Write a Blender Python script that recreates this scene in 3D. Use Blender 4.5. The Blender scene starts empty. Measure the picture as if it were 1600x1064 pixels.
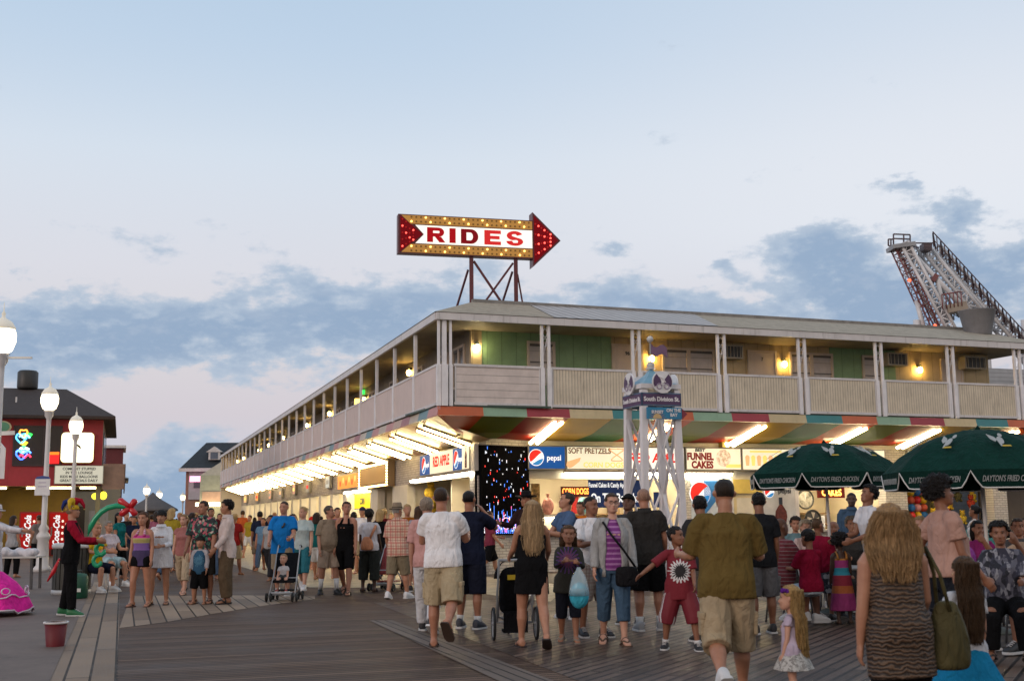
import bpy, bmesh, math, random
from mathutils import Vector, Matrix
random.seed(7)
S = bpy.context.scene
COL = S.collection
R = math.radians

# ------------------------------------------------------------------ camera
CAM_H = 1.5
F_PX, W_PX, H_PX = 1850.0, 1600.0, 1064.0      # focal length and frame of the photograph in pixels
PITCH = math.atan(276 / F_PX)
ROLL = 0.0105
_f = Vector((0, math.cos(PITCH), math.sin(PITCH)))
_r0 = Vector((1, 0, 0)); _u0 = _r0.cross(_f)
CR = _r0 * math.cos(ROLL) - _u0 * math.sin(ROLL)
CU = _u0 * math.cos(ROLL) + _r0 * math.sin(ROLL)
CF = _f
CP = Vector((0, 0, CAM_H))
cam = bpy.data.cameras.new("camera")
cam.sensor_width = 36; cam.lens = 36 * F_PX / W_PX
cam.clip_start = 0.1; cam.clip_end = 4000
cam_o = bpy.data.objects.new("camera", cam)
M = Matrix.Identity(4)
for i in range(3):
    M[i][0] = CR[i]; M[i][1] = CU[i]; M[i][2] = -CF[i]; M[i][3] = CP[i]
cam_o.matrix_world = M
COL.objects.link(cam_o); S.camera = cam_o
cam.dof.use_dof = True; cam.dof.focus_distance = 26; cam.dof.aperture_fstop = 3.6

def ray(px, py):
    return (CF + CR * ((px - 800) / F_PX) - CU * ((py - 532) / F_PX))
def G(px, py, z=0.0):                       # point on the ground seen at a pixel of the photograph
    d = ray(px, py); t = (z - CAM_H) / d.z
    return CP + d * t
def P(px, py, depth):                       # point at a given distance in front of the camera
    d = ray(px, py); return CP + d * (depth / d.y)

# ------------------------------------------------------------------ world, sun, exposure
S.view_settings.view_transform = 'Standard'; S.view_settings.look = 'None'
S.view_settings.gamma = 1.0; S.view_settings.exposure = 0.0
S.render.engine = 'CYCLES'
S.cycles.use_denoising = True
S.cycles.max_bounces = 6; S.cycles.diffuse_bounces = 3; S.cycles.glossy_bounces = 3
S.cycles.transmission_bounces = 4; S.cycles.transparent_max_bounces = 6
S.cycles.caustics_reflective = False; S.cycles.caustics_refractive = False
S.cycles.sample_clamp_indirect = 4.0

W = bpy.data.worlds.new("World"); S.world = W; W.use_nodes = True
nt = W.node_tree; nt.nodes.clear()
def N(t, typ, **kw):
    n = t.nodes.new(typ)
    for k, v in kw.items():
        setattr(n, k, v)
    return n
def L(t, a, b): t.links.new(a, b)
def math_n(t, op, a, b=None, c=None, clamp=False):
    n = N(t, 'ShaderNodeMath', operation=op); n.use_clamp = clamp
    for i, v in enumerate((a, b, c)):
        if v is None: continue
        if isinstance(v, (int, float)): n.inputs[i].default_value = v
        else: L(t, v, n.inputs[i])
    return n.outputs[0]
def ramp_n(t, fac, stops, interp='LINEAR'):
    n = N(t, 'ShaderNodeValToRGB'); cr = n.color_ramp; cr.interpolation = interp
    while len(cr.elements) > 1: cr.elements.remove(cr.elements[-1])
    for i, (p, c) in enumerate(stops):
        e = cr.elements[0] if i == 0 else cr.elements.new(p)
        e.position = p; e.color = (*c, 1) if len(c) == 3 else c
    if fac is not None: L(t, fac, n.inputs[0])
    return n.outputs[0]
def mix_n(t, fac, a, b, typ='MIX'):
    n = N(t, 'ShaderNodeMix', data_type='RGBA', blend_type=typ)
    for sock, v in ((n.inputs[0], fac), (n.inputs[6], a), (n.inputs[7], b)):
        if isinstance(v, (int, float)): sock.default_value = v
        elif isinstance(v, (tuple, list)): sock.default_value = (*v[:3], 1)
        else: L(t, v, sock)
    return n.outputs[2]
def smooth_n(t, v, lo, hi):
    n = N(t, 'ShaderNodeMapRange', interpolation_type='SMOOTHSTEP')
    L(t, v, n.inputs[0]); n.inputs[1].default_value = lo; n.inputs[2].default_value = hi
    return n.outputs[0]
def g3(v): return (v, v, v)

def build_sky(t):
    tc = N(t, 'ShaderNodeTexCoord'); sep = N(t, 'ShaderNodeSeparateXYZ'); L(t, tc.outputs['Generated'], sep.inputs[0])
    x, y, z = sep.outputs
    el = math_n(t, 'MULTIPLY', math_n(t, 'ARCSINE', z), 180 / math.pi)         # elevation in degrees
    az = math_n(t, 'MULTIPLY', math_n(t, 'ARCTAN2', x, y), 180 / math.pi)      # azimuth in degrees
    e90 = math_n(t, 'DIVIDE', el, 90.0, clamp=True)
    base = ramp_n(t, e90, [(0.0, (.55, .60, .70)), (0.055, (.66, .615, .665)), (0.085, (.69, .665, .70)), (0.13, (.71, .72, .785)),
                           (0.19, (.68, .755, .85)), (0.25, (.57, .685, .825)), (0.30, (.48, .61, .765)), (0.5, (.17, .25, .38)), (1.0, (.12, .20, .34))])
    # whiter towards the right
    whit = smooth_n(t, az, -10, 24)
    base = mix_n(t, math_n(t, 'MULTIPLY', whit, smooth_n(t, el, 9, 14)), base, (.78, .815, .88))
    base = mix_n(t, math_n(t, 'MULTIPLY', smooth_n(t, el, 15, 26), .6), base, (.47, .615, .79))
    # cloud noise in direction space
    def cloud_noise(sx, sy, scale, off, det=8, rough=.55, dist=.0):
        c = N(t, 'ShaderNodeCombineXYZ')
        L(t, math_n(t, 'MULTIPLY', az, sx), c.inputs[0]); L(t, math_n(t, 'MULTIPLY', el, sy), c.inputs[1]); c.inputs[2].default_value = off
        n = N(t, 'ShaderNodeTexNoise'); n.inputs['Scale'].default_value = scale; n.inputs['Detail'].default_value = det
        n.inputs['Roughness'].default_value = rough; n.inputs['Distortion'].default_value = dist
        L(t, c.outputs[0], n.inputs['Vector']); return n.outputs[0]
    n1 = cloud_noise(.10, .23, 1.5, 3.3, 9, .56, .2)
    n2 = cloud_noise(.22, .42, 2.6, 8.1, 8, .65)
    def bump(v, c, w):                      # soft bump 0..1 around c
        d = math_n(t, 'DIVIDE', math_n(t, 'SUBTRACT', v, c), w)
        return math_n(t, 'POWER', 2.718, math_n(t, 'MULTIPLY', math_n(t, 'MULTIPLY', d, d), -1.0))
    def blob(ca, wa, ce, we, amp): return math_n(t, 'MULTIPLY', math_n(t, 'MULTIPLY', bump(az, ca, wa), bump(el, ce, we)), amp)
    prof = None
    for bl in [(-13, 13, 8.5, 1.75, .62), (-21, 7, 7.4, 2.0, .22), (-2, 6, 10.3, 1.3, .33), (-10, 3.5, 11.0, .9, .22), (-23, 2.2, 10.9, .8, .33),
               (18, 7, 9.4, 2.3, .62), (15.2, 2.6, 12.3, 1.7, .52), (21.2, 1.5, 13.2, 1.5, .58), (6, 5, 9.6, 1.4, .34), (19, 2.2, 15.2, .7, .58), (24, 2.5, 11, 1.6, .3),
               (5.0, 1.0, 12.9, .55, .50), (10.2, .6, 11.9, .35, .33), (-16.3, .7, 4.6, .5, .26), (-15.5, 10, 0.8, 2.0, .85), (-13.6, 1.5, 3.4, 1.0, .22), (-15, 8, 5.2, .7, -.45),
               (60, 40, 8, 4, .45), (-80, 40, 9, 5, .42), (150, 60, 12, 6, .3)]:
        b = blob(*bl); prof = b if prof is None else math_n(t, 'ADD', prof, b)
    prof = math_n(t, 'MULTIPLY', prof, math_n(t, 'ADD', math_n(t, 'MULTIPLY', n2, 1.3), .35))
    den = math_n(t, 'ADD', math_n(t, 'ADD', prof, math_n(t, 'MULTIPLY', math_n(t, 'SUBTRACT', n1, .5), 1.75)), math_n(t, 'MULTIPLY', math_n(t, 'SUBTRACT', n2, .5), .75))
    den = math_n(t, 'SUBTRACT', den, math_n(t, 'MULTIPLY', smooth_n(t, el, 11.5, 14.5), .16))
    m = smooth_n(t, den, .12, .40)
    core = smooth_n(t, den, .26, .75)
    ccol = mix_n(t, core, (.46, .555, .68), (.275, .395, .565))
    ccol = mix_n(t, math_n(t, 'MULTIPLY', smooth_n(t, n2, .50, .75), .25), ccol, (.60, .65, .73))
    col = mix_n(t, math_n(t, 'MULTIPLY', m, .92), base, ccol)
    # unseen sky behind the camera: warm sunset tint added to light facing sides
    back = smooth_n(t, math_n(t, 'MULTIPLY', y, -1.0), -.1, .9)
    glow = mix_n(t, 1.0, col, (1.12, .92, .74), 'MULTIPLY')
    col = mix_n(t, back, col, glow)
    return col
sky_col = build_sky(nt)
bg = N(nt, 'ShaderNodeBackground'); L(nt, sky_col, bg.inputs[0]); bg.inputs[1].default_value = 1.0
wo = N(nt, 'ShaderNodeOutputWorld'); L(nt, bg.outputs[0], wo.inputs[0])

sun = bpy.data.lights.new("sun", 'SUN'); sun.energy = 1.0; sun.angle = R(24); sun.color = (1.0, .80, .70)
sun_o = bpy.data.objects.new("sun", sun); COL.objects.link(sun_o)
sun_o.rotation_euler = (Vector((0.66, 0.70, -0.27))).to_track_quat('-Z', 'Y').to_euler()

# ------------------------------------------------------------------ materials
MATS = {}
def principled(name):
    m = bpy.data.materials.new(name); m.use_nodes = True
    t = m.node_tree; b = t.nodes['Principled BSDF']
    return m, t, b
def objc(t):
    return N(t, 'ShaderNodeTexCoord').outputs['Object']
def mapping(t, v, scale=(1, 1, 1), rot=(0, 0, 0), loc=(0, 0, 0)):
    n = N(t, 'ShaderNodeMapping'); L(t, v, n.inputs[0])
    n.inputs['Scale'].default_value = scale; n.inputs['Rotation'].default_value = rot; n.inputs['Location'].default_value = loc
    return n.outputs[0]
def noise(t, v, scale, det=4, rough=.55):
    n = N(t, 'ShaderNodeTexNoise'); L(t, v, n.inputs['Vector'])
    n.inputs['Scale'].default_value = scale; n.inputs['Detail'].default_value = det; n.inputs['Roughness'].default_value = rough
    return n.outputs[0]
def add_bump(t, b, h, strength=.3, dist=.01):
    n = N(t, 'ShaderNodeBump'); n.inputs['Strength'].default_value = strength; n.inputs['Distance'].default_value = dist
    L(t, h, n.inputs['Height']); L(t, n.outputs[0], b.inputs['Normal'])
def paint(name, col, rough=.5, var=.12, nscale=3.0, metallic=0.0, bump=.08, grime=None):
    if name in MATS: return MATS[name]
    m, t, b = principled(name)
    v = objc(t); n = noise(t, v, nscale, 6, .6)
    lo = tuple(c * (1 - var) for c in col); hi = tuple(min(1, c * (1 + var)) for c in col)
    c = ramp_n(t, n, [(.3, lo), (.7, hi)])
    if grime:
        g = noise(t, mapping(t, v, (6, 6, .7)), 1.6, 6, .65)
        c = mix_n(t, math_n(t, 'MULTIPLY', smooth_n(t, g, .52, .75), grime), c, (.10, .085, .065))
    L(t, c, b.inputs['Base Color']); b.inputs['Roughness'].default_value = rough; b.inputs['Metallic'].default_value = metallic
    if bump: add_bump(t, b, noise(t, v, nscale * 14, 3), bump, .01)
    MATS[name] = m; return m
def emit(name, col, strength, base=None):
    if name in MATS: return MATS[name]
    m, t, b = principled(name)
    b.inputs['Base Color'].default_value = (*(base or tuple(c * .35 for c in col)), 1); b.inputs['Emission Color'].default_value = (*col, 1)
    b.inputs['Emission Strength'].default_value = strength; b.inputs['Roughness'].default_value = .6; b.inputs['Specular IOR Level'].default_value = .1
    MATS[name] = m; return m
def fabric(col, rough=.9, var=.10, key=None):
    name = key or "fabric_%02x%02x%02x" % tuple(int(max(0, min(1, c)) * 255) for c in col)
    if name in MATS: return MATS[name]
    m, t, b = principled(name); v = objc(t)
    n = noise(t, mapping(t, v, (1, 1, .6)), 9, 4, .6)
    c = ramp_n(t, n, [(.3, tuple(k * (1 - var * 1.6) for k in col)), (.7, tuple(min(1, k * (1 + var)) for k in col))])
    L(t, c, b.inputs['Base Color']); b.inputs['Roughness'].default_value = rough
    b.inputs['Specular IOR Level'].default_value = .06
    wv = N(t, 'ShaderNodeTexNoise'); L(t, mapping(t, v, (5, 5, 2.6), (0.5, .3, 0)), wv.inputs['Vector']); wv.inputs['Scale'].default_value = 2.2; wv.inputs['Detail'].default_value = 3; wv.inputs['Distortion'].default_value = 1.2
    add_bump(t, b, wv.outputs[0], .75, .05)
    MATS[name] = m; return m
def skin_mat(col):
    name = "skin_%02x%02x%02x" % tuple(int(c * 255) for c in col)
    if name in MATS: return MATS[name]
    m, t, b = principled(name); v = objc(t)
    n = noise(t, v, 14, 4, .6)
    c = ramp_n(t, n, [(.3, (col[0] * .88, col[1] * .82, col[2] * .80)), (.7, (min(1, col[0] * 1.06), col[1] * 1.05, col[2] * 1.04))])
    L(t, c, b.inputs['Base Color']); b.inputs['Roughness'].default_value = .5
    b.inputs['Subsurface Weight'].default_value = .06; b.inputs['Subsurface Radius'].default_value = (.02, .008, .005)
    add_bump(t, b, noise(t, v, 60, 2), .06, .005)
    MATS[name] = m; return m
def hair_mat(col, col2=None):
    name = "hair_%02x%02x%02x" % tuple(int(c * 255) for c in col)
    if name in MATS: return MATS[name]
    col2 = col2 or tuple(c * .45 for c in col)
    m, t, b = principled(name); v = objc(t)
    n = noise(t, mapping(t, v, (60, 60, 3.0)), 1.6, 5, .65)
    c = ramp_n(t, n, [(.34, col2), (.66, col)])
    L(t, c, b.inputs['Base Color']); b.inputs['Roughness'].default_value = .42; b.inputs['Specular IOR Level'].default_value = .2
    add_bump(t, b, n, .8, .015)
    MATS[name] = m; return m

# ------------------------------------------------------------------ mesh helpers
class MB:
    def __init__(s): s.v = []; s.f = []; s.m = []; s.sm = []
    def add(s, vs, fs, mi=0, smooth=False):
        o = len(s.v); s.v += [tuple(p) for p in vs]; s.f += [tuple(i + o for i in f) for f in fs]
        s.m += [mi] * len(fs); s.sm += [smooth] * len(fs)
        return s
    def hexa(s, c, mi=0):                   # 8 corners: bottom four then top four, same order
        return s.add(c, [(3, 2, 1, 0), (4, 5, 6, 7), (0, 1, 5, 4), (1, 2, 6, 5), (2, 3, 7, 6), (3, 0, 4, 7)], mi)
    def box(s, x0, x1, y0, y1, z0, z1, mi=0):
        return s.hexa([(x0, y0, z0), (x1, y0, z0), (x1, y1, z0), (x0, y1, z0), (x0, y0, z1), (x1, y0, z1), (x1, y1, z1), (x0, y1, z1)], mi)
    def fbox(s, F, u0, u1, v0, v1, z0, z1, mi=0):
        return s.hexa([F(u0, v0, z0), F(u1, v0, z0), F(u1, v1, z0), F(u0, v1, z0), F(u0, v0, z1), F(u1, v0, z1), F(u1, v1, z1), F(u0, v1, z1)], mi)
    def quad(s, a, b, c, d, mi=0): return s.add([a, b, c, d], [(0, 1, 2, 3)], mi)
    def tube(s, pts, r, n=8, mi=0, caps=True, smooth=True):
        pts = [Vector(p) for p in pts]; k = len(pts)
        rs = r if isinstance(r, (list, tuple)) else [r] * k
        rings = []; prev = None
        for i, p in enumerate(pts):
            d = (pts[min(i + 1, k - 1)] - pts[max(i - 1, 0)])
            d = d.normalized() if d.length > 1e-9 else Vector((0, 0, 1))
            if prev is None:
                a = d.orthogonal().normalized()
                if abs(d.z) > .9: a = (Vector((1, 0, 0)) - d * d.x).normalized()
            else:
                a = (prev - d * prev.dot(d)); a = a.normalized() if a.length > 1e-6 else d.orthogonal().normalized()
            prev = a; b = d.cross(a)
            rings.append([p + (a * math.cos(2 * math.pi * j / n) + b * math.sin(2 * math.pi * j / n)) * rs[i] for j in range(n)])
        return s.rings(rings, mi, caps, smooth)
    def rings(s, rings, mi=0, caps=True, smooth=True):
        n = len(rings[0]); vs = [p for q in rings for p in q]; fs = []
        for i in range(len(rings) - 1):
            for j in range(n):
                fs.append((i * n + j, i * n + (j + 1) % n, (i + 1) * n + (j + 1) % n, (i + 1) * n + j))
        s.add(vs, fs, mi, smooth)
        if caps:
            o = len(s.v) - len(vs)
            s.f.append(tuple(o + j for j in reversed(range(n)))); s.m.append(mi); s.sm.append(False)
            s.f.append(tuple(o + len(vs) - n + j for j in range(n))); s.m.append(mi); s.sm.append(False)
        return s
    def bar(s, a, b, w, h=None, mi=0, up=(0, 0, 1)):       # square bar
        a, b = Vector(a), Vector(b); d = (b - a).normalized(); h = h or w
        up = Vector(up)
        if abs(d.dot(up)) > .97: up = Vector((0, 1, 0)) if abs(d.y) < .9 else Vector((1, 0, 0))
        x = d.cross(up).normalized() * (w / 2); y = x.cross(d).normalized() * (h / 2)
        return s.hexa([a - x - y, a + x - y, a + x + y, a - x + y, b - x - y, b + x - y, b + x + y, b - x + y], mi)
    def lathe(s, prof, c=(0, 0, 0), n=20, mi=0, caps=True, smooth=True, M=None):
        c = Vector(c)
        rings = []
        for r, z in prof:
            q = [Vector((r * math.cos(2 * math.pi * j / n), r * math.sin(2 * math.pi * j / n), z)) for j in range(n)]
            rings.append([(M @ p if M else p) + c for p in q])
        return s.rings(rings, mi, caps, smooth)
    def ball(s, c, r, n=12, m=8, mi=0):
        r = r if isinstance(r, (tuple, list)) else (r, r, r); c = Vector(c)
        rings = []
        for i in range(m + 1):
            th = math.pi * (.02 + .96 * i / m)
            rings.append([c + Vector((r[0] * math.sin(th) * math.cos(2 * math.pi * j / n), r[1] * math.sin(th) * math.sin(2 * math.pi * j / n), -r[2] * math.cos(th))) for j in range(n)])
        return s.rings(rings, mi)
    def prism(s, poly, o, xd, yd, th, mi=0):   # 2D outline in the plane (xd, yd) at o, thickness along the normal
        o, xd, yd = Vector(o), Vector(xd), Vector(yd); nn = xd.cross(yd).normalized() * th; n = len(poly)
        a = [o + xd * p[0] + yd * p[1] for p in poly]; b = [p + nn for p in a]
        fs = [tuple(reversed(range(n))), tuple(range(n, 2 * n))] + [(j, (j + 1) % n, n + (j + 1) % n, n + j) for j in range(n)]
        return s.add(a + b, fs, mi)
    def build(s, name, mats, parent=None, recalc=True):
        me = bpy.data.meshes.new(name); me.from_pydata([tuple(p) for p in s.v], [], s.f)
        for m in (mats if isinstance(mats, (list, tuple)) else [mats]): me.materials.append(m)
        me.polygons.foreach_set('material_index', s.m); me.polygons.foreach_set('use_smooth', s.sm)
        if recalc:
            b = bmesh.new(); b.from_mesh(me); bmesh.ops.recalc_face_normals(b, faces=b.faces); b.to_mesh(me); b.free()
        return link(name, me, parent)
PM = {}
def link(name, me, parent=None):
    o = bpy.data.objects.new(name, me); COL.objects.link(o)
    if parent is not None:
        o.parent = parent
        top = parent
        while top.parent is not None: top = top.parent
        if top.name in PM and parent is top: o.matrix_parent_inverse = PM[top.name].inverted()
    return o
def thing(name, label, cat, loc=(0, 0, 0), rz=0.0, group=None, local=False):
    """an Empty at the thing's base; its parts are given in world coordinates, or in its own frame if local"""
    o = bpy.data.objects.new(name, None); COL.objects.link(o); o.empty_display_size = .2
    o.location = loc; o.rotation_euler = (0, 0, rz)
    o['label'] = label; o['category'] = cat
    if group: o['group'] = group
    if not local: PM[o.name] = Matrix.Translation(Vector(loc)) @ Matrix.Rotation(rz, 4, 'Z')
    return o
def tag(o, label, cat, group=None):
    o['label'] = label; o['category'] = cat
    if group: o['group'] = group
    return o
def struct(o, kind='structure'): o['kind'] = kind; return o
def copy_tree(o, parent=None):
    c = o.copy(); COL.objects.link(c)
    if parent is not None: c.parent = parent
    for ch in list(o.children): copy_tree(ch, c)
    return c
def text_mesh(s, size, bold=0.0, ext=0.004, xscale=1.0, align='CENTER'):
    cu = bpy.data.curves.new("text", 'FONT'); cu.body = s; cu.size = size; cu.align_x = align; cu.align_y = 'CENTER'
    cu.offset = bold; cu.extrude = ext; cu.resolution_u = 3
    o = bpy.data.objects.new("text", cu); me = bpy.data.meshes.new_from_object(o)
    bpy.data.objects.remove(o); bpy.data.curves.remove(cu)
    if xscale != 1.0:
        me.transform(Matrix.Diagonal((xscale, 1, 1, 1)))
    return me
def text(name, s, o, xd, yd, size, mat, parent=None, bold=0.0, xscale=1.0, align='CENTER', lift=.006, slant=0.0):
    """lettering lying on the plane spanned by xd, yd at o, as its own part"""
    me = text_mesh(s, size, bold, .003, xscale, align)
    xd, yd = Vector(xd).normalized(), Vector(yd).normalized(); n = xd.cross(yd).normalized()
    if slant: me.transform(Matrix(((1, slant, 0, 0), (0, 1, 0, 0), (0, 0, 1, 0), (0, 0, 0, 1))))
    M = Matrix.Identity(4); o = Vector(o) + n * lift
    for i in range(3): M[i][0] = xd[i]; M[i][1] = yd[i]; M[i][2] = n[i]; M[i][3] = o[i]
    me.transform(M); me.materials.clear(); me.materials.append(mat)
    return link(name, me, parent)
Z = Vector((0, 0, 1))
def circ(r, n=28, cx=0, cy=0, a0=0, a1=2 * math.pi):
    return [(cx + r * math.cos(a0 + (a1 - a0) * i / n), cy + r * math.sin(a0 + (a1 - a0) * i / n)) for i in range(n)]

# ------------------------------------------------------------------ the two facades of the corner building
C0 = Vector((-1.85, 29.3, 0))                       # corner of the balcony, on the ground
UR = Vector((.9348, .3552, 0)); VR = Vector((-.3552, .9348, 0))   # along / into the right facade
UL = Vector((-.3115, .9502, 0)); VL = Vector((.9502, .3115, 0))   # along / into the left facade
def FR(u, v, z): return C0 + UR * u + VR * v + Z * z
def FL(u, v, z): return C0 + UL * u + VL * v + Z * z
def isect(pa, da, pb, db):                          # crossing of two ground lines
    d = da.x * db.y - da.y * db.x; w = pb - pa
    return pa + da * ((w.x * db.y - w.y * db.x) / d)
def corner(b, a):                                   # point at depth a behind the right facade and b behind the left one
    return isect(FR(0, a, 0), UR, FL(0, b, 0), UL)
def uR(px, v=0.0):                                  # u on the right facade seen at a pixel column
    d = ray(px, 640); d = Vector((d.x, d.y, 0)); p = isect(FR(0, v, 0), UR, Vector((0, 0, 0)), d); return (p - FR(0, v, 0)).dot(UR)
def uL(px, v=0.0, py=650):
    d = ray(px, py); d = Vector((d.x, d.y, 0)); p = isect(FL(0, v, 0), UL, Vector((0, 0, 0)), d); return (p - FL(0, v, 0)).dot(UL)
# ------------------------------------------------------------------ ground
def plank_mat(name, along, width, length, cols, gap=.012, rough=.5, spec=.5, wear=.5):
    m, t, b = principled(name)
    ang = math.atan2(along[1], along[0])
    geo = N(t, 'ShaderNodeNewGeometry').outputs['Position']
    v = mapping(t, geo, rot=(0, 0, -ang))
    br = N(t, 'ShaderNodeTexBrick'); L(t, v, br.inputs['Vector'])
    br.offset = .37; br.inputs['Scale'].default_value = 1; br.inputs['Brick Width'].default_value = length; br.inputs['Row Height'].default_value = width
    br.inputs['Mortar Size'].default_value = gap; br.inputs['Mortar Smooth'].default_value = .15; br.inputs['Bias'].default_value = 0
    br.inputs['Color1'].default_value = (0, 0, 0, 1); br.inputs['Color2'].default_value = (1, 1, 1, 1); br.inputs['Mortar'].default_value = (.5, .5, .5, 1)
    grain = noise(t, mapping(t, v, (1.2, 30, 1)), 2.0, 6, .65)
    big = noise(t, mapping(t, geo, (.5, .5, 1)), 1.3, 5, .6)
    f = math_n(t, 'ADD', math_n(t, 'MULTIPLY', br.outputs['Color'], .55), math_n(t, 'ADD', math_n(t, 'MULTIPLY', grain, .5), math_n(t, 'MULTIPLY', math_n(t, 'SUBTRACT', big, .5), 1.2)))
    c = ramp_n(t, f, [(.1, cols[0]), (.5, cols[1]), (.95, cols[2])])
    c = mix_n(t, br.outputs['Fac'], c, tuple(k * .22 for k in cols[0]))
    stain = noise(t, geo, 2.6, 7, .7)
    c = mix_n(t, math_n(t, 'MULTIPLY', smooth_n(t, stain, .56, .72), wear), c, tuple(k * .5 for k in cols[0]))
    L(t, c, b.inputs['Base Color'])
    L(t, ramp_n(t, math_n(t, 'ADD', grain, math_n(t, 'SUBTRACT', big, .5)), [(.25, g3(rough - .13)), (.75, g3(rough + .15))]), b.inputs['Roughness'])
    b.inputs['Specular IOR Level'].default_value = spec
    h = math_n(t, 'SUBTRACT', math_n(t, 'ADD', math_n(t, 'MULTIPLY', grain, .25), math_n(t, 'MULTIPLY', br.outputs['Color'], .25)), math_n(t, 'MULTIPLY', br.outputs['Fac'], 1.0))
    add_bump(t, b, h, .55, .012)
    return m
def conc_mat(name, lo, hi, rough=.7):
    m, t, b = principled(name); geo = N(t, 'ShaderNodeNewGeometry').outputs['Position']
    a = noise(t, geo, .8, 8, .65); s = noise(t, geo, 9, 6, .7)
    f = math_n(t, 'ADD', math_n(t, 'MULTIPLY', a, .65), math_n(t, 'MULTIPLY', s, .35))
    c = ramp_n(t, f, [(.36, lo), (.64, hi)])
    st = noise(t, geo, 3.1, 5, .6)
    c = mix_n(t, math_n(t, 'MULTIPLY', smooth_n(t, st, .62, .70), .45), c, tuple(k * .55 for k in lo))
    L(t, c, b.inputs['Base Color']); b.inputs['Roughness'].default_value = rough
    add_bump(t, b, noise(t, geo, 60, 4), .25, .01)
    return m
ST = (UL.x, UL.y)                                    # direction of the street
cross_m = plank_mat("boardwalk_planks", (UL.y, -UL.x), .135, 7.3, [(.062, .034, .022), (.112, .066, .044), (.185, .117, .081)], .020, .60, .14)
long_m = plank_mat("long_planks", ST, .235, 4.2, [(.15, .102, .070), (.25, .178, .126), (.36, .265, .19)], .013, .65, .2, wear=.35)
herr_m = plank_mat("diagonal_planks", (.47, .88), .135, 3.0, [(.042, .026, .018), (.088, .057, .042), (.165, .110, .082)], .020, .45, .32)
seam_m = plank_mat("seam_planks", ST, .14, 5.0, [(.085, .060, .047), (.13, .096, .076), (.185, .140, .112)], .014, .6, .25)
apron_m = plank_mat("apron_planks", (.47, .88), .14, 3.2, [(.29, .22, .13), (.41, .325, .20), (.52, .42, .27)], .012, .5)  # paler and yellower boards: warm shop light painted into their colour
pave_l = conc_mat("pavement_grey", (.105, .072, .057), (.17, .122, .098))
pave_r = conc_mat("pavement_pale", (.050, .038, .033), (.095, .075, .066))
sand_m = conc_mat("sand", (.22, .19, .15), (.32, .28, .22), .9)
def sheet(name, pts, z, m):
    mb = MB(); mb.add([(p[0], p[1], z) for p in pts], [tuple(range(len(pts)))]); o = mb.build(name, m); return struct(o)
def gz(px, py): p = G(px, py); return (p.x, p.y)
sheet("ground", [(-1500, -60), (1500, -60), (1500, 3000), (-1500, 3000)], -.012, sand_m)
e0 = Vector((*gz(78, 1064), 0))                       # left edge of the boardwalk
def along(p, t): q = p + UL * t; return (q.x, q.y)
right0 = FR(0, 2.6, 0)
sheet("boardwalk", [along(e0, -14), (16, -6), (60, 40), (30, 80), along(FL(0, 2.2, 0), 150), along(e0, 190)], 0.0, cross_m)
sheet("pavement", [along(e0, -14), along(e0, 190), (-140, 190), (-60, -14)], .008, pave_l)
# four long boards along the edge, then the field of long boards where the crowd stands
e1 = Vector((*gz(176, 1064), 0))
sheet("path", [along(e0, -12), along(e1, -12), gz(186, 982), along(e1, 60), along(e0, 60)], .004, long_m)
sheet("path", [gz(186.5, 981), gz(258, 972), gz(338, 958), gz(412, 946), gz(492, 936), gz(492, 930.5), gz(360, 930), gz(235, 930.5), gz(204, 931)], .0042, long_m)
# seam and the diagonal field to its right
s0 = Vector((*gz(672, 1012), 0)); s1 = Vector((*gz(740, 1001), 0))
dS = (Vector((*gz(580, 970), 0)) - Vector((*gz(770, 1060), 0))).normalized()
def sa(p, t): q = p + dS * t; return (q.x, q.y)
sheet("boardwalk_field", [sa(s1, -14), (24, -5), (24, 27), sa(s1, 7.2)], .004, herr_m)
sheet("boardwalk_seam", [sa(s0, -13), sa(s1, -13), gz(612, 969), gz(577, 969.5)], .008, seam_m)
# the apron in front of the stands and the pavement round the tables
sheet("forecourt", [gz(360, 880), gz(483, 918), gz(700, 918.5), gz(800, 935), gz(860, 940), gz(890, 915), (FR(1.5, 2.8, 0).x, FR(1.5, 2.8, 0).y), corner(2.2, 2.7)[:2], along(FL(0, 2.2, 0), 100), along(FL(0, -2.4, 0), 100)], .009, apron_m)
sheet("terrace", [gz(1168, 936), gz(1330, 962), gz(1700, 1040), (30, 12), (40, 44), (FR(26, 2.8, 0).x, FR(26, 2.8, 0).y), (FR(1.5, 2.8, 0).x, FR(1.5, 2.8, 0).y), gz(880, 912), gz(1000, 915)], .012, pave_r)

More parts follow.
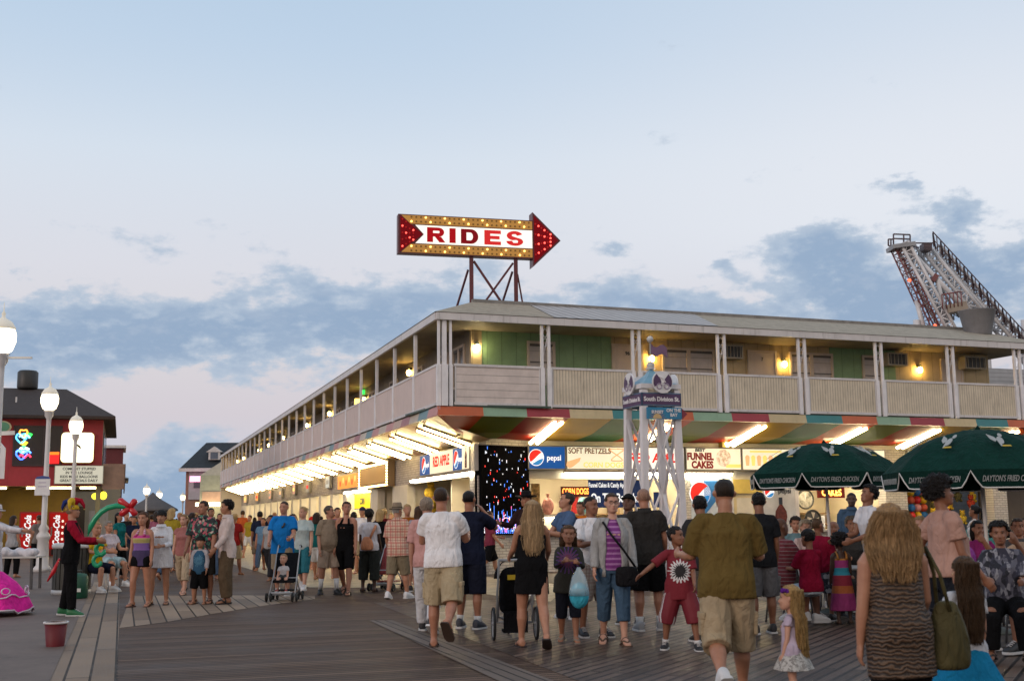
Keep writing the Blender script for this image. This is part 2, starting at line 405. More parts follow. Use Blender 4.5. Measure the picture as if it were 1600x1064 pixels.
# ------------------------------------------------------------------ the corner building
white_p = paint("white_paint", (.62, .60, .60), .5, .10, 2, grime=.35)
post_m = paint("post_paint", (.76, .75, .77), .45, .10, 3, grime=.25)
panel_m = paint("panel_pink", (.62, .51, .47), .6, .06, 1.5, grime=.18)
cream_m = paint("cream_wall", (.60, .54, .42), .6, .08, 2, grime=.15)
brick_cols = [(.42, .40, .37), (.56, .54, .50)]
def brick_mat(name, c1, c2, mort, ang, w=.22, h=.075):
    m, t, b = principled(name); v = mapping(t, N(t, 'ShaderNodeNewGeometry').outputs['Position'], rot=(0, 0, -ang))
    s = N(t, 'ShaderNodeSeparateXYZ'); L(t, v, s.inputs[0]); c = N(t, 'ShaderNodeCombineXYZ'); L(t, s.outputs[0], c.inputs[0]); L(t, s.outputs[2], c.inputs[1])
    br = N(t, 'ShaderNodeTexBrick'); L(t, c.outputs[0], br.inputs['Vector']); br.inputs['Scale'].default_value = 1
    br.inputs['Brick Width'].default_value = w; br.inputs['Row Height'].default_value = h; br.inputs['Mortar Size'].default_value = .009
    br.inputs['Color1'].default_value = (*c1, 1); br.inputs['Color2'].default_value = (*c2, 1); br.inputs['Mortar'].default_value = (*mort, 1)
    n = noise(t, v, 3, 6, .6); col = mix_n(t, math_n(t, 'MULTIPLY', smooth_n(t, n, .5, .8), .5), br.outputs['Color'], tuple(k * .55 for k in c1))
    L(t, col, b.inputs['Base Color']); b.inputs['Roughness'].default_value = .75
    add_bump(t, b, math_n(t, 'SUBTRACT', math_n(t, 'MULTIPLY', n, .3), br.outputs['Fac']), .5, .012); return m
aR, aL = math.atan2(UR.y, UR.x), math.atan2(UL.y, UL.x)
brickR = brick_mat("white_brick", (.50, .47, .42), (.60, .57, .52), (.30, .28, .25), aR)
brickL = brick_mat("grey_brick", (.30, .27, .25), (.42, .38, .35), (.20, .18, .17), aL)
def groove_mat(name, col, period, ang, depth=.7, width=.03, grime=.3, horiz=False, rough=.6, corr=False):
    m, t, b = principled(name); v = mapping(t, N(t, 'ShaderNodeNewGeometry').outputs['Position'], rot=(0, 0, -ang))
    s = N(t, 'ShaderNodeSeparateXYZ'); L(t, v, s.inputs[0])
    fr = math_n(t, 'FRACT', math_n(t, 'DIVIDE', s.outputs[2 if horiz else 0], period))
    if corr:
        g = math_n(t, 'ABSOLUTE', math_n(t, 'SUBTRACT', math_n(t, 'MULTIPLY', fr, 2), 1)); gg = smooth_n(t, g, .55, .95)
    else:
        gg = math_n(t, 'LESS_THAN', fr, width / period)
    n = noise(t, v, 2.5, 6, .6)
    c = ramp_n(t, n, [(.3, tuple(k * .86 for k in col)), (.7, tuple(min(1, k * 1.1) for k in col))])
    c = mix_n(t, math_n(t, 'MULTIPLY', gg, depth), c, tuple(k * .35 for k in col))
    gr = noise(t, mapping(t, v, (5, 5, .8)), 1.8, 6, .65)
    c = mix_n(t, math_n(t, 'MULTIPLY', smooth_n(t, gr, .52, .75), grime), c, (.09, .08, .06))
    L(t, c, b.inputs['Base Color']); b.inputs['Roughness'].default_value = rough
    add_bump(t, b, math_n(t, 'SUBTRACT', math_n(t, 'MULTIPLY', n, .2), gg), .6, .02); return m
green_w = groove_mat("green_boards", (.235, .375, .19), .42, aR, .55, .02, .15)
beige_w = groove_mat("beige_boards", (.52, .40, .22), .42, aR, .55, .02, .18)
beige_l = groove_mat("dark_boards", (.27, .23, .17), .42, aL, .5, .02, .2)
corr_m = groove_mat("corrugated_beige", (.66, .58, .45), .085, aR, .45, .02, .40, corr=True)
lap_m = groove_mat("lap_siding", (.66, .58, .54), .187, aR, .65, .014, .10, horiz=True)
metal_r = groove_mat("metal_roof", (.46, .44, .43), .32, aR, .75, .03, .2, rough=.65, corr=True)
shing_m = paint("shingle_roof", (.36, .31, .235), .8, .2, 4, bump=.3, grime=.55)
dark_m = paint("dark_trim", (.045, .055, .05), .5, .15)
bgreen_m = paint("beam_green", (.05, .085, .07), .5, .2)
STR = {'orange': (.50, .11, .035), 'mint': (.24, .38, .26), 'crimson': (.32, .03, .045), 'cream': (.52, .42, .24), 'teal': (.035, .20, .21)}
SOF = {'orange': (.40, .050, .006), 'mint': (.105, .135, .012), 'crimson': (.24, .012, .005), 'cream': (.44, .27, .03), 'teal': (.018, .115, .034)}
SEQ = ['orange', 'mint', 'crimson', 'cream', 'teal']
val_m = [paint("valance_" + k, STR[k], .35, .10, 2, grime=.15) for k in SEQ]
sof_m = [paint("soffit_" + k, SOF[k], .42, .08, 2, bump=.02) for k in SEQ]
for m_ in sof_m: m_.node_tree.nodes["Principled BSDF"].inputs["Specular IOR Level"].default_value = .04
valL_m = [paint("valance_left_" + k, c, .5, .12, 2, grime=.15) for k, c in (('rose', (.48, .22, .20)), ('sand', (.50, .42, .33)), ('wine', (.34, .13, .14)), ('blue', (.14, .25, .28)), ('peach', (.52, .36, .28)))]
ZF, ZR, ZS, ZT = 4.32, 5.33, 6.42, 6.60
AU, BU = 1.5, 1.3                                    # setback of the upper walls
AW, BW = 2.6, 1.7                                    # setback of the lower walls
UEND = uR(1640)
LEND = 69.0
bld = thing("corner_building", "long two storey building with striped awning, green upper wall and wraparound balcony", "building", tuple(corner(3, 4)))
PB = lambda mb, n, m: mb.build(n, m, bld)
pB = [694, 755, 823, 890, 957, 1022, 1083, 1143, 1201, 1259, 1315, 1369, 1421, 1474, 1524, 1573, 1622, 1660]
uB = [0.0] + [uR(p) for p in pB[1:]]
# --- floor slab, beam, rails
mb = MB(); k = corner(3.2, 3.2)
mb.fbox(FR, .05, UEND, .06, 3.2, 4.26, 4.31); PB(mb, "balcony_floor", bgreen_m)
mb = MB(); mb.fbox(FL, .05, LEND, .06, 3.0, 4.255, 4.305); PB(mb, "balcony_floor", bgreen_m)
# --- awning valance and soffit, in coloured stripes
mb = MB()
for i in range(len(uB) - 1):
    u0, u1 = uB[i], uB[i + 1]
    mb.hexa([FR(u0, -.04, 4.02), FR(u1, -.04, 4.02), FR(u1, .05, 4.02), FR(u0, .05, 4.02), FR(u0, .02, 4.25), FR(u1, .02, 4.25), FR(u1, .06, 4.25), FR(u0, .06, 4.25)], i % 5)
PB(mb, "awning_valance", val_m)
cw = corner(BW, AW); uw0 = (cw - FR(0, AW, 0)).dot(UR)
mb = MB()
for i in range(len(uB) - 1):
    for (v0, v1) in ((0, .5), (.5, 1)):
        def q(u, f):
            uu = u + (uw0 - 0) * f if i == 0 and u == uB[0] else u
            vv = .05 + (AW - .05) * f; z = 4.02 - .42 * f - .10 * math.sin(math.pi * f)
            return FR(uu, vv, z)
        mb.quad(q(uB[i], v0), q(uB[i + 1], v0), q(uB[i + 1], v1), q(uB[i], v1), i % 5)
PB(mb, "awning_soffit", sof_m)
mb = MB(); ms = MB(); un = 0.0; i = 0; ulw0 = (cw - FL(0, BW, 0)).dot(UL)
while un < LEND:
    u1 = min(LEND, un + 1.02)
    mb.hexa([FL(un, -.04, 4.02), FL(u1, -.04, 4.02), FL(u1, .05, 4.02), FL(un, .05, 4.02), FL(un, .02, 4.25), FL(u1, .02, 4.25), FL(u1, .06, 4.25), FL(un, .06, 4.25)], [0, 3, 1, 2, 4, 0, 1][i % 7])
    ms.quad(FL(un, .05, 4.02), FL(u1, .05, 4.02), FL(u1, BW, 3.50), FL(ulw0 if un == 0 else un, BW, 3.50), i % 5)
    un = u1; i += 1
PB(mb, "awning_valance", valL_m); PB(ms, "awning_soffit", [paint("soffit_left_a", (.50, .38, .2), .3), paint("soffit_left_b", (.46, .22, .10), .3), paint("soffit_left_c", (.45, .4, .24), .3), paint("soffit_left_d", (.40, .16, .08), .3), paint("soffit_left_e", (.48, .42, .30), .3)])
# --- upper walls
pseg = [(737, 868, 'g'), (868, 957, 'g'), (957, 1211, 'b'), (1211, 1300, 'b'), (1300, 1372, 'g'), (1372, 1403, 'g'), (1403, 1549, 'b')]
cu_ = corner(BU, AU); ucu = (cu_ - FR(0, AU, 0)).dot(UR)
for a, b_, c in pseg:
    u0 = ucu + .30 if a == 737 else uR(a, AU); u1 = uR(b_, AU)
    mb = MB(); mb.fbox(FR, u0, u1, AU, AU + .12, 4.31, 6.46); PB(mb, "upper_wall", green_w if c == 'g' else beige_w)
mb = MB(); mb.fbox(FR, ucu + .001, ucu + .30, AU - .03, AU + .12, 4.31, 6.46); PB(mb, "corner_board", beige_w)
mb = MB(); lcu = (cu_ - FL(0, BU, 0)).dot(UL)
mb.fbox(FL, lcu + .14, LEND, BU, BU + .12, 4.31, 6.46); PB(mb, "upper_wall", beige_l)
mb = MB(); mb.fbox(FR, uR(1549, AU) - .1, uR(1549, AU), AU + .13, 7, 4.31, 6.46); PB(mb, "end_wall", beige_w)
# --- balcony ceiling, fascia, roof
rc = corner(1.8, 3.0); ucr = (rc - FR(0, 3.0, 0)).dot(UR); lcr = (rc - FL(0, 1.8, 0)).dot(UL)
mb = MB(); mb.add([FR(0, 0, 6.44), FR(UEND, 0, 6.44), FR(UEND, 3.2, 6.44), tuple(corner(3.2, 3.2)[:2]) + (6.44,), ], [(0, 1, 2, 3)])
mb.add([FL(0, 0, 6.44), FL(LEND, 0, 6.44), FL(LEND, 3.2, 6.44), tuple(corner(3.2, 3.2)[:2]) + (6.44,)], [(0, 1, 2, 3)])
PB(mb, "balcony_ceiling", paint("ceiling_tan", (.30, .25, .18), .7, .15, 2, grime=.3))
mb = MB(); mb.fbox(FR, -.06, UEND + .1, -.08, .0, 6.42, 6.60); mb.fbox(FL, .0, LEND, -.08, .0, 6.42, 6.60); PB(mb, "fascia", white_p)
def roofq(u0, u1, z1=7.5, i0=None, i1=None):
    return [FR(u0, -.1, 6.61), FR(u1, -.1, 6.61), FR(u1 if i1 is None else i1, 3.0, z1), FR(u0 if i0 is None else i0, 3.0, z1)]
ua, ub_, uc = uR(866), uR(1124), UEND + .15
mb = MB(); mb.add(roofq(-.1, ua, 7.5, ucr, uR(830, 3.0)), [(0, 1, 2, 3)]); mb.add(roofq(ub_, uc, 7.5, uR(1090, 3.0), uR(1530, 3.0)), [(0, 1, 2, 3)]); mb.add([FR(uc, -.1, 6.61), FR(uc, 7, 6.61), FR(uR(1530, 3.0), 7, 7.5), FR(uR(1530, 3.0), 3.0, 7.5)], [(0, 1, 2, 3)])
mb.add([FL(-.1, -.1, 6.61), FL(LEND, -.1, 6.61), FL(LEND, 1.8, 7.05), FL(lcr, 1.8, 7.5)], [(0, 1, 2, 3)])
mb.add([FR(ucr, 3.0, 7.5), FR(uR(1530, 3.0), 3.0, 7.5), FR(uR(1530, 3.0), 16, 7.55), FL(40, 9, 7.2), FL(LEND, 1.8, 7.05)], [(0, 1, 2, 3, 4)])
PB(mb, "roof", shing_m)
mb = MB(); mb.add([p + Z * .012 for p in roofq(ua, ub_, 7.5, uR(830, 3.0), uR(1090, 3.0))], [(0, 1, 2, 3)]); PB(mb, "metal_roof", metal_r)
mb = MB(); mb.fbox(FR, ucr, uR(1528, 3.0), 2.95, 3.12, 7.48, 7.58); PB(mb, "roof_curb", paint("curb_grey", (.22, .21, .20), .8, .2, 4, grime=.4))
mb = MB(); mb.fbox(FL, 17.5, LEND, .25, .55, 6.65, 6.86); PB(mb, "parapet", white_p)
# --- posts
pp = [(849, 860), (992, 1002.5), (1126, 1136.5), (1253, 1263), (1374, 1383.5), (1487, 1496), (1592, 1600.5)]
def post(F, u, w=.07, v=.05):
    mb = MB(); mb.fbox(F, u - w / 2, u + w / 2, v - w / 2, v + w / 2, 4.27, 6.42)
    mb.fbox(F, u - w * .8, u + w * .8, v - w * .8, v + w * .8, 4.262, 5.30); PB(mb, "balcony_post", post_m)
upost = []
for a, b_ in pp:
    ua_, ub2 = uR(a), uR(b_); upost.append((ua_, ub2))
    post(FR, ua_); post(FR, ub2)
    mb = MB()
    for k in range(2):                              # wrought iron scrolls between the two posts
        zc = 6.22 - .25 * k
        mb.tube([FR(ua_ + .04 + (ub2 - ua_ - .08) * (.5 + .5 * math.cos(t_)), .05, zc + .11 * math.sin(t_)) for t_ in [i * math.pi / 6 for i in range(13)]], .008, 5)
    mb.tube([FR(ua_ + .04, .05, 5.6), FR(ub2 - .04, .05, 6.1)], .008, 5); PB(mb, "scroll_bracket", post_m)
for w_, u in ((.06, .03), (.10, .17), (.06, .34)): post(FR, u, w_)
post(FL, .12, .06); mb = MB(); mb.fbox(FR, .20, .28, .16, .22, 4.27, 6.42); PB(mb, "balcony_post", post_m)
upl = [uL(p, .05) for p in (649, 616, 588, 564)]
du = upl[1] - upl[0]; step = (upl[3] - upl[0]) / 3
u = upl[0]; ups = []
while u < LEND - .5: ups.append(u); u += step
ups.append(LEND - .1)
for u in ups: post(FL, u, .085)
# --- balustrade panels with their rails
def panel(F, u0, u1, m, z0=4.36, z1=5.27):
    mb = MB(); mb.fbox(F, u0 + .05, u1 - .05, .02, .06, z0, z1); p = PB(mb, "balcony_panel", m)
    r = MB(); r.fbox(F, u0, u1, .0, .09, z1, z1 + .06); r.fbox(F, u0, u1, -.01, .09, z0 - .07, z0)
    r.fbox(F, u0 + .02, u0 + .05, .01, .07, z0, z1); r.fbox(F, u1 - .05, u1 - .02, .01, .07, z0, z1)
    r.build("rail", white_p, p)
ed = [(.38, upost[0][0])] + [(upost[i][1], upost[i + 1][0]) for i in range(len(upost) - 1)] + [(upost[-1][1], UEND)]
for i, (u0, u1) in enumerate(ed): panel(FR, u0 + .05, u1 - .05, lap_m if i == 0 else corr_m)
for i in range(len(ups)):
    u0 = .16 if i == 0 else ups[i - 1]; panel(FL, u0 + .045, ups[i] - .045, panel_m)
# --- doors, windows and coolers of the upper floor
blind_m = groove_mat("blind", (.55, .50, .48), .33, 0, .35, .03, .2, horiz=True)
frame_m = paint("frame_beige", (.56, .47, .38), .5, .08, 3, grime=.15)
door_m = paint("door_beige", (.58, .49, .42), .55, .06, 2, grime=.12)
black_m = paint("black_grille", (.02, .022, .022), .4)
sash_m = paint("sash_dark", (.12, .11, .10), .6)  # plain dark colour of the sash bars
ac_m = paint("cooler_beige", (.40, .36, .28), .5, .1, 3, grime=.3)
def window(F, u0, u1, v, z0, z1, mull=0, m=None):
    mb = MB(); mb.fbox(F, u0 + .06, u1 - .06, v - .025, v - .01, z0 + .06, z1 - .06); w = PB(mb, "window", m or blind_m)
    f = MB(); t = .07
    f.fbox(F, u0, u1, v - .06, v - .004, z1 - t, z1); f.fbox(F, u0, u1, v - .06, v - .004, z0, z0 + t)
    f.fbox(F, u0, u0 + t, v - .06, v - .004, z0 + t, z1 - t); f.fbox(F, u1 - t, u1, v - .06, v - .004, z0 + t, z1 - t)
    for k in range(mull): uc = u0 + (u1 - u0) * (k + 1) / (mull + 1); f.fbox(F, uc - .06, uc + .06, v - .055, v - .006, z0 + t, z1 - t)
    f.build("frame", frame_m, w)
    d = MB(); d.fbox(F, u0 + t, u1 - t, v - .045, v - .03, z1 - t - .07, z1 - t); d.fbox(F, u0 + t, u1 - t, v - .045, v - .03, z0 + .62, z0 + .645)
    d.build("sash", sash_m, w)
def door(F, u0, u1, v, z1, num=None):
    mb = MB(); mb.fbox(F, u0 + .07, u1 - .07, v - .035, v - .01, 4.31, z1 - .07); d = PB(mb, "door", door_m)
    f = MB(); f.fbox(F, u0, u0 + .07, v - .06, v - .004, 4.31, z1); f.fbox(F, u1 - .07, u1, v - .06, v - .004, 4.31, z1); f.fbox(F, u0 + .07, u1 - .07, v - .06, v - .004, z1 - .07, z1); f.build("frame", frame_m, d)
    h = MB(); h.fbox(F, u0 + .16, u1 - .16, v - .043, v - .036, 5.5, 5.53); h.ball(F(u0 + .13, v - .06, 5.3), .03, 8, 5); h.build("handle", white_p, d)
    if num: text("number", num, F((u0 + u1) / 2, v - .036, z1 - .26), UR, Z, .14, dark_m, d, .004)
window(FR, uR(824, AU), uR(868, AU), AU, 5.02, 6.22)
door(FR, uR(957, AU), uR(1006, AU), AU, 6.25, "96")
window(FR, uR(1036, AU), uR(1118, AU), AU, 5.0, 6.22, 1)
door(FR, uR(1170, AU), uR(1216, AU), AU, 6.25, "7")
window(FR, uR(1236, AU), uR(1304, AU), AU, 5.0, 6.25, 1)
window(FR, uR(1350, AU), uR(1380, AU), AU, 5.0, 6.25)
door(FR, uR(1473, AU), uR(1507, AU), AU, 6.25)
for a, b_ in ((1133, 1163), (1390, 1421), (1511, 1544)):
    u0, u1 = uR(a, AU - .3), uR(b_, AU - .3); mb = MB(); mb.fbox(FR, u0, u1, AU - .36, AU, 5.93, 6.32); o = PB(mb, "air_conditioner", ac_m)
    g = MB(); g.fbox(FR, u0 + .05, u1 - .05, AU - .37, AU - .361, 5.97, 6.28); g.build("grille", black_m, o)
    g = MB()
    for k in range(5): uu = u0 + .1 + (u1 - u0 - .2) * k / 4; g.fbox(FR, uu - .008, uu + .008, AU - .38, AU - .371, 5.97, 6.28)
    g.build("fin", ac_m, o)
for u in [lcu + .5, lcu + 2.2] + [lcu + 5.2 + 3.6 * i for i in range(16)]:
    window(FL, u, u + 1.15, BU, 5.0, 6.15, 1, paint("dark_glass", (.10, .085, .07), .15))
# --- wall lamps of the upper floor
lampY = emit("wall_lamp_glow", (1.0, .62, .16), 60)
lampW = emit("wall_lamp_white", (1.0, .80, .42), 55)
def wall_lamp(F, u, v, z, m=None, tall=False):
    mb = MB(); mb.fbox(F, u - .05, u + .05, v - .10, v - .004, z + .09, z + .17); o = PB(mb, "wall_lamp", dark_m)
    g = MB()
    if tall: g.fbox(F, u - .09, u + .09, v - .24, v - .06, z - .22, z + .08)
    else: g.ball(F(u, v - .11, z), (.075, .075, .095), 10, 8)
    g.build("lamp_glass", m or lampY, o)
wall_lamp(FR, ucu + .14, AU - .03, 5.95, lampW)
for px in (1018, 1226, 1438): wall_lamp(FR, uR(px, AU), AU, 5.86)
for px in (639, 515, 480, 443, 421, 406, 382, 373): wall_lamp(FL, uL(px, BU - .1), BU, 6.10, lampY)
lan = emit("lantern_amber", (1.0, .55, .10), 5)
wall_lamp(FL, uL(558, BU - .15), BU, 6.02, lan, True)
wall_lamp(FL, uL(567, BU - .15), BU, 5.95, lampY)
mb = MB(); mb.fbox(FL, uL(569, BU) - .1, uL(569, BU) + .1, BU - .12, BU - .01, 6.22, 6.36); o = PB(mb, "exit_light", emit("green_light", (.02, 1, .08), 3))

# --- lower floor, right side: wall pieces, openings with lit rooms behind
uw = lambda px: uR(px, AW)
head_m = paint("header_cream", (.62, .57, .45), .6, .08, 2, grime=.12)
room_m = paint("room_cream", (.66, .58, .42), .6, .06, 1.5)
cB = FR(uw(822), AW, 0); cA = FL(uL(748, BW), BW, 0)
mb = MB(); mb.fbox(FR, uw(822), UEND + 3, AW, AW + .2, 3.48, 3.64); mb.fbox(FR, uw(822), UEND + 3, AW + .06, AW + .2, 2.55, 3.48); PB(mb, "header_wall", head_m)
def pier(p0, p1, z1=2.55, m=None, v=AW): mb = MB(); mb.fbox(FR, uw(p0), uw(p1), v, AW + .35, 0, z1); return PB(mb, "pier", m or brickR)
pier(822, 827); pier(1064, 1075); pier(1376, 1409, 3.48, brickR, AW - .02); pier(1542, 1563, 3.48, brickR, AW - .02)
mb = MB(); mb.fbox(FR, uw(1138), uw(1141), AW, AW + .3, 0, 2.55); mb.fbox(FR, uw(1185), uw(1188), AW, AW + .3, 0, 2.55); mb.fbox(FR, uw(1236), uw(1242), AW, AW + .3, 0, 2.55); PB(mb, "pier", white_p)
counter_m = paint("counter_steel", (.45, .42, .38), .35, .1)
for a, b_ in ((827, 1064), (1242, 1376)):
    mb = MB(); mb.fbox(FR, uw(a), uw(b_), AW, AW + .15, 0, .98); PB(mb, "counter_front", brickR)
    mb = MB(); mb.fbox(FR, uw(a), uw(b_), AW - .18, AW + .55, .98, 1.04); PB(mb, "counter", counter_m)
mb = MB(); ur1 = uw(1376)
kb, kf, ku = corner(BW + .25, AW + 3.2), corner(BW + .25, AW + .4), FR(0, 0, 0)
ur0 = (kb - FR(0, AW + 3.2, 0)).dot(UR)
mb.fbox(FR, ur0, ur1, AW + 3.2, AW + 3.3, 0, 3.2)
for z0, z1 in ((2.95, 3.0), (.002, .03)):
    ring = [kf, FR(ur1, AW + .4, 0), FR(ur1, AW + 3.2, 0), kb]; mb.hexa([Vector((p.x, p.y, z0)) for p in ring] + [Vector((p.x, p.y, z1)) for p in ring])
mb.fbox(FR, uw(1064), uw(1075), AW + .36, AW + 3.2, .03, 2.95); mb.fbox(FR, uw(1236), uw(1242), AW + .36, AW + 3.2, .03, 2.95); mb.fbox(FR, ur1, ur1 + .1, AW + .36, AW + 3.2, .03, 2.95); PB(mb, "stand_room", room_m)
roomlamp = emit("room_lamp", (1.0, .84, .56), 46)
for a, b_ in ((850, 930), (960, 1050), (1260, 1350), (1150, 1180)):
    mb = MB(); mb.fbox(FR, uw(a), uw(b_), AW + 1.2, AW + 1.5, 2.90, 2.945); PB(mb, "ceiling_lamp", roomlamp)
# back shelves with goods
shelf_m = paint("shelf_wood", (.30, .20, .11), .6)
mb = MB()
for z in (1.15, 1.55): mb.fbox(FR, uw(835), uw(1060), AW + 2.7, AW + 3.19, z, z + .04)
for z in (1.15, 1.5): mb.fbox(FR, uw(1255), uw(1370), AW + 2.7, AW + 3.19, z, z + .04)
PB(mb, "shelf", shelf_m)
# service door between the two panels, yellow header above it
mb = MB(); mb.fbox(FR, uw(1141), uw(1185), AW + .05, AW + .1, 0, 2.12); d = PB(mb, "door", paint("door_cream", (.62, .52, .30), .5))
f = MB(); f.fbox(FR, uw(1147), uw(1172), AW + .04, AW + .049, .9, 2.0); f.build("pane", paint("door_pane", (.66, .62, .52), .2), d)
f = MB(); f.fbox(FR, uw(1154), uw(1164), AW + .028, AW + .039, 1.42, 1.52); f.build("notice", paint("notice", (.25, .2, .16), .6), d)
mb = MB(); mb.fbox(FR, uw(1141), uw(1185), AW - .01, AW + .1, 2.13, 2.54); PB(mb, "door_header", paint("yellow_header", (.66, .5, .12), .5))
# the game stall and the dark recess at the right end
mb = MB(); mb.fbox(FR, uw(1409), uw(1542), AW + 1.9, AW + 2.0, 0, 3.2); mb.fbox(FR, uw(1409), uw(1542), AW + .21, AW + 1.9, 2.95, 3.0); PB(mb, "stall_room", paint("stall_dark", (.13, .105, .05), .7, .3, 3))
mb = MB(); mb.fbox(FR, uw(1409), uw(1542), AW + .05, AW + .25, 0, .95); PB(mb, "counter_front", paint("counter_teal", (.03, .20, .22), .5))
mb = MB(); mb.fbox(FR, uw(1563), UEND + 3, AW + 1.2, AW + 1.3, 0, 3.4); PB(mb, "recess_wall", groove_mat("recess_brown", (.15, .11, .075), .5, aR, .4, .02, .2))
mb = MB(); mb.fbox(FR, uw(1430), uw(1520), AW + .8, AW + .95, 2.90, 2.945); PB(mb, "ceiling_lamp", emit("stall_lamp", (1, .75, .4), 5))
# chamfer under the screen
mb = MB(); n_ = (cB - cA).normalized(); nn = Vector((-n_.y, n_.x, 0))
for z0, z1 in ((0, 1.02), (3.44, 3.62)):
    mb.hexa([cA + Z * z0, cB + Z * z0, cB + nn * .3 + Z * z0, cA + nn * .3 + Z * z0, cA + Z * z1, cB + Z * z1, cB + nn * .3 + Z * z1, cA + nn * .3 + Z * z1])
PB(mb, "corner_pier", brickR)
# --- lower floor, left side
ul = lambda px: uL(px, BW)
cr2 = paint("pilaster_cream", (.60, .55, .45), .55, .06, 2, grime=.12)
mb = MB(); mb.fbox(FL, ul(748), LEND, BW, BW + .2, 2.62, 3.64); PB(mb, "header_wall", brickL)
mp = []
bays = [(ul(735), ul(638))]
cur = ul(615)
bays.append((cur, ul(592))); bays.append((ul(582), ul(545)))
cur = ul(538)
while cur < LEND - 4: bays.append((cur, cur + 2.6)); cur += 3.3
edge = ul(748)
rm = MB(); lm = MB()
for i, (u0, u1) in enumerate(bays):
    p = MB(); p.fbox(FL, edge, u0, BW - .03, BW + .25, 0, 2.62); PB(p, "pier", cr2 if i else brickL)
    if i % 3 != 2:
        f = MB(); f.fbox(FL, u0, u1, BW + .02, BW + .18, 0, .95); f.fbox(FL, u0, u1, BW - .12, BW + .3, .95, 1.0); PB(f, "counter", counter_m if i % 2 else cr2)
    edge = u1
p = MB(); p.fbox(FL, edge, LEND, BW - .03, BW + .25, 0, 2.62); PB(p, "pier", cr2)
rs = bays[0][1] + .2
rm.fbox(FL, rs, LEND, BW + 2.4, BW + 2.5, 0, 3.2); rm.fbox(FL, rs, LEND, BW + .21, BW + 2.4, 2.9, 2.95)
for i, (u0, u1) in enumerate(bays): rm.fbox(FL, u1 + .05, u1 + .15, BW + .26, BW + 2.4, .01, 2.9)
PB(rm, "shop_room", room_m)
for i, (u0, u1) in enumerate(bays):
    if i < 2: continue
    lm = MB(); lm.fbox(FL, u0 + .3, u1 - .2, BW + .9, BW + 1.1, 2.85, 2.895); PB(lm, "ceiling_lamp", roomlamp)
mb = MB(); mb.fbox(FL, LEND, LEND + .2, .06, 8, 0, 6.44); PB(mb, "end_wall", cr2)
# grey clapboard house at the right end, and the vent on the roof
hs = thing("clapboard_house", "grey clapboard house wall behind the right end of the balcony", "house", tuple(FR(UEND - 1, 9, 0)))
mb = MB(); mb.fbox(FR, uR(1549, 7) + .2, UEND + 14, 7.2, 12, 0, 6.9); mb.build("wall", groove_mat("clapboard_grey", (.40, .41, .43), .16, aR, .5, .02, .15, horiz=True), hs)
mb = MB(); mb.fbox(FR, uR(1585, 7), uR(1615, 7), 7.16, 7.19, 4.6, 5.6); w = mb.build("window", white_p, hs); mb = MB(); mb.fbox(FR, uR(1588, 7), uR(1612, 7), 7.14, 7.155, 4.7, 5.5); mb.build("pane", paint("grey_glass", (.25, .28, .30), .15), w)
pv = FR(uR(1537, 2.3), 2.3, 0); vt = thing("roof_vent", "grey flared bucket shaped vent standing on the roof below the ride", "vent", (pv.x, pv.y, 6.9))
mb = MB(); mb.lathe([(.40, .18), (.42, .3), (.58, 1.05), (.60, 1.07), (.57, 1.08), (.56, 1.0), (.1, .9)], (pv.x, pv.y, 6.95), 24); mb.build("bowl", paint("vent_grey", (.17, .17, .18), .5, .12, 3, grime=.3), vt)
mb = MB(); mb.box(pv.x - .45, pv.x + .45, pv.y - .45, pv.y + .45, 6.85, 7.14); mb.build("curb", paint("rust", (.14, .07, .05), .8, .3, 6), vt)
# ------------------------------------------------------------------ fluorescent lamps under the awning
tube_m = emit("fluorescent_tube", (1.0, .79, .42), 32)
tubeL_m = emit("fluorescent_tube_left", (1.0, .74, .34), 36)
house_m = paint("lamp_housing", (.20, .15, .10), .5)
def fluo(F, u, v0, v1, z0, z1, label, group, m, skew=0.0, housing=True):
    o = thing("fluorescent_lamp", label, "lamp", tuple(F(u, v0, z0)), group=group)
    mb = MB(); a, b_ = F(u, v0, z0 + .06), F(u + skew, v1, z1 + .06); mb.bar(a, b_, .16 if housing else .09, .05); mb.build("housing", house_m, o)
    for s in ((-.10, .10) if housing else (0,)):
        t = MB(); t.tube([F(u + s, v0 + .03, z0), F(u + s + skew, v1 - .03, z1)], .045 if housing else .030, 8); t.build("tube", m, o)
    return o
rt = [(848, "between the black screen and the soft drink sign"), (1017, "behind the white street sign tower"), (1158, "above the funnel cakes sign"), (1312, "above the left green umbrella"), (1425, "above the gap between the green umbrellas"), (1545, "above the right green umbrella")]
for px, wh in rt:
    u = uR(px, 1.4); fluo(FR, u, .30, 2.1, 3.93, 3.50, "lit tube pair under the striped awning " + wh, "tube lamps under the right awning", tube_m)
u = 2.45; i = 0
while u < LEND - .6:
    fluo(FL, u, .22, 1.55, 3.88, 3.45, "lit fluorescent tube under the awning along the street side", "tube lamps under the street side awning", tubeL_m, 0, False)
    u += .85 if i % 2 == 0 else 2.65; i += 1
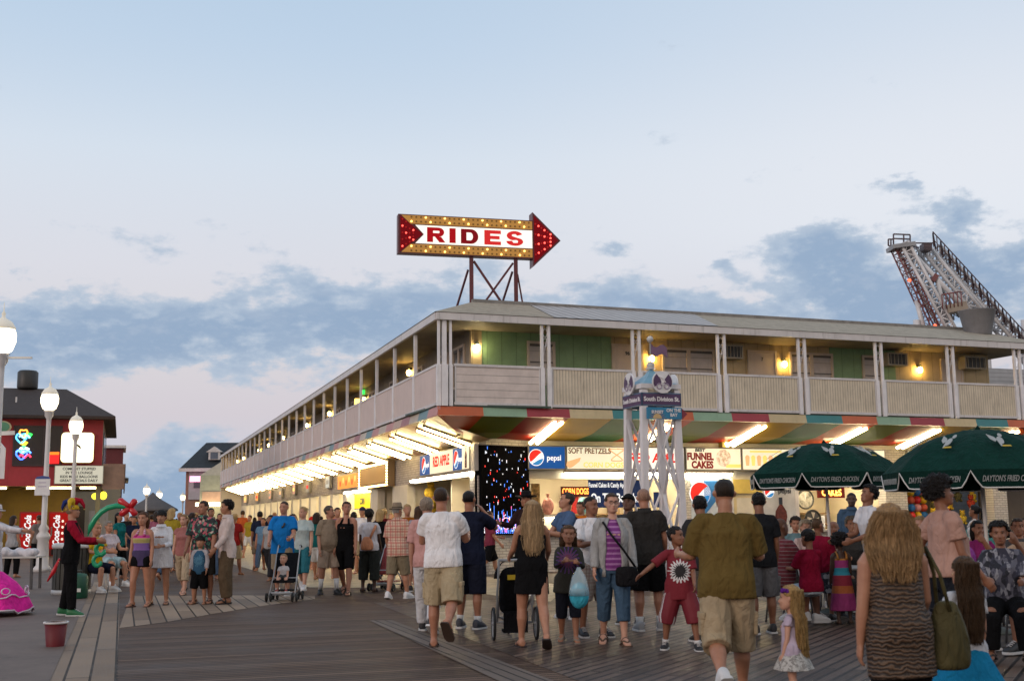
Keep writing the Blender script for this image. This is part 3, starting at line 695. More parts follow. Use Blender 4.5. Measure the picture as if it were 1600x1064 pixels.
# ------------------------------------------------------------------ signs on the stands
def backlit(name, col, s): return emit(name, col, s)
cream_l = backlit("sign_cream_lit", (1.0, .90, .66), .80)
white_l = backlit("sign_white_lit", (1.0, .95, .84), .92)
blue_l = backlit("sign_blue_lit", (.012, .075, .27), 1.0)
red_l = emit("sign_red_lit", (.75, .03, .02), .9); dred_l = emit("sign_dark_red", (.30, .025, .015), .55); brown_l = emit("sign_brown", (.28, .13, .05), .5)
orange_l = emit("sign_orange_pale", (.95, .50, .22), .9); grey_l = emit("sign_grey", (.40, .38, .34), .6); navy_l = emit("sign_navy", (.02, .035, .10), .6)
wht_p = emit("sign_white_letter", (.95, .95, .95), .9); yel_l = emit("sign_yellow", (1.0, .75, .2), .9); lblue_l = emit("sign_light_blue", (.03, .22, .52), .9)
frame_g = paint("sign_frame", (.22, .21, .19), .5)
def sign_box(name, label, F, u0, u1, z0, z1, v, face, depth=.12, flip=False, group=None, cat="sign"):
    o = thing(name, label, cat, tuple(F(u0, v, z0)), group=group)
    mb = MB(); mb.fbox(F, u0, u1, v - depth, v, z0, z1); mb.build("cabinet", frame_g, o)
    mb = MB(); mb.fbox(F, u0 + .03, u1 - .03, v - depth - .006, v - depth - .001, z0 + .03, z1 - .03); mb.build("face", face, o)
    return o
def axes(F): return (UR, Z) if F is FR else (-UL, Z)
def shape(name, poly, F, u, z, v, m, parent, th=.004, s=1.0, flipx=1):
    xd, yd = axes(F); mb = MB(); mb.prism([(p[0] * s * flipx, p[1] * s) for p in poly], F(u, v, z), xd, yd, th, 0); return mb.build(name, m, parent)
def wave_poly(r, lo, hi, n=24):
    """part of a disc of radius r between two wavy lines lo(x) and hi(x)"""
    xs = [-r + 2 * r * i / n for i in range(n + 1)]; top, bot = [], []
    for x in xs:
        c = math.sqrt(max(0, r * r - x * x)); top.append((x, max(-c, min(c, hi(x))))); bot.append((x, max(-c, min(c, lo(x)))))
    pts = top + bot[::-1]; out = [pts[0]]
    for p in pts[1:]:
        if (p[0] - out[-1][0]) ** 2 + (p[1] - out[-1][1]) ** 2 > 1e-8: out.append(p)
    return out
def cola_logo(F, u, z, v, r, parent):
    shape("logo_disc", circ(r * 1.08, 32), F, u, z, v, wht_p, parent, .002)
    k = .9 * r
    shape("logo_red", wave_poly(r * .98, lambda x: .05 * r + .55 * x + .18 * r * math.sin(x / r * 2.2), lambda x: 9), F, u, z, v - .003, red_l, parent, .002)
    shape("logo_blue", wave_poly(r * .98, lambda x: -9, lambda x: -.50 * r + .22 * x + .16 * r * math.sin(x / r * 2.4)), F, u, z, v - .003, lblue_l, parent, .002)
v0 = AW - .02; SV = v0 - .13
zt, zb = 3.46, 2.80
blk = paint("black_letter", (.02, .02, .02), .5)
o = sign_box("drink_sign", "blue lit soft drink sign beside the black light screen", FR, uR(822, v0), uR(880, v0), zb, zt, v0, blue_l)
us = lambda px: uR(px, v0)
cola_logo(FR, us(834), 3.13, SV - .004, .215, o); text("lettering", "pepsi", FR(us(861.5), SV - .002, 3.12), UR, Z, .22, wht_p, o, .004, .95)
o = sign_box("menu_sign", "lit cream sign reading soft pretzels and corn dogs with a pretzel picture", FR, us(881), us(974), zb, zt, v0, cream_l)
text("lettering", "SOFT PRETZELS", FR(us(917), SV - .002, 3.32), UR, Z, .22, brown_l, o, .006, .86)
text("lettering", "CORN DOGS", FR(us(938), SV - .002, 2.93), UR, Z, .20, yel_l, o, .006, 1.05)
mb = MB(); pr = [(.20 * math.sin(2 * a) * (1 + .2 * math.cos(a)), .19 * math.cos(a) - .02 * math.cos(3 * a)) for a in [i * 2 * math.pi / 40 for i in range(41)]]
mb.tube([FR(us(959) + p[0], SV - .006, 3.22 + p[1]) for p in pr], .018, 5); mb.build("pretzel_picture", orange_l, o)
shape("corn_dog_picture", [(-.25, -.08), (-.22, .02), (.12, .12), (.20, .14), (.16, .03), (-.05, -.12), (-.16, -.16)], FR, us(893), 3.0, SV - .003, orange_l, o)
o = sign_box("menu_sign", "lit white sign with red stylised lettering behind the white tower", FR, us(975), us(1064), zb, zt, v0, white_l)
text("lettering", "RED APPLE", FR(us(1019), SV - .002, 3.13), UR, Z, .36, red_l, o, .012, .98, slant=.1)
o = sign_box("menu_sign", "lit sign reading best funnel cakes with a round cake picture", FR, us(1066), us(1152), zb, zt, v0, cream_l)
text("lettering", "BEST", FR(us(1088), SV - .002, 3.38), UR, Z, .12, blk, o, .006, 1.3, slant=.2)
text("lettering", "FUNNEL", FR(us(1088), SV - .002, 3.19), UR, Z, .28, dred_l, o, .014, .84)
text("lettering", "CAKES", FR(us(1091), SV - .002, 2.95), UR, Z, .28, dred_l, o, .014, .86)
m_, t_, b_ = principled("cake_picture"); n_1 = noise(t_, objc(t_), 14, 5, .7); L(t_, ramp_n(t_, n_1, [(.4, (.35, .18, .08)), (.55, (.85, .75, .6)), (.7, (.95, .9, .8))]), b_.inputs['Emission Color']); b_.inputs['Emission Strength'].default_value = .7; b_.inputs['Base Color'].default_value = (.4, .3, .2, 1)
shape("cake_picture", circ(.25, 24), FR, us(1124), 3.16, SV - .003, m_, o)
shape("price_strip", [(-.25, -.05), (.25, -.05), (.25, .05), (-.25, .05)], FR, us(1139), 2.93, SV - .003, yel_l, o)
o = sign_box("menu_sign", "lit cream drinks sign with a row of cup pictures beside the left umbrella", FR, us(1153), us(1262), zb, zt, v0, cream_l)
shape("worn_caption", [(-.55, -.03), (.55, -.03), (.55, .03), (-.55, .03)], FR, us(1190), 3.36, SV - .003, yel_l, o)
for k in range(7):
    shape("cup_picture", [(-.05, -.14), (.05, -.14), (.075, .12), (.03, .17), (-.03, .17), (-.075, .12)], FR, us(1161 + 9 * k), 3.08, SV - .003, [orange_l, yel_l][k % 2], o)
o = sign_box("menu_sign", "lit cream menu sign above the second counter behind the left umbrella", FR, us(1263), us(1375), zb, zt, v0, cream_l)
o = sign_box("menu_sign", "lit white sign above the balloon game between the umbrellas", FR, us(1410), us(1541), zb, zt, v0, white_l)
# strip lamps below the signs
for a, b_, lb in ((878, 1062, "long bright strip lamp under the pretzel sign"), (1066, 1140, "bright strip lamp over the tall blue drink panel"), (1245, 1372, "bright strip lamp over the second counter")):
    o = thing("strip_lamp", lb, "lamp", tuple(FR(us(a), v0, 2.7)))
    mb = MB(); mb.fbox(FR, us(a), us(b_), v0 - .10, v0, 2.72, 2.79); mb.build("housing", house_m, o)
    mb = MB(); mb.tube([FR(us(a) + .05, v0 - .06, 2.69), FR(us(b_) - .05, v0 - .06, 2.69)], .045, 8); mb.build("tube", emit("strip_tube", (1.0, .9, .66), 34), o)
o = thing("box_lamp", "small square yellow lamp above the funnel cakes sign", "lamp", tuple(FR(us(1127), v0 - .1, 3.5)))
mb = MB(); mb.fbox(FR, us(1121), us(1134), v0 - .2, v0, 3.47, 3.66); mb.build("case", paint("lamp_case", (.5, .38, .1), .5), o); mb = MB(); mb.ball(FR(us(1127), v0 - .22, 3.57), .05, 8, 6); mb.build("bulb", emit("box_bulb", (1, .75, .3), 12), o)
# signs inside the stand
def plate(name, label, u0, u1, z0, z1, v, m, cat="sign", F=FR):
    o = thing(name, label, cat, tuple(F(u0, v, z0))); mb = MB(); mb.fbox(F, u0, u1, v - .04, v, z0, z1); mb.build("board", m, o); return o
v1_ = AW + .9; ui = lambda px: uR(px, v1_)
o = plate("neon_sign", "orange neon corn dogs sign hanging inside the left counter", ui(874), ui(917), 2.07, 2.36, v1_, paint("neon_back", (.10, .02, .01), .5))
text("neon_tube", "CORN DOGS", FR(ui(895.5), v1_ - .045, 2.215), UR, Z, .24, emit("neon_orange", (1, .28, .05), 4), o, .004, .58, lift=.02)
o = plate("menu_board", "dark blue board with white funnel cakes and candy apples lettering", ui(921), ui(1010), 1.75, 2.55, v1_ + .2, navy_l)
text("lettering", "Funnel Cakes & Candy Apples", FR(ui(952), v1_ + .15, 2.40), UR, Z, .19, wht_p, o, .004, .56)
text("lettering", "On The Boardwalk", FR(ui(968), v1_ + .15, 2.02), UR, Z, .36, wht_p, o, .010, .66)
o = plate("notice_board", "dark notice board with white writing behind the tower legs", ui(1022), ui(1050), 1.75, 2.2, v1_ + .2, navy_l)
o = plate("notice_board", "tall brown patterned panel inside the left counter", ui(834), ui(847), 1.4, 2.45, v1_ + .3, paint("brown_pattern", (.35, .22, .08), .6, .8, 9))
for k, (px, c, cn) in enumerate(((888, (.55, .62, .35), "green"), (914, (.25, .52, .58), "blue"), (860, (.75, .35, .3), "red"))):
    mb = MB(); p = FR(ui(px), v1_ + .3, 1.6); mb.ball(p + Z * .20, (.17, .17, .26), 12, 8)
    ob = mb.build("cotton_candy_bag", fabric(c, .6, .25)); tag(ob, "bag of %s cotton candy on the shelf in the left counter" % cn, "candy bag")
    mb = MB(); mb.tube([p + Z * .45, p + Z * .56], [.02, .06], 8); mb.build("knot", fabric(c), ob)
# tall drink panels and the second neon sign
o = plate("drink_poster", "tall blue and white soft drink panel beside the service door", us(1075), us(1138), .02, 2.53, AW + .05, paint("panel_white", (.50, .58, .66), .3))
mb = MB(); mb.prism([(0, 0), (.85, .9), (.85, 1.0), (0, 1.0)], FR(us(1096), AW - .002, 1.5), UR, Z, .004); mb.build("blue_corner", paint("panel_blue", (.03, .16, .42), .3), o)
cola_logo(FR, us(1090), 2.13, AW - .004, .33, o)
o = plate("drink_poster", "tall grey soft drink panel with a bottle picture beside the second counter", us(1188), us(1237), .02, 2.53, AW + .05, paint("panel_silver", (.52, .53, .55), .3))
cola_logo(FR, us(1197), 2.17, AW - .004, .16, o); text("lettering", "pepsi", FR(us(1221), AW + .006, 2.2), UR, Z, .22, blk, o, .002)
bt = [(.05, .62), (.05, .42), (.19, .22), (.21, .05), (.17, -.1), (.21, -.3), (.20, -.62)]
mb = MB(); mb.prism([(-x, z) for x, z in bt] + [(x, z) for x, z in reversed(bt)], FR(us(1214), AW - .003, 1.38), UR, Z, .004); mb.build("bottle_picture", paint("cola_brown", (.10, .02, .012), .2, .5, 14), o)
mb = MB(); mb.prism([(-.06, .42), (.06, .42), (.06, .63), (-.06, .63)], FR(us(1214), AW - .009, 1.38), UR, Z, .004); mb.build("bottle_cap", paint("cap_dark", (.02, .03, .05), .3), o)
cola_logo(FR, us(1214), 1.22, AW - .012, .12, o)
o = plate("neon_sign", "red neon funnel cakes sign hanging in the second counter", ui(1270), ui(1312), 2.0, 2.56, v1_, paint("neon_red_back", (.22, .01, .008), .5))
text("neon_tube", "FUNNEL", FR(ui(1291), v1_ - .045, 2.42), UR, Z, .26, emit("neon_red", (1, .16, .04), 5), o, .006, .72, lift=.02); text("neon_tube", "CAKES", FR(ui(1291), v1_ - .045, 2.16), UR, Z, .30, emit("neon_yellow", (1, .62, .10), 4), o, .006, .82, lift=.02)
def disc_thing(name, label, cat, px, z, r, m, v, ring=None):
    o = thing(name, label, cat, tuple(FR(uR(px, v), v, z))); c = FR(uR(px, v), v, z); mb = MB(); mb.prism(circ(r, 28), c, UR, Z, .03); mb.build("face", m, o)
    mb = MB(); mb.tube([c - VR * .035 + UR * r * math.cos(a) + Z * r * math.sin(a) for a in [i * 2 * math.pi / 28 for i in range(29)]], .03, 6); mb.build("rim", ring or black_m, o); return o, c
o, c = disc_thing("wall_clock", "round black and white plate sign on the wall of the second counter", "clock", 1251, 1.98, .30, paint("clock_pattern", (.25, .24, .2), .5, .9, 7), AW + 2.3)
mb = MB(); mb.bar(c - VR * .04, c - VR * .04 + Z * .2, .02); mb.build("hand", white_p, o)
o, c = disc_thing("electric_fan", "round wire cage fan on the second counter", "fan", 1261, 1.35, .27, paint("fan_dark", (.05, .05, .05), .5), AW + .4)
for k in range(4):
    a = k * math.pi / 2; mb = MB(); mb.prism([(.02, -.02), (.2, -.08), (.22, .06)], c - VR * .04, UR * math.cos(a) + Z * math.sin(a), Z * math.cos(a) - UR * math.sin(a), .01); mb.build("blade", paint("fan_blade", (.45, .4, .32), .4), o)
mb = MB(); mb.tube([c - Z * .27, Vector((c.x, c.y, 1.05))], .03, 8); mb.build("stand", black_m, o)
# goods on the counters of the stands
def goods(kind, px, v, z, label, c=(.6, .6, .6)):
    p = FR(uR(px, v), v, z); o = thing(kind, label, kind.replace('_', ' '), tuple(p)); F_ = lambda u, w, h: p + UR * u + VR * w + Z * h
    if kind == 'display_cabinet':
        mb = MB(); mb.fbox(F_, -.42, .42, -.2, .2, 0, .06); mb.fbox(F_, -.42, .42, -.2, .2, .46, .52); mb.fbox(F_, -.42, .42, .17, .2, .06, .46); mb.build("case", counter_m, o)
        mb = MB(); mb.fbox(F_, -.38, .38, -.15, .1, .42, .455); mb.build("lamp", emit("cabinet_lamp", (1, .85, .55), 14), o)
        mb = MB()
        for k in range(6): mb.ball(F_(-.3 + .12 * k, -.02, .10), (.06, .06, .045), 8, 5)
        mb.build("pastries", paint("pastry", (.5, .28, .08), .6, .3, 8), o)
    elif kind == 'cup_stack':
        mb = MB(); mb.lathe([(.045, 0), (.055, .12), (.05, .121), (.058, .26), (.054, .27), (.062, .40)], p, 12); mb.build("cups", paint("cup_pile_%d" % px, c, .5), o); mb = MB(); mb.lathe([(.062, .402), (.066, .41), (.06, .415)], p, 12); mb.build("rim", white_p, o)
    elif kind == 'drink_dispenser':
        mb = MB(); mb.fbox(F_, -.2, .2, -.15, .15, 0, .12); mb.fbox(F_, -.2, .2, .03, .15, .12, .62); mb.fbox(F_, -.2, .2, -.15, .15, .62, .78); mb.build("body", paint("dispenser_%d" % px, c, .35), o)
        mb = MB()
        for k in range(4): mb.fbox(F_, -.17 + .09 * k, -.11 + .09 * k, -.08, -.02, .52, .615)
        mb.build("taps", black_m, o)
    else:
        mb = MB(); mb.fbox(F_, -.16, .16, -.1, .1, 0, .2); mb.fbox(F_, -.12, .14, -.08, .1, .202, .36); mb.build("cartons", paint("carton_%d" % px, c, .7, .3, 7), o); mb = MB(); mb.fbox(F_, -.1, .1, -.106, -.102, .05, .14); mb.build("printed_label", white_p, o)
goods('display_cabinet', 857, AW + .35, 1.041, "lit glass pastry cabinet on the left counter beside the black screen")
goods('drink_dispenser', 893, AW + 2.9, 1.591, "red drink dispenser on the back shelf of the left counter", (.35, .02, .02))
goods('cup_stack', 902, AW + .3, 1.041, "stack of white paper cups on the left counter"); goods('cup_stack', 940, AW + .35, 1.041, "stack of red paper cups on the left counter", (.5, .04, .03))
goods('carton_pile', 955, AW + 2.9, 1.591, "brown cartons on the back shelf of the left counter", (.35, .22, .1)); goods('carton_pile', 1012, AW + .4, 1.041, "yellow cartons on the counter behind the tower legs", (.6, .4, .05)); goods('drink_dispenser', 1040, AW + 2.9, 1.591, "blue drink dispenser on the shelf behind the tower", (.03, .10, .3))
goods('drink_dispenser', 1352, AW + 2.9, 1.541, "black drink dispenser on the back shelf of the second counter", (.03, .03, .035)); goods('carton_pile', 1300, AW + 2.9, 1.541, "orange cartons on the back shelf of the second counter", (.6, .25, .05)); goods('cup_stack', 1278, AW + .3, 1.041, "stack of white paper cups on the second counter"); goods('cup_stack', 1362, AW + .3, 1.041, "stack of yellow paper cups on the second counter", (.6, .45, .05))
# prizes and balloons of the game stall
bc = [(.75, .03, .03), (.85, .55, .03), (.03, .20, .55), (.85, .35, .35), (.75, .12, .05)]
for r_ in range(5):
    for c_ in range(3):
        px = 1415 + 9.5 * c_; p = FR(uR(px, AW + 1.0), AW + 1.0, 1.42 + .25 * r_)
        k = (r_ * 2 + c_) % 5; mb = MB(); mb.ball(p, (.125, .125, .13), 12, 8); ob = mb.build("balloon", paint("balloon_%d" % k, bc[k], .25, .05))
        tag(ob, "%s balloon on the dart game board" % ["red", "yellow", "blue", "pink", "orange red"][k], "balloon", "balloons on the dart game")
        mb = MB(); mb.tube([p + Z * -.12, p + Z * -.15], [.01, .02], 6); mb.build("knot", paint("balloon_%d" % k, bc[k]), ob)
prz = [(.75, .5, .05), (.10, .09, .04), (.65, .62, .58), (.55, .38, .05), (.35, .05, .03)]
for k in range(14):
    px = 1448 + 6.6 * (k % 12) + (3 if k > 11 else 0); zz = 1.35 + .36 * (k % 4) + .08 * math.sin(k * 3)
    p = FR(uR(px, AW + .7), AW + .7 + .12 * (k % 3), zz); mb = MB()
    mb.ball(p, (.12, .11, .15), 10, 7); mb.ball(p + Z * .2, (.095, .09, .09), 10, 7)
    for s_ in (-1, 1): mb.ball(p + Z * .28 + UR * .07 * s_, .035, 8, 5); mb.ball(p - Z * .12 + UR * .08 * s_ - VR * .05, (.05, .07, .05), 8, 5); mb.ball(p + UR * .12 * s_ + Z * .04, (.05, .04, .08), 8, 5)
    q = k % 5; ob = mb.build("plush_toy", fabric(prz[q], .95, .2)); tag(ob, "%s plush prize hanging in the game stall" % ["yellow", "dark brown", "white", "gold", "red"][q], "toy", "plush prizes in the game stall")
# ------------------------------------------------------------------ LED screen on the chamfered corner
ca, cb = cA.copy(), cB.copy(); xd = (cb - ca).normalized(); nd = Vector((xd.y, -xd.x, 0)); wd = (cb - ca).length
o = thing("light_screen", "tall black screen of falling red white and blue lights on the building corner", "screen", tuple((ca + cb) / 2 + Z * 1.02))
mb = MB(); c8 = lambda d0, d1, z0, z1: [ca + nd * d0 + Z * z0, cb + nd * d0 + Z * z0, cb + nd * d1 + Z * z0, ca + nd * d1 + Z * z0, ca + nd * d0 + Z * z1, cb + nd * d0 + Z * z1, cb + nd * d1 + Z * z1, ca + nd * d1 + Z * z1]
mb.hexa(c8(-.2, .10, 1.03, 3.43)); mb.build("cabinet", paint("screen_black", (.003, .003, .004), .9, bump=0), o); MATS['screen_black'].node_tree.nodes['Principled BSDF'].inputs['Specular IOR Level'].default_value = .03
led = [emit("led_red", (1, .05, .04), 1.8), emit("led_blue", (.08, .25, 1), 2), emit("led_white", (.9, .92, 1), 1.6), emit("led_pink", (1, .25, .42), 1.8)]
mb = MB(); rnd = random.Random(4)
def dot(x, z, w, h, k): a = ca + nd * .104 + xd * x + Z * z; mb.quad(a, a + xd * w, a + xd * w + Z * h, a + Z * h, k)
for i in range(85):
    x = rnd.uniform(.05, wd - .07); z = 1.5 + 1.85 * rnd.random() ** .9; dot(x, z, .018, rnd.choice((.02, .03, .05, .08)), rnd.choice((0, 1, 2, 1, 2, 0)))
for i in range(230):
    x = rnd.uniform(.04, wd - .06); f = 1 - abs(x / wd - .5) * 1.3; z = 1.09 + .5 * f * rnd.random() ** 1.5; dot(x, z, .02, rnd.choice((.03, .05, .10)), rnd.choice((1, 1, 2, 3, 0, 2)))
for i in range(8): x = wd * (.16 + .09 * i); dot(x, 1.2, .014, rnd.uniform(.35, .75), 1)
for i in range(40):
    a = i * 2 * math.pi / 40; dot(wd * .5 + .15 * math.cos(a), 1.33 + .15 * math.sin(a), .022, .022, 2 if i % 2 else 3)
for i in range(60): dot(wd * .08 + wd * .84 * (i % 20) / 20, 1.075 + .035 * (i // 20), .035, .02, 1)
mb.build("lit_pixels", led, o)
mb = MB(); mb.fbox(FL, ul(748) - .02, ul(748) + .34, BW - .14, BW - .02, 2.75, 3.46); o = tag(mb.build("blank_sign", paint("panel_grey", (.42, .41, .40), .5)), "plain grey panel closing the sign row beside the black screen", "panel")
# --- signs on the left wall
vl = BW - .03; sl = lambda px: uL(px, vl - .12); xl = -UL
o = sign_box("drink_sign", "row of lit blue and cream red apple signs round the corner from the black screen", FL, sl(733), sl(657), 2.80, 3.46, vl, cream_l)
for a, b_ in ((672, 657), (722, 708)): mb = MB(); mb.fbox(FL, sl(a), sl(b_), vl - .135, vl - .128, 2.83, 3.43); mb.build("blue_panel", blue_l, o)
text("lettering", "RED APPLE", FL((sl(672) + sl(708)) / 2, vl - .13, 3.16), xl, Z, .42, red_l, o, .012, .95)
for px in (664.5, 715): cola_logo(FL, sl(px) + .12, 3.13, vl - .139, .24, o); text("lettering", "pepsi", FL(sl(px) - .32, vl - .136, 3.12), xl, Z, .22, wht_p, o, .003)
mb = MB(); mb.prism([(-x, z) for x, z in bt] + [(x, z) for x, z in reversed(bt)], FL(sl(728), vl - .13, 3.13), xl * .5, Z * .45, .004); mb.build("bottle_picture", paint("cola_brown", (.10, .02, .012)), o)
o = thing("strip_lamp", "bright strip lamp under the red apple sign", "lamp", tuple(FL(sl(735), vl, 2.7))); mb = MB(); mb.tube([FL(sl(733), vl - .06, 2.70), FL(sl(640), vl - .06, 2.70)], .045, 8); mb.build("tube", MATS["strip_tube"], o); mb = MB(); mb.fbox(FL, sl(733), sl(640), vl - .1, vl, 2.735, 2.79); mb.build("housing", house_m, o)
# marquee board with bulbs
u0, u1 = sl(612), sl(567)
o = thing("marquee_sign", "dark marquee board edged with glowing bulbs on the street side", "sign", tuple(FL(u0, vl, 2.7)))
mb = MB(); mb.fbox(FL, u0, u1, vl - .25, vl, 2.62, 3.52); mb.build("cabinet", paint("marquee_brown", (.16, .10, .05), .5), o)
mb = MB(); mb.fbox(FL, u0 + .2, u1 - .2, vl - .262, vl - .252, 2.78, 3.36); mb.build("face", emit("marquee_face", (.45, .24, .08), .7), o)
bulb = emit("marquee_bulb", (1, .66, .22), 14)
mb = MB()
for k in range(22):
    for z in (2.68, 3.45): mb.ball(FL(u0 + .1 + (u1 - u0 - .2) * k / 21, vl - .27, z), .035, 6, 4)
for k in range(1, 8):
    for uu in (u0 + .1, u1 - .1): mb.ball(FL(uu, vl - .27, 2.68 + .77 * k / 8), .035, 6, 4)
mb.build("bulb_row", bulb, o)
o = sign_box("menu_sign", "glowing orange food picture sign beside the bulb marquee", FL, sl(561), sl(530), 2.74, 3.36, vl, emit("menu_orange", (1, .33, .06), 1.0), .15)
for k in range(6): shape("food_picture", circ(.13, 10), FL, sl(534 + 4.6 * k), 3.0 + .12 * (k % 2), vl - .158, [red_l, yel_l][k % 2], o)
for k, (px, w, z, c, lb) in enumerate(((513, 1.1, 2.9, (.55, .56, .5), "grey lit sign beyond the orange food sign"), (482, 1.0, 2.85, (.35, .3, .25), "dim brown sign halfway along the street side"), (461, 1.0, 2.85, (.55, .28, .2), "reddish sign halfway along the street side"), (440, 1.1, 2.8, (.3, .28, .26), "dark sign further along the street side"), (424, 1.2, 2.8, (.75, .35, .2), "pink striped sign further along the street side"), (404, 1.6, 2.8, (1, .42, .1), "orange lit sign near the far end of the street side"), (386, 2.0, 2.8, (.9, .55, .25), "pale orange lit sign at the far end of the street side"))):
    c_ = sl(px); o = sign_box("shop_sign", lb, FL, c_ - w / 2, c_ + w / 2, z, z + .55, vl, emit("shop_sign_%d" % k, c, .8), .12)
    shape("faded_print", [(-w * .35, -.09), (w * .35, -.09), (w * .35, .09), (-w * .35, .09)], FL, c_, z + .28, vl - .13, [grey_l, red_l, yel_l, orange_l][k % 4], o)
o = sign_box("poster", "bright yellow poster in the doorway under the orange sign", FL, ul(570) , ul(546), 1.9, 2.55, BW + .3, emit("poster_yellow", (1, .72, .02), .9), .05); text("lettering", "CORN", FL(ul(558), BW + .245, 2.2), xl, Z, .36, blk, o, .01)
o = thing("strip_lamp", "bright strip lamp under the orange food sign", "lamp", tuple(FL(sl(571), vl, 2.6))); mb = MB(); mb.tube([FL(sl(571), vl - .08, 2.60), FL(sl(538), vl - .08, 2.60)], .045, 8); mb.build("tube", MATS["strip_tube"], o); mb = MB(); mb.fbox(FL, sl(571), sl(538), vl - .12, vl - .02, 2.635, 2.67); mb.build("housing", house_m, o)
p = FL(ul(650), BW + .5, 1.9); mb = MB(); mb.ball(p, (.26, .22, .30), 14, 10); mb.ball(p + Z * .42, (.22, .2, .2), 14, 10); mb.ball(p + Z * .68, (.12, .12, .12), 12, 8)
for s_ in (-1, 1): mb.ball(p + UL * .2 * s_ + Z * .05, (.11, .10, .18), 10, 8); mb.ball(p + UL * .12 * s_ - Z * .33, (.12, .14, .12), 10, 8)
ob = mb.build("plush_toy", fabric((.85, .5, .05), .9, .3)); tag(ob, "big yellow stuffed toy hanging in the doorway behind the plaid shirt man", "toy"); mb = MB(); mb.tube([p + Z * .8, p + Z * 1.2], .01, 5); mb.build("cord", black_m, ob)

# ------------------------------------------------------------------ the rooftop arrow sign
pl_, pr_ = P(622, 366, 33.3), P(838, 375, 34.3)
sx = Vector((pr_.x - pl_.x, pr_.y - pl_.y, 0)); SW = sx.length; sx.normalize(); sn = Vector((sx.y, -sx.x, 0))
zc = P(730, 370, 33.8).z; HB = .575
O = Vector((pl_.x, pl_.y, zc))
o = thing("rooftop_sign", "red arrow sign with glowing bulbs reading rides on top of the roof", "sign", (O.x + SW * .5 * sx.x, O.y + SW * .5 * sx.y, 7.5))
dred = paint("sign_maroon", (.10, .015, .022), .4, .2); redp = emit("sign_red_face", (.36, .006, .014), .22); gold = emit("sign_gold", (.72, .36, .09), .42)
def Q(x, z, d=0.0): return O + sx * x + Z * z + sn * d
hx = SW - .12
mb = MB(); mb.prism([(0, -HB), (SW + .02, -HB), (SW + .02, HB), (0, HB)], Q(0, 0, -.55), sx, Z, -.0001)
mb = MB(); mb.prism([(0, -HB), (hx, -HB), (hx, HB), (0, HB)], Q(0, 0, -.28), sx, Z, .30); mb.build("cabinet", dred, o)
mb = MB(); mb.prism([(hx, -.83), (hx + .86, 0), (hx, .83)], Q(0, 0, -.36), sx, Z, .40); mb.build("arrow_head", dred, o)
mb = MB(); mb.prism([(hx + .04, -.72), (hx + .78, 0), (hx + .04, .72)], Q(0, 0, .041), sx, Z, .008); mb.build("arrow_face", redp, o)
mb = MB(); mb.prism([(.06, -HB + .05), (.72, 0), (.06, HB - .05)], Q(0, 0, .021), sx, Z, .010); mb.build("tail_face", redp, o)
mb = MB(); tq = .27
mb.prism([(.09, HB - .03), (.36, tq + .03), (hx - .01, tq + .03), (hx - .01, HB - .03)], Q(0, 0, .021), sx, Z, .008)
b2 = MB(); b2.prism([(.36, -tq - .03), (.09, -HB + .03), (hx - .01, -HB + .03), (hx - .01, -tq - .03)], Q(0, 0, .021), sx, Z, .008)
mb.build("bulb_panel", gold, o); b2.build("bulb_panel", gold, o)
mb = MB(); mb.prism([(.50, -tq), (hx - .01, -tq), (hx - .01, tq), (.50, tq), (.75, 0)], Q(0, 0, .021), sx, Z, .006); mb.build("lit_panel", emit("rides_white", (1, .95, .84), 1.0), o)
lr = [emit("rides_red", (.50, .006, .012), .6), emit("rides_red_dark", (.30, .006, .012), .5), emit("rides_red_bright", (.72, .03, .03), .75)]
# extended bold letters drawn as outlines
def letter(polys, x, w, m):
    mb = MB(); h = tq * 1.62
    for pz in polys: mb.prism([(x + a * w, (b - .5) * h) for a, b in pz], Q(0, 0, .028), sx, Z, .006)
    mb.build("letter", m, o)
def arcp(cx, cy, rx, ry, a0, a1, n=10): return [(cx + rx * math.cos(R(a0 + (a1 - a0) * i / n)), cy + ry * math.sin(R(a0 + (a1 - a0) * i / n))) for i in range(n + 1)]
LW = .52
letter([[(0, 0), (.34, 0), (.34, 1), (0, 1)], [(.34, .78), (.62, .78)] + arcp(.66, .70, .05, .08, 90, -90, 6) + [(.34, .62), (.34, .38), (.64, .38)] + arcp(.66, .69, .31, .31, -70, 90) + [(.34, 1)], [(.44, .38), (.70, 0), (1.04, 0), (.80, .38)]], .84, LW, lr[0])
letter([[(0, 0), (1, 0), (1, 1), (0, 1)]], 1.50, .185, lr[0])
letter([[(0, 0), (.32, 0), (.32, 1), (0, 1)], [(.32, 0), (.55, 0)] + arcp(.58, .5, .42, .5, -90, 90, 12) + [(.32, 1), (.32, .77)] + arcp(.54, .5, .15, .27, 90, -90, 8) + [(.32, .23)]], 1.84, LW, lr[1])
letter([[(0, 0), (1, 0), (1, .24), (.36, .24), (.36, .39), (.92, .39), (.92, .62), (.36, .62), (.36, .76), (1, .76), (1, 1), (0, 1)]], 2.54, .50, lr[2])
letter([arcp(.5, .69, .47, .33, 20, 250, 14) + [(.55, .40)] + arcp(.60, .30, .09, .10, 80, -60, 6) + [(.42, .20), (.34, .34), (.0, .31)] + arcp(.5, .30, .49, .30, 190, 400, 16) + [(.52, .60)] + arcp(.44, .72, .11, .08, 240, 90, 6) + [(.56, .80), (.64, .70)]], 3.20, .52, lr[2])
rng = random.Random(9)
bb = {k: MB() for k in ('gold_lit', 'gold_dim', 'red_lit', 'red_dim')}
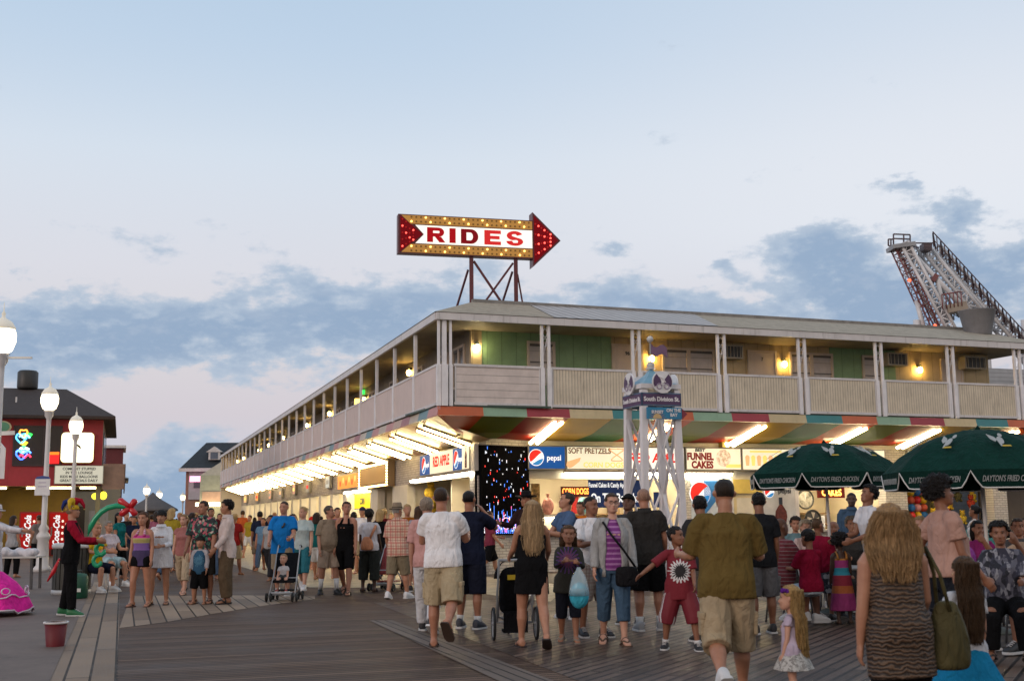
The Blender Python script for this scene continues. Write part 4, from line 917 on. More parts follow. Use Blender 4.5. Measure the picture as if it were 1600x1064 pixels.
for sgn in (-1, 1):
    for row in (0, 1):
        z = sgn * (tq + .095 + .13 * row); n = 26
        for k in range(n):
            x = .38 + (hx - .5) * k / (n - 1); x = max(x, .2 + .1 * (1 - row))
            (bb['gold_lit'] if (k + row) % 4 == 0 else bb['gold_dim']).ball(Q(x, z, .05), .030, 6, 4)
for k in range(24):
    f = rng.random(); x = hx + .08 + .55 * (k % 6) / 6; zz = (1 - (x - hx) / .80) * .62 * (-1 + 2 * ((k // 6) + .3) / 3.6)
    (bb['red_lit'] if k % 2 else bb['red_dim']).ball(Q(x, zz, .07), .030, 6, 4)
for k in range(18):
    x = .12 + .42 * (k % 4) / 4; zz = (1 - (x - .06) / .66) * .46 * (-1 + 2 * ((k // 4) + .2) / 4.2)
    (bb['red_lit'] if k % 3 == 0 else bb['red_dim']).ball(Q(x, zz, .05), .028, 6, 4)
bm_ = {'gold_lit': emit("bulb_gold", (1, .58, .13), 4.5), 'gold_dim': emit("bulb_unlit", (.30, .16, .05), .3), 'red_lit': emit("bulb_red", (1, .08, .06), 4), 'red_dim': emit("bulb_red_dim", (.5, .02, .02), .5)}
for k, b_ in bb.items(): b_.build("bulbs", bm_[k], o)
for xx in (2.18, 3.52):
    mb = MB(); mb.bar(Q(xx, -HB, -.12), Vector((*Q(xx, 0, -.12).xy, 7.4)), .12); mb.build("post", dred, o)
    mb = MB(); mb.bar(Q(xx - .06, -HB - .35, -.3), Vector((*Q(xx - .33, 0, -1.2).xy, 7.4)), .05); mb.build("strut", dred, o)
for a, b_ in ((2.25, 3.30), (3.45, 2.35)):
    mb = MB(); mb.bar(Q(a, -HB - .12, -.12 if a < 3 else -.18), Vector((*Q(b_, 0, -.12 if a < 3 else -.18).xy, 7.4)), .06); mb.build("cross_brace", dred, o)
mb = MB(); mb.bar(Q(3.58, -HB - .45, -.16), Vector((*Q(3.78, 0, -.16).xy, 7.4)), .05); mb.build("strut", dred, o)
# ------------------------------------------------------------------ the red building on the left
def FX(ox, oy, ux=1.0, uy=0.0):
    U = Vector((ux, uy, 0)).normalized(); V = Vector((-U.y, U.x, 0))
    def F(u, v, z): return Vector((ox, oy, 0)) + U * u + V * v + Z * z
    return F, U, V
D1 = 52.0
pr0 = P(160, 700, D1)                               # right front corner of the upper storey
FB, BU_, BV = FX(pr0.x, pr0.y, UL.y, -UL.x)
def dB(px, v=0.0):                                  # distance of the tavern front at a pixel column
    d = ray(px, 700); d = Vector((d.x, d.y, 0)); return isect(FB(0, v, 0), BU_, Vector((0, 0, 0)), d).y
def QB(px, py, v=-.1): return P(px, py, dB(px, v))
def xb(px, v=0.0): return (QB(px, 700, v) - FB(0, v, 0)).dot(BU_)
zb_ = lambda py, v=0.0, px=100: QB(px, py, v).z
rb = thing("red_building", "red two storey tavern with a brown roof and a yellow lower wall behind the lamps", "building", tuple(FB(-8, 4, 0)))
redw = groove_mat("red_boards", (.38, .035, .045), .9, 0, .25, .02, .12)
z0r, z1r = zb_(759, 0, 155), zb_(652, 0, 155)
mb = MB(); mb.fbox(FB, -17, 0, 0, .2, z0r, z1r); mb.build("wall", redw, rb)
mb = MB(); mb.fbox(FB, -.2, 0, .201, 11, z0r, z1r); mb.build("wall", paint("brown_side", (.13, .09, .07), .7, .2, 2), rb)
mb = MB(); mb.fbox(FB, -17, -.2, .201, 11, z0r + .01, z0r + .1); mb.build("soffit", paint("soffit_olive", (.28, .24, .10), .6), rb)
zt_ = zb_(608, 4.5, 90)
mb = MB(); a, b_, c, d = FB(-18, -.7, z1r), FB(.5, -.7, z1r), FB(.5, 12, z1r), FB(-18, 12, z1r); e, f = FB(-18, 4.5, zt_), FB(xb(100, 4.5), 4.5, zt_)
mb.add([a, b_, c, d, e, f], [(0, 1, 5, 4), (1, 2, 5), (2, 3, 4, 5), (3, 0, 4)])
mb.add([FB(-18, -.7, z1r - .12), FB(.5, -.7, z1r - .12), FB(.5, 12, z1r - .12), FB(-18, 12, z1r - .12)] + [a, b_, c, d], [(0, 1, 2, 3), (0, 1, 5, 4), (1, 2, 6, 5)])
mb.build("roof", paint("roof_brown", (.045, .031, .027), .85, .2, 5, bump=.3), rb)
mb = MB(); mb.lathe([(.43, 0), (.46, .1), (.46, .8), (.38, .88)], FB(xb(38, 4.5), 4.5, zt_ - .05), 16); mb.build("roof_tank", paint("tank_black", (.03, .03, .03), .5), rb)
mb = MB(); mb.fbox(FB, xb(15), xb(17.5), 1.6, 1.75, zb_(634, 1.6, 16), zb_(620, 1.6, 16)); mb.build("vent_pipe", white_p, rb)
mb = MB(); mb.fbox(FB, xb(21), xb(96), -.03, -.005, zb_(727), zb_(667)); w = mb.build("window", paint("dark_window", (.02, .014, .012), .12), rb)
mb = MB()
for (u0, u1, za, zc_) in ((xb(20), xb(97), zb_(668), zb_(665.5)), (xb(20), xb(97), zb_(728.5), zb_(726)), (xb(20), xb(22), zb_(727), zb_(667)), (xb(67), xb(69), zb_(727), zb_(667)), (xb(95), xb(97), zb_(727), zb_(667))): mb.fbox(FB, u0, u1, -.06, -.031, za, zc_)
mb.build("frame", paint("frame_dark", (.05, .03, .03), .5), w)
ylw = paint("yellow_wall", (.27, .175, .02), .6, .15, 2, grime=.25)
mb = MB(); mb.fbox(FB, -17, -1.2, 3.0, 3.2, 0, z0r); mb.build("lower_wall", ylw, rb)
mb = MB(); mb.fbox(FB, xb(112), xb(134), 2.96, 2.995, 0, 2.2); mb.build("doorway", paint("door_black", (.02, .016, .014), .4), rb)
mb = MB(); mb.fbox(FB, -.2, 0, .0, .2, 0, z0r); mb.build("corner_post", paint("post_olive", (.25, .22, .12), .6), rb)
mb = MB()
for k in range(4): mb.fbox(FB, .006, .03, 2 + 2.1 * k, 3.6 + 2.1 * k, z0r + .9, z1r - .5)
mb.build("side_window", paint("side_glass", (.03, .035, .05), .1), rb)
mb = MB(); mb.fbox(FB, 0.05, 1.0, -.2, -.12, z0r - .15, z0r + .95); mb.fbox(FB, .95, 1.0, -.2, 8, z0r - .15, z0r + .95); mb.build("side_balcony", paint("balcony_wood", (.26, .17, .13), .7, .2, 3), rb)
for px, w_ in ((52, .5), (98, 1.0), (142, .8), (2, .4)):
    mb = MB(); mb.fbox(FB, xb(px) - w_ / 2, xb(px) + w_ / 2, .8, 1.1, z0r - .1, z0r - .02); mb.build("ceiling_lamp", emit("tavern_lamp", (1, .82, .45), 9), rb)
wy = D1 - .1
# neon signs in its window
def neon(name, label, cx, cy, pieces):
    p = QB(cx, cy, -.2); o = thing(name, label, "sign", tuple(p))
    for kind, dx, dz, r_, col, st in pieces:
        dx, dz, r_ = dx * .8, dz * .8, r_ * .75
        m = emit("neon_%02d_%02d_%02d" % tuple(int(c * 99) for c in col), col, st); q = p + Vector((dx, 0, dz)); mb = MB()
        if kind == 'loop': mb.tube([q + Vector((r_ * 1.25 * math.cos(a), -.02, r_ * math.sin(a) * (1 + .3 * math.sin(3 * a)))) for a in [i * 2 * math.pi / 18 for i in range(19)]], .035, 5)
        elif kind == 'fill': mb.prism([(r_ * 1.2 * math.cos(a) * (1 + .15 * math.sin(4 * a)), r_ * .7 * math.sin(a)) for a in [i * 2 * math.pi / 20 for i in range(20)]], q, Vector((1, 0, 0)), Z, .02)
        else: mb.tube([q + Vector((r_ * (k / 6 - .5) * 2, -.03, .07 * math.sin(k * 1.7))) for k in range(7)], .04, 5)
        mb.build("neon_tube", m, o)
neon("neon_sign", "multicoloured neon sign at the top of the dark tavern window", 38, 684, [('loop', -.05, .28, .18, (1, .35, .05), 3), ('fill', .2, .15, .2, (.05, .8, .12), 2), ('loop', -.15, .02, .24, (.1, .5, 1), 3), ('fill', .0, -.28, .18, (1, .6, .05), 2), ('line', .02, .05, .3, (.3, .8, 1), 3), ('line', 0, -.5, .06, (.1, .9, .2), 3)])
neon("neon_sign", "blue and red neon sign at the bottom of the dark tavern window", 37, 706, [('fill', 0, .12, .26, (.75, .85, 1), 2), ('loop', -.1, -.1, .25, (.05, .15, 1), 4), ('line', .1, -.22, .32, (1, .05, .1), 3), ('line', .0, .0, .42, (.1, .3, 1), 4)])
p = QB(83, 714, -.12); o = thing("neon_sign", "red glowing beer sign in the right pane of the tavern window", "sign", tuple(p)); mb = MB(); mb.box(p.x - .26, p.x + .26, p.y - .02, p.y, p.z - .28, p.z + .22); mb.build("face", emit("beer_red", (1, .02, .02), 1.6), o); mb = MB(); mb.box(p.x - .3, p.x + .26, p.y - .03, p.y - .021, p.z + .1, p.z + .22); mb.build("top_band", emit("beer_orange", (1, .2, .02), 1.6), o)
p0 = QB(121, 699, -.3); o = thing("lit_sign", "rounded glowing white sign on the red tavern wall", "sign", tuple(p0))
w2, h2 = .66, .64; rr = .16; poly = []
for cx, cy, a0 in ((w2 - rr, h2 - rr, 0), (-w2 + rr, h2 - rr, 90), (-w2 + rr, -h2 + rr, 180), (w2 - rr, -h2 + rr, 270)): poly += arcp(cx, cy, rr, rr, a0, a0 + 90, 5)
mb = MB(); mb.prism([(x * 1.03, z * 1.03) for x, z in poly], p0 + BV * .25, BU_, Z, .2); mb.build("cabinet", paint("sign_yellow_edge", (.5, .35, .08), .5), o)
mb = MB(); mb.prism(poly, p0 + BV * .04, BU_, Z, .02); mb.build("face", emit("tavern_white", (1, .93, .68), 2.2), o)
mb = MB(); mb.prism([(-.02, .16), (.12, .06), (.16, -.06), (.08, -.03), (-.03, .08)], p0 + BV * .01, BU_, Z, .01); mb.build("emblem", paint("emblem_dark", (.06, .05, .02), .5), o)
p0 = QB(123.5, 741.5, -.35); o = thing("letter_board", "white letter board with four lines of black letters under the lit sign", "sign", tuple(p0)); bw, bh = 1.0, .40
FP = lambda u, v, z: p0 + BU_ * u + BV * v + Z * z
mb = MB(); mb.fbox(FP, -bw, bw, 0, .2, -bh, bh); mb.build("cabinet", paint("board_frame", (.35, .34, .28), .5), o)
mb = MB(); mb.fbox(FP, -bw + .03, bw - .03, -.012, -.002, -bh + .03, bh - .03); mb.build("face", emit("board_face", (.85, .82, .66), .55), o)
for k, sx_ in enumerate(("COME GET STUFFED", "IN THE LOUNGE", "KIDS MAKE BALLOONS", "GREAT SPECIALS DAILY")): text("lettering", sx_, p0 + BV * -.014 + Z * (.25 - .168 * k), BU_, Z, .155, blk, o, .004, .95)
p0 = P(4, 667, D1 - 2); o = thing("round_sign", "green oval sign at the left edge on the red wall", "sign", tuple(p0)); mb = MB(); mb.prism([(x * 1.2, z * .8) for x, z in circ(.32, 24)], p0, (1, 0, 0), (0, 0, 1), .06); mb.build("rim", paint("sign_rim", (.4, .35, .2), .5), o); mb = MB(); mb.prism([(x * 1.2, z * .8) for x, z in circ(.27, 24)], p0 + Vector((0, -.065, 0)), (1, 0, 0), (0, 0, 1), .006); mb.build("face", paint("sign_green", (.05, .22, .12), .4), o)
# drink machines
def machine(px, d, label):
    p = P(px, 850, d); o = thing("vending_machine", label, "vending machine", (p.x, p.y, 0), math.atan2(BU_.y, BU_.x), local=True)
    mb = MB(); mb.box(-.47, .47, 0, .8, .05, 1.95); mb.build("cabinet", paint("machine_red", (.32, .015, .015), .35), o)
    mb = MB(); mb.box(-.42, .42, -.03, -.002, .35, 1.88); mb.build("lit_front", emit("machine_front", (.60, .015, .012), .4), o)
    mb = MB(); mb.box(-.3, .3, -.05, -.031, .10, .32); mb.build("delivery_flap", blk, o)
    text("lettering", "Coca-Cola", (-.12, -.034, 1.15), (0, 0, 1), (-1, 0, 0), .36, wht_p, o, .012, .85, slant=.25)
    mb = MB()
    for k in range(9): mb.ball((.12 + .16 * (k % 2), -.035, .5 + .13 * k), (.05, .012, .06), 8, 5)
    mb.build("ice_picture", emit("machine_ice", (.95, .75, .6), 1.2), o)
    mb = MB(); mb.box(-.36, -.30, -.06, -.031, .9, 1.3); mb.build("coin_panel", paint("coin_grey", (.3, .3, .3), .4), o)
machine(47, 51.0, "red lit drink machine with white script left of the lamp post"); machine(92, 52.6, "red drink machine with white script behind the jester hat man")
# grey house further along
p = P(188, 780, 66); FH2, _u, _v = FX(p.x, p.y, UL.y, -UL.x); zz = P(188, 747, 66).z
gh = thing("grey_house", "small grey clapboard house with a pale roof beyond the red tavern", "house", (p.x, p.y, 0))
mb = MB(); mb.fbox(FH2, -4, 0, 0, 6, 0, zz); mb.build("wall", paint("grey_clap", (.42, .40, .34), .7, .08, 2), gh)
mb = MB(); ro = [FH2(-4.2, -.3, zz + .0), FH2(.4, -.3, zz), FH2(.4, 6.2, zz), FH2(-4.2, 6.2, zz), FH2(-4.2, 3, zz + 1.2), FH2(-1.6, 3, zz + 1.0)]; mb.add(ro, [(0, 1, 5, 4), (1, 2, 5), (2, 3, 4, 5), (3, 0, 4)]); mb.add([q - Z * .1 for q in ro[:4]], [(0, 1, 2, 3)]); mb.build("roof", paint("roof_pale", (.42, .40, .38), .6), gh)
mb = MB(); mb.fbox(FH2, -1.6, -.6, -.04, -.01, 0, 2.1); mb.build("door", white_p, gh)
p2 = P(193, 700, 72); FH3, _u, _v = FX(p2.x, p2.y, UL.y, -UL.x); z2_ = P(193, 700, 72).z
ab = thing("maroon_building", "dark maroon building edge showing behind the red tavern", "building", (p2.x, p2.y, 0)); mb = MB(); mb.fbox(FH3, -7, 0, 0, 5, 0, z2_); mb.build("wall", paint("maroon_wall", (.12, .02, .025), .7), ab); mb = MB(); mb.fbox(FH3, -7.2, .15, -.2, 5.2, z2_ + .002, z2_ + .16); mb.build("roof_trim", white_p, ab)
p3 = P(155, 775, 58); pc = thing("yellow_canopy_light", "yellow glowing bow shaped lamp beside the tavern", "lamp", tuple(p3)); mb = MB(); mb.ball(p3 + Vector((-.18, 0, 0)), (.2, .1, .16), 10, 7); mb.build("lobe", emit("canopy_yellow", (1, .8, .05), 2.2), pc); mb = MB(); mb.ball(p3 + Vector((.2, 0, .03)), (.18, .1, .2), 10, 7); mb.build("lobe", MATS["canopy_yellow"], pc); mb = MB(); mb.tube([p3 + Vector((0, 0, .1)), Vector((p3.x, p3.y, 0))], .06, 8); mb.build("pole", white_p, pc)
# ------------------------------------------------------------------ far buildings at the end of the street
p = P(330, 760, 118); hy = p.y
FH, HU, HV = FX(P(290, 760, 118).x, 118, 1, .12); xs = lambda px: (P(px, 760, 118).x - P(290, 760, 118).x)
hz = lambda py: P(330, py, 118).z
ho = thing("far_hotel", "distant hotel with a dark mansard roof and one white dormer window", "hotel", (p.x, p.y, 0))
mb = MB(); mb.fbox(FH, 0, 30, 0, 14, 0, hz(733)); mb.build("wall", paint("hotel_brick", (.30, .16, .12), .8, .15, 2), ho)
mb = MB(); mb.fbox(FH, .3, 30, -.15, -.01, hz(780), hz(734)); mb.build("front_trim", paint("hotel_grey", (.40, .39, .42), .7), ho)
zr0, zr1 = hz(731), hz(689)
mb = MB(); mb.add([FH(-.5, -.6, zr0), FH(31, -.6, zr0), FH(31, 15, zr0), FH(-.5, 15, zr0), FH(1.6, 2.2, zr1), FH(31, 2.2, zr1), FH(31, 12, zr1), FH(1.6, 12, zr1)], [(0, 1, 5, 4), (1, 2, 6, 5), (2, 3, 7, 6), (3, 0, 4, 7), (4, 5, 6, 7)]); mb.build("roof", paint("mansard_slate", (.028, .038, .048), .8, .2, 3), ho)
mb = MB(); mb.fbox(FH, -.6, 31, -.75, -.2, zr0 - .35, zr0 - .02); mb.build("cornice", white_p, ho)
dx = xs(333); mb = MB(); mb.fbox(FH, dx - .55, dx + .55, -.3, 1.6, hz(718), hz(706)); mb.prism([(-.8, 0), (.8, 0), (0, .55)], FH(dx, -.35, hz(706)), HU, Z, -2.0); dm = mb.build("dormer", white_p, ho)
mb = MB(); mb.fbox(FH, dx - .36, dx + .36, -.34, -.31, hz(717), hz(706.5)); mb.build("pane", paint("dormer_glass", (.10, .13, .18), .15), dm)
for k in range(5): mb = MB(); mb.fbox(FH, .8 + 1.9 * k, 1.9 + 1.9 * k, -.19, -.16, hz(762), hz(742)); mb.build("window", paint("far_glass", (.10, .10, .13), .2), ho)
q = P(306, 748, 116.5); tag(MB().box(q.x - .6, q.x + .6, q.y, q.y + .1, q.z - .28, q.z + .28).build("pink_sign", emit("pink_neon", (1, .35, .55), 2.5)), "small pink glowing sign on the distant hotel", "sign")
lo = thing("low_shop", "low pale shop with a lit canopy between the hotel and the arcade", "shop", tuple(P(330, 800, 101)))
F3, U3, V3 = FX(P(312, 780, 101).x, 101, 1, .1); mb = MB(); mb.fbox(F3, 0, 6, 0, 5, 0, P(330, 742, 101).z); mb.build("wall", paint("shop_green", (.34, .36, .28), .7), lo)
mb = MB(); mb.prism([(0, 0), (2.6, 0), (2.6, 1.7)], F3(0, 0, P(330, 742, 101).z), U3, Z, -4); mb.build("roof", paint("shop_roof", (.42, .42, .38), .6), lo)
mb = MB(); mb.fbox(F3, -.1, 4, -1.5, -.02, P(330, 791, 101).z, P(330, 785, 101).z); mb.build("canopy", emit("canopy_lit", (1, .8, .5), 4), lo)
mb = MB(); mb.fbox(F3, .2, 3.5, -.1, -.02, P(330, 783, 101).z, P(330, 768, 101).z); mb.build("fascia_board", paint("shop_fascia", (.45, .30, .22), .6), lo)
# ------------------------------------------------------------------ street lamps
lampw = paint("lamp_post_white", (.62, .61, .62), .4, .06, 3)
def street_lamp(x, y, label, H=5.64, sign=False, glow=3.6):
    o = thing("street_lamp", label, "street lamp", (x, y, 0), local=True, group="white globe lamps along the boardwalk")
    mb = MB(); mb.lathe([(.26, 0), (.26, .12), (.19, .2), (.17, .95), (.21, 1.02), (.21, 1.1), (.12, 1.22), (.16, 1.30), (.085, 1.45), (.07, H - 1.05), (.075, H - .95), (.13, H - .86), (.13, H - .74), (.17, H - .70)], (0, 0, 0), 16); mb.build("post", lampw, o)
    mb = MB(); mb.lathe([(.10, H - .70), (.20, H - .63), (.265, H - .45), (.27, H - .30), (.235, H - .18)], (0, 0, 0), 18); mb.build("globe", emit("lamp_globe", (1.0, .84, .56), glow), o)
    mb = MB(); mb.lathe([(.245, H - .185), (.25, H - .15), (.17, H - .02), (.05, H + .05), (.03, H + .10), (.045, H + .14), (.012, H + .2), (.006, H + .38)], (0, 0, 0), 16); mb.build("cap", emit("lamp_cap", (1.0, .86, .62), .25, (.6, .6, .58)), o)
    return o
l1 = G(65, 893); o1 = street_lamp(l1.x, l1.y, "white street lamp with a small white notice on its post")
l2 = P(113, 800, 47.0); street_lamp(l2.x, l2.y, "white street lamp in front of the lit tavern sign")
l0 = P(-1, 620, 24.2); o0 = street_lamp(l0.x, l0.y, "white street lamp cut by the left edge of the picture")
pz = P(68, 760, l1.y - .1)
nb = thing("notice_plate", "white notice plate with blue top on the first lamp post", "sign", tuple(pz))
mb = MB(); mb.box(pz.x - .23, pz.x + .23, pz.y - .1, pz.y - .07, pz.z - .27, pz.z + .23); mb.build("plate", paint("plate_white", (.70, .70, .72), .4), nb); mb = MB(); mb.prism([(-.23, 0), (.23, 0), (.18, .07), (0, .10), (-.18, .07)], (pz.x, pz.y - .07, pz.z + .231), (1, 0, 0), (0, 0, 1), .03); mb.build("top", paint("plate_blue", (.03, .06, .25), .4), nb)
for w_, z_ in ((.12, .12), (.13, .0)): mb = MB(); mb.box(pz.x - w_, pz.x + w_, pz.y - .104, pz.y - .101, pz.z + z_ - .012, pz.z + z_ + .012); mb.build("faint_line", paint("ink_violet", (.4, .36, .5), .5), nb)
mb = MB(); pa = P(4, 559, 24.2); pb_ = P(50, 559, 24.2); mb.bar(pa, pb_, .05, .04); ob = tag(mb.build("street_name_blade", paint("blade_white", (.68, .68, .66), .4)), "thin white street name blade sticking out of the left lamp post", "sign"); 
pa = P(0, 678, 26); mb = MB(); mb.bar(P(-20, 678, 26), P(23, 676, 26), .03, .09); tag(mb.build("street_name_blade", paint("blade_white", (.68, .68, .66), .4)), "white sign blade under the green oval sign at the left edge", "sign")
pa = P(0, 712, 26); mb = MB(); mb.prism([(-.3, -.5), (.07, -.5), (.07, .16), (-.05, .3), (-.3, .3)], pa + Vector((.05, 0, 0)), (1, 0, 0), (0, 0, 1), .04); tag(mb.build("white_board", MATS["plate_white"]), "blank white board cut by the left edge in front of the red wall", "sign")
for k, (px, d) in enumerate(((248, 112), (285, 125), (228, 96))):
    q = P(px, 800, d); street_lamp(q.x, q.y, "white globe lamp far down the boardwalk above the distant crowd", 4.3 if k < 3 else 3.4)
# pavilion far away
q = P(238, 800, 110); pv_ = thing("pavilion", "small dark roofed kiosk far down the boardwalk", "kiosk", (q.x, q.y, 0)); mb = MB(); mb.lathe([(2.4, 2.4), (2.3, 2.6), (.9, 3.4), (.5, 3.7), (.05, 4.1)], (q.x, q.y, 0), 8); mb.build("roof", paint("pavilion_roof", (.10, .09, .09), .8), pv_); mb = MB()
mb.lathe([(1.7, 0), (1.7, 2.4)], (q.x, q.y, 0), 8); mb.build("wall", paint("pavilion_wall", (.25, .18, .14), .7), pv_)
# ------------------------------------------------------------------ the white street sign tower
tw = P(1023, 800, 25.0); tz = lambda py: P(1023, py, 25).z
a_t = R(20); TW = .44
to = thing("sign_tower", "white open timber sign tower with a blue roof and purple street name boards", "sign tower", (tw.x, tw.y, 0), a_t, local=True)
wt = paint("tower_white", (.68, .66, .68), .45, .08, 3, grime=.15)
h1, h2 = tz(640), tz(612)
for sx_ in (-1, 1):
    for sy in (-1, 1):
        mb = MB(); mb.bar((sx_ * .45, sy * .45, 0), (sx_ * .375, sy * .375, h2), .13); mb.build("leg", wt, to)
for s_ in range(4):
    Mr = Matrix.Rotation(s_ * math.pi / 2, 4, 'Z')
    for (za, zb2, sgn) in ((.25, 2.0, 1), (2.0, .25, 1), (1.9, h1 - .1, 1), (h1 - .1, 1.9, 1)):
        wa = .42 - .06 * za / h2; wb = .42 - .06 * zb2 / h2; off = -.45 + .07 * (za + zb2) / 2 / h2 - (.02 if za > zb2 else -.02)
        mb = MB(); mb.bar(Mr @ Vector((-wa, off, za)), Mr @ Vector((wb, off, zb2)), .065, .03); mb.build("brace", wt, to)
pur = paint("sign_purple", (.075, .035, .10), .4); sblue = paint("sign_teal_edge", (.08, .14, .24), .4)
zs0, zs1 = tz(637), tz(617)
for s_ in range(4):
    Mr = Matrix.Rotation(s_ * math.pi / 2, 4, 'Z'); xd_ = Mr.to_3x3() @ Vector((1, 0, 0)); nd_ = Mr.to_3x3() @ Vector((0, -1, 0))
    b_ = MB(); c8_ = [Mr @ Vector(v) for v in [(-.46, -.46, zs0), (.46, -.46, zs0), (.46, -.42, zs0), (-.46, -.42, zs0), (-.46, -.46, zs1), (.46, -.46, zs1), (.46, -.42, zs1), (-.46, -.42, zs1)]]; b_.hexa(c8_); bo = b_.build("name_board", sblue, to)
    f_ = MB(); c8_ = [Mr @ Vector(v) for v in [(-.435, -.466, zs0 + .025), (.435, -.466, zs0 + .025), (.435, -.461, zs0 + .025), (-.435, -.461, zs0 + .025), (-.435, -.466, zs1 - .025), (.435, -.466, zs1 - .025), (.435, -.461, zs1 - .025), (-.435, -.461, zs1 - .025)]]; f_.hexa(c8_); f_.build("panel", pur, bo)
    text("lettering", "South Division St.", nd_ * .466 + Z * ((zs0 + zs1) / 2), xd_, Z, .125, paint("letter_white", (.75, .73, .75), .4), bo, .004, .92, lift=.004)
    c_ = nd_ * .53 + Z * tz(601)
    e_ = MB(); e_.prism(circ(.235, 28), c_, xd_, Z, -.03); eo = e_.build("emblem", paint("emblem_white", (.70, .70, .72), .4), to)
    for sg in (-1, 1):
        e_ = MB(); e_.prism([(sg * .03, -.02)] + [(sg * .215 * math.cos(R(a_)), .215 * math.sin(R(a_))) for a_ in (-28, -10, 10, 30, 50)] + [(sg * .05, .06)], c_ + nd_ * .004, xd_, Z, .004); e_.build("emblem_wing", pur, eo)
        e_ = MB(); e_.tube([c_ + nd_ * .012 + xd_ * (sg * .085 + .055 * math.cos(t_)) + Z * (-.09 + .055 * math.sin(t_)) for t_ in [i * math.pi / 8 for i in range(17)]], .010, 4); e_.build("wheel_mark", paint("mark_lilac", (.38, .30, .42), .4), eo)
    e_ = MB(); e_.tube([c_ + nd_ * .012 + xd_ * p_[0] * 1.3 + Z * p_[1] * 1.3 for p_ in ((-.07, .09), (0, .06), (.05, .0), (-.02, -.02), (.04, -.08))], .012, 5); e_.build("rider_mark", MATS["emblem_white"], eo)
mb = MB(); mb.box(-.46, .46, -.46, .46, h2 + .02, h2 + .12); mb.build("cornice", wt, to)
mb = MB(); mb.lathe([(.60, 0), (.50, .03), (.30, .14), (.16, .23), (.03, .36), (.02, .38)], (0, 0, h2 + .12), 4, smooth=False, M=Matrix.Rotation(math.pi / 4, 3, 'Z')); mb.build("roof", paint("roof_sky_blue", (.18, .36, .47), .4), to)
hr = h2 + .48
mb = MB(); mb.tube([(0, 0, hr), (0, 0, tz(528))], .014, 6); fo = mb.build("finial_rod", paint("rod_grey", (.3, .3, .3), .4), to)
for zz, r_ in ((tz(571), .085), (tz(530), .07)): mb = MB(); mb.ball((0, 0, zz), r_, 12, 8); mb.build("finial_ball", paint("ball_grey", (.45, .45, .45), .3), fo)
mb = MB(); mb.lathe([(.10, 0), (.11, .02), (.03, .03)], (0, 0, tz(577)), 12); mb.build("finial_plate", wt, fo)
mb = MB(); fl = []
for k in range(9): x = .02 + .34 * k / 8; fl.append((x * math.cos(-a_t), x * math.sin(-a_t), tz(537) - .10 * k / 8 - .05 * math.sin(k * .8) - .0))
for k in range(8): p_, q_ = fl[k], fl[k + 1]; d_ = Vector((0, .008, 0)); h_ = Vector((0, 0, -.20)); p_, q_ = Vector(p_), Vector(q_); mb.hexa([p_ + h_, q_ + h_, q_ + h_ + d_, p_ + h_ + d_, p_, q_, q_ + d_, p_ + d_])
mb.build("pennant", paint("pennant_mauve", (.16, .09, .16), .7), to)
zo = tz(649.5); mb = MB(); mb.box(-.38, .42, -.54, -.50, zo - .11, zo + .13); ob_ = mb.build("hanging_board", paint("board_blue", (.02, .20, .36), .4), to)
text("lettering", "ON THE\nBAY", (.23, -.541, zo + .02), (1, 0, 0), (0, 0, 1), .095, MATS["letter_white"], ob_, .003, .95, lift=.004); text("lettering", "SUNSET", (-.15, -.541, zo + .03), (1, 0, 0), (0, 0, 1), .085, MATS["letter_white"], ob_, .003, .9, lift=.008)
mb = MB(); mb.prism(arcp(0, 0, .10, .10, 0, 180, 12), Vector((-.15, -.542, zo - .10)), (1, 0, 0), (0, 0, 1), .003); mb.build("sun_mark", paint("sun_gold", (.6, .42, .2), .5), ob_)
for k in range(9): a = R(10 + 20 * k); mb = MB(); mb.prism([(.11 * math.cos(a - .05), .11 * math.sin(a - .05)), (.21 * math.cos(a), .17 * math.sin(a)), (.11 * math.cos(a + .05), .11 * math.sin(a + .05))], Vector((-.15, -.542, zo - .10)), (1, 0, 0), (0, 0, 1), .003); mb.build("sun_ray", paint("ray_red", (.5, .12, .05), .5), ob_)
mb = MB(); mb.prism([(0, -.11), (.12, 0), (0, .11)], Vector((.425, -.53, zo)), (1, 0, 0), (0, 0, 1), .02); mb.build("arrow_tip", paint("tip_maroon", (.20, .02, .04), .4), ob_)
# ------------------------------------------------------------------ the ride tower behind the roof
steel = paint("ride_white", (.62, .62, .64), .4, .15, 1); steel_g = paint("ride_grey", (.30, .31, .33), .45, .2, 1); rstair = paint("ride_red", (.20, .07, .07), .5, .2, 1); rdark = paint("ride_dark", (.09, .06, .07), .5)
RD = 72.0
ro = thing("ride_tower", "leaning white lattice ride tower with red stairs rising behind the roof", "ride", tuple(Vector((P(1520, 700, RD).x, RD, 0))))
def RP(px, py, d=RD): return P(px, py, d)
def lattice(a0, a1, w, m, n, dd=1.6, r=.10):
    """square lattice beam between two points"""
    a0, a1 = Vector(a0), Vector(a1); d = (a1 - a0).normalized(); s = Vector((0, 1, 0)); t = d.cross(s).normalized()
    cs = [(t * (sx_ * w / 2) + s * (sy * dd / 2)) for sx_, sy in ((-1, -1), (1, -1), (1, 1), (-1, 1))]
    mb = MB()
    for c in cs: mb.tube([a0 + c, a1 + c], r, 6)
    mb.build("chord_frame", m, ro); mb = MB()
    for k in range(n):
        p0, p1 = a0 + (a1 - a0) * (k / n), a0 + (a1 - a0) * ((k + 1) / n)
        for i in range(4):
            c0, c1 = cs[i], cs[(i + 1) % 4]
            mb.tube([p0 + c0, p0 + c1], r * .5, 5); mb.tube([p0 + c0, p1 + c1] if k % 2 else [p0 + c1, p1 + c0], r * .45, 5)
    mb.build("lattice_frame", m, ro)
ppm = F_PX / RD
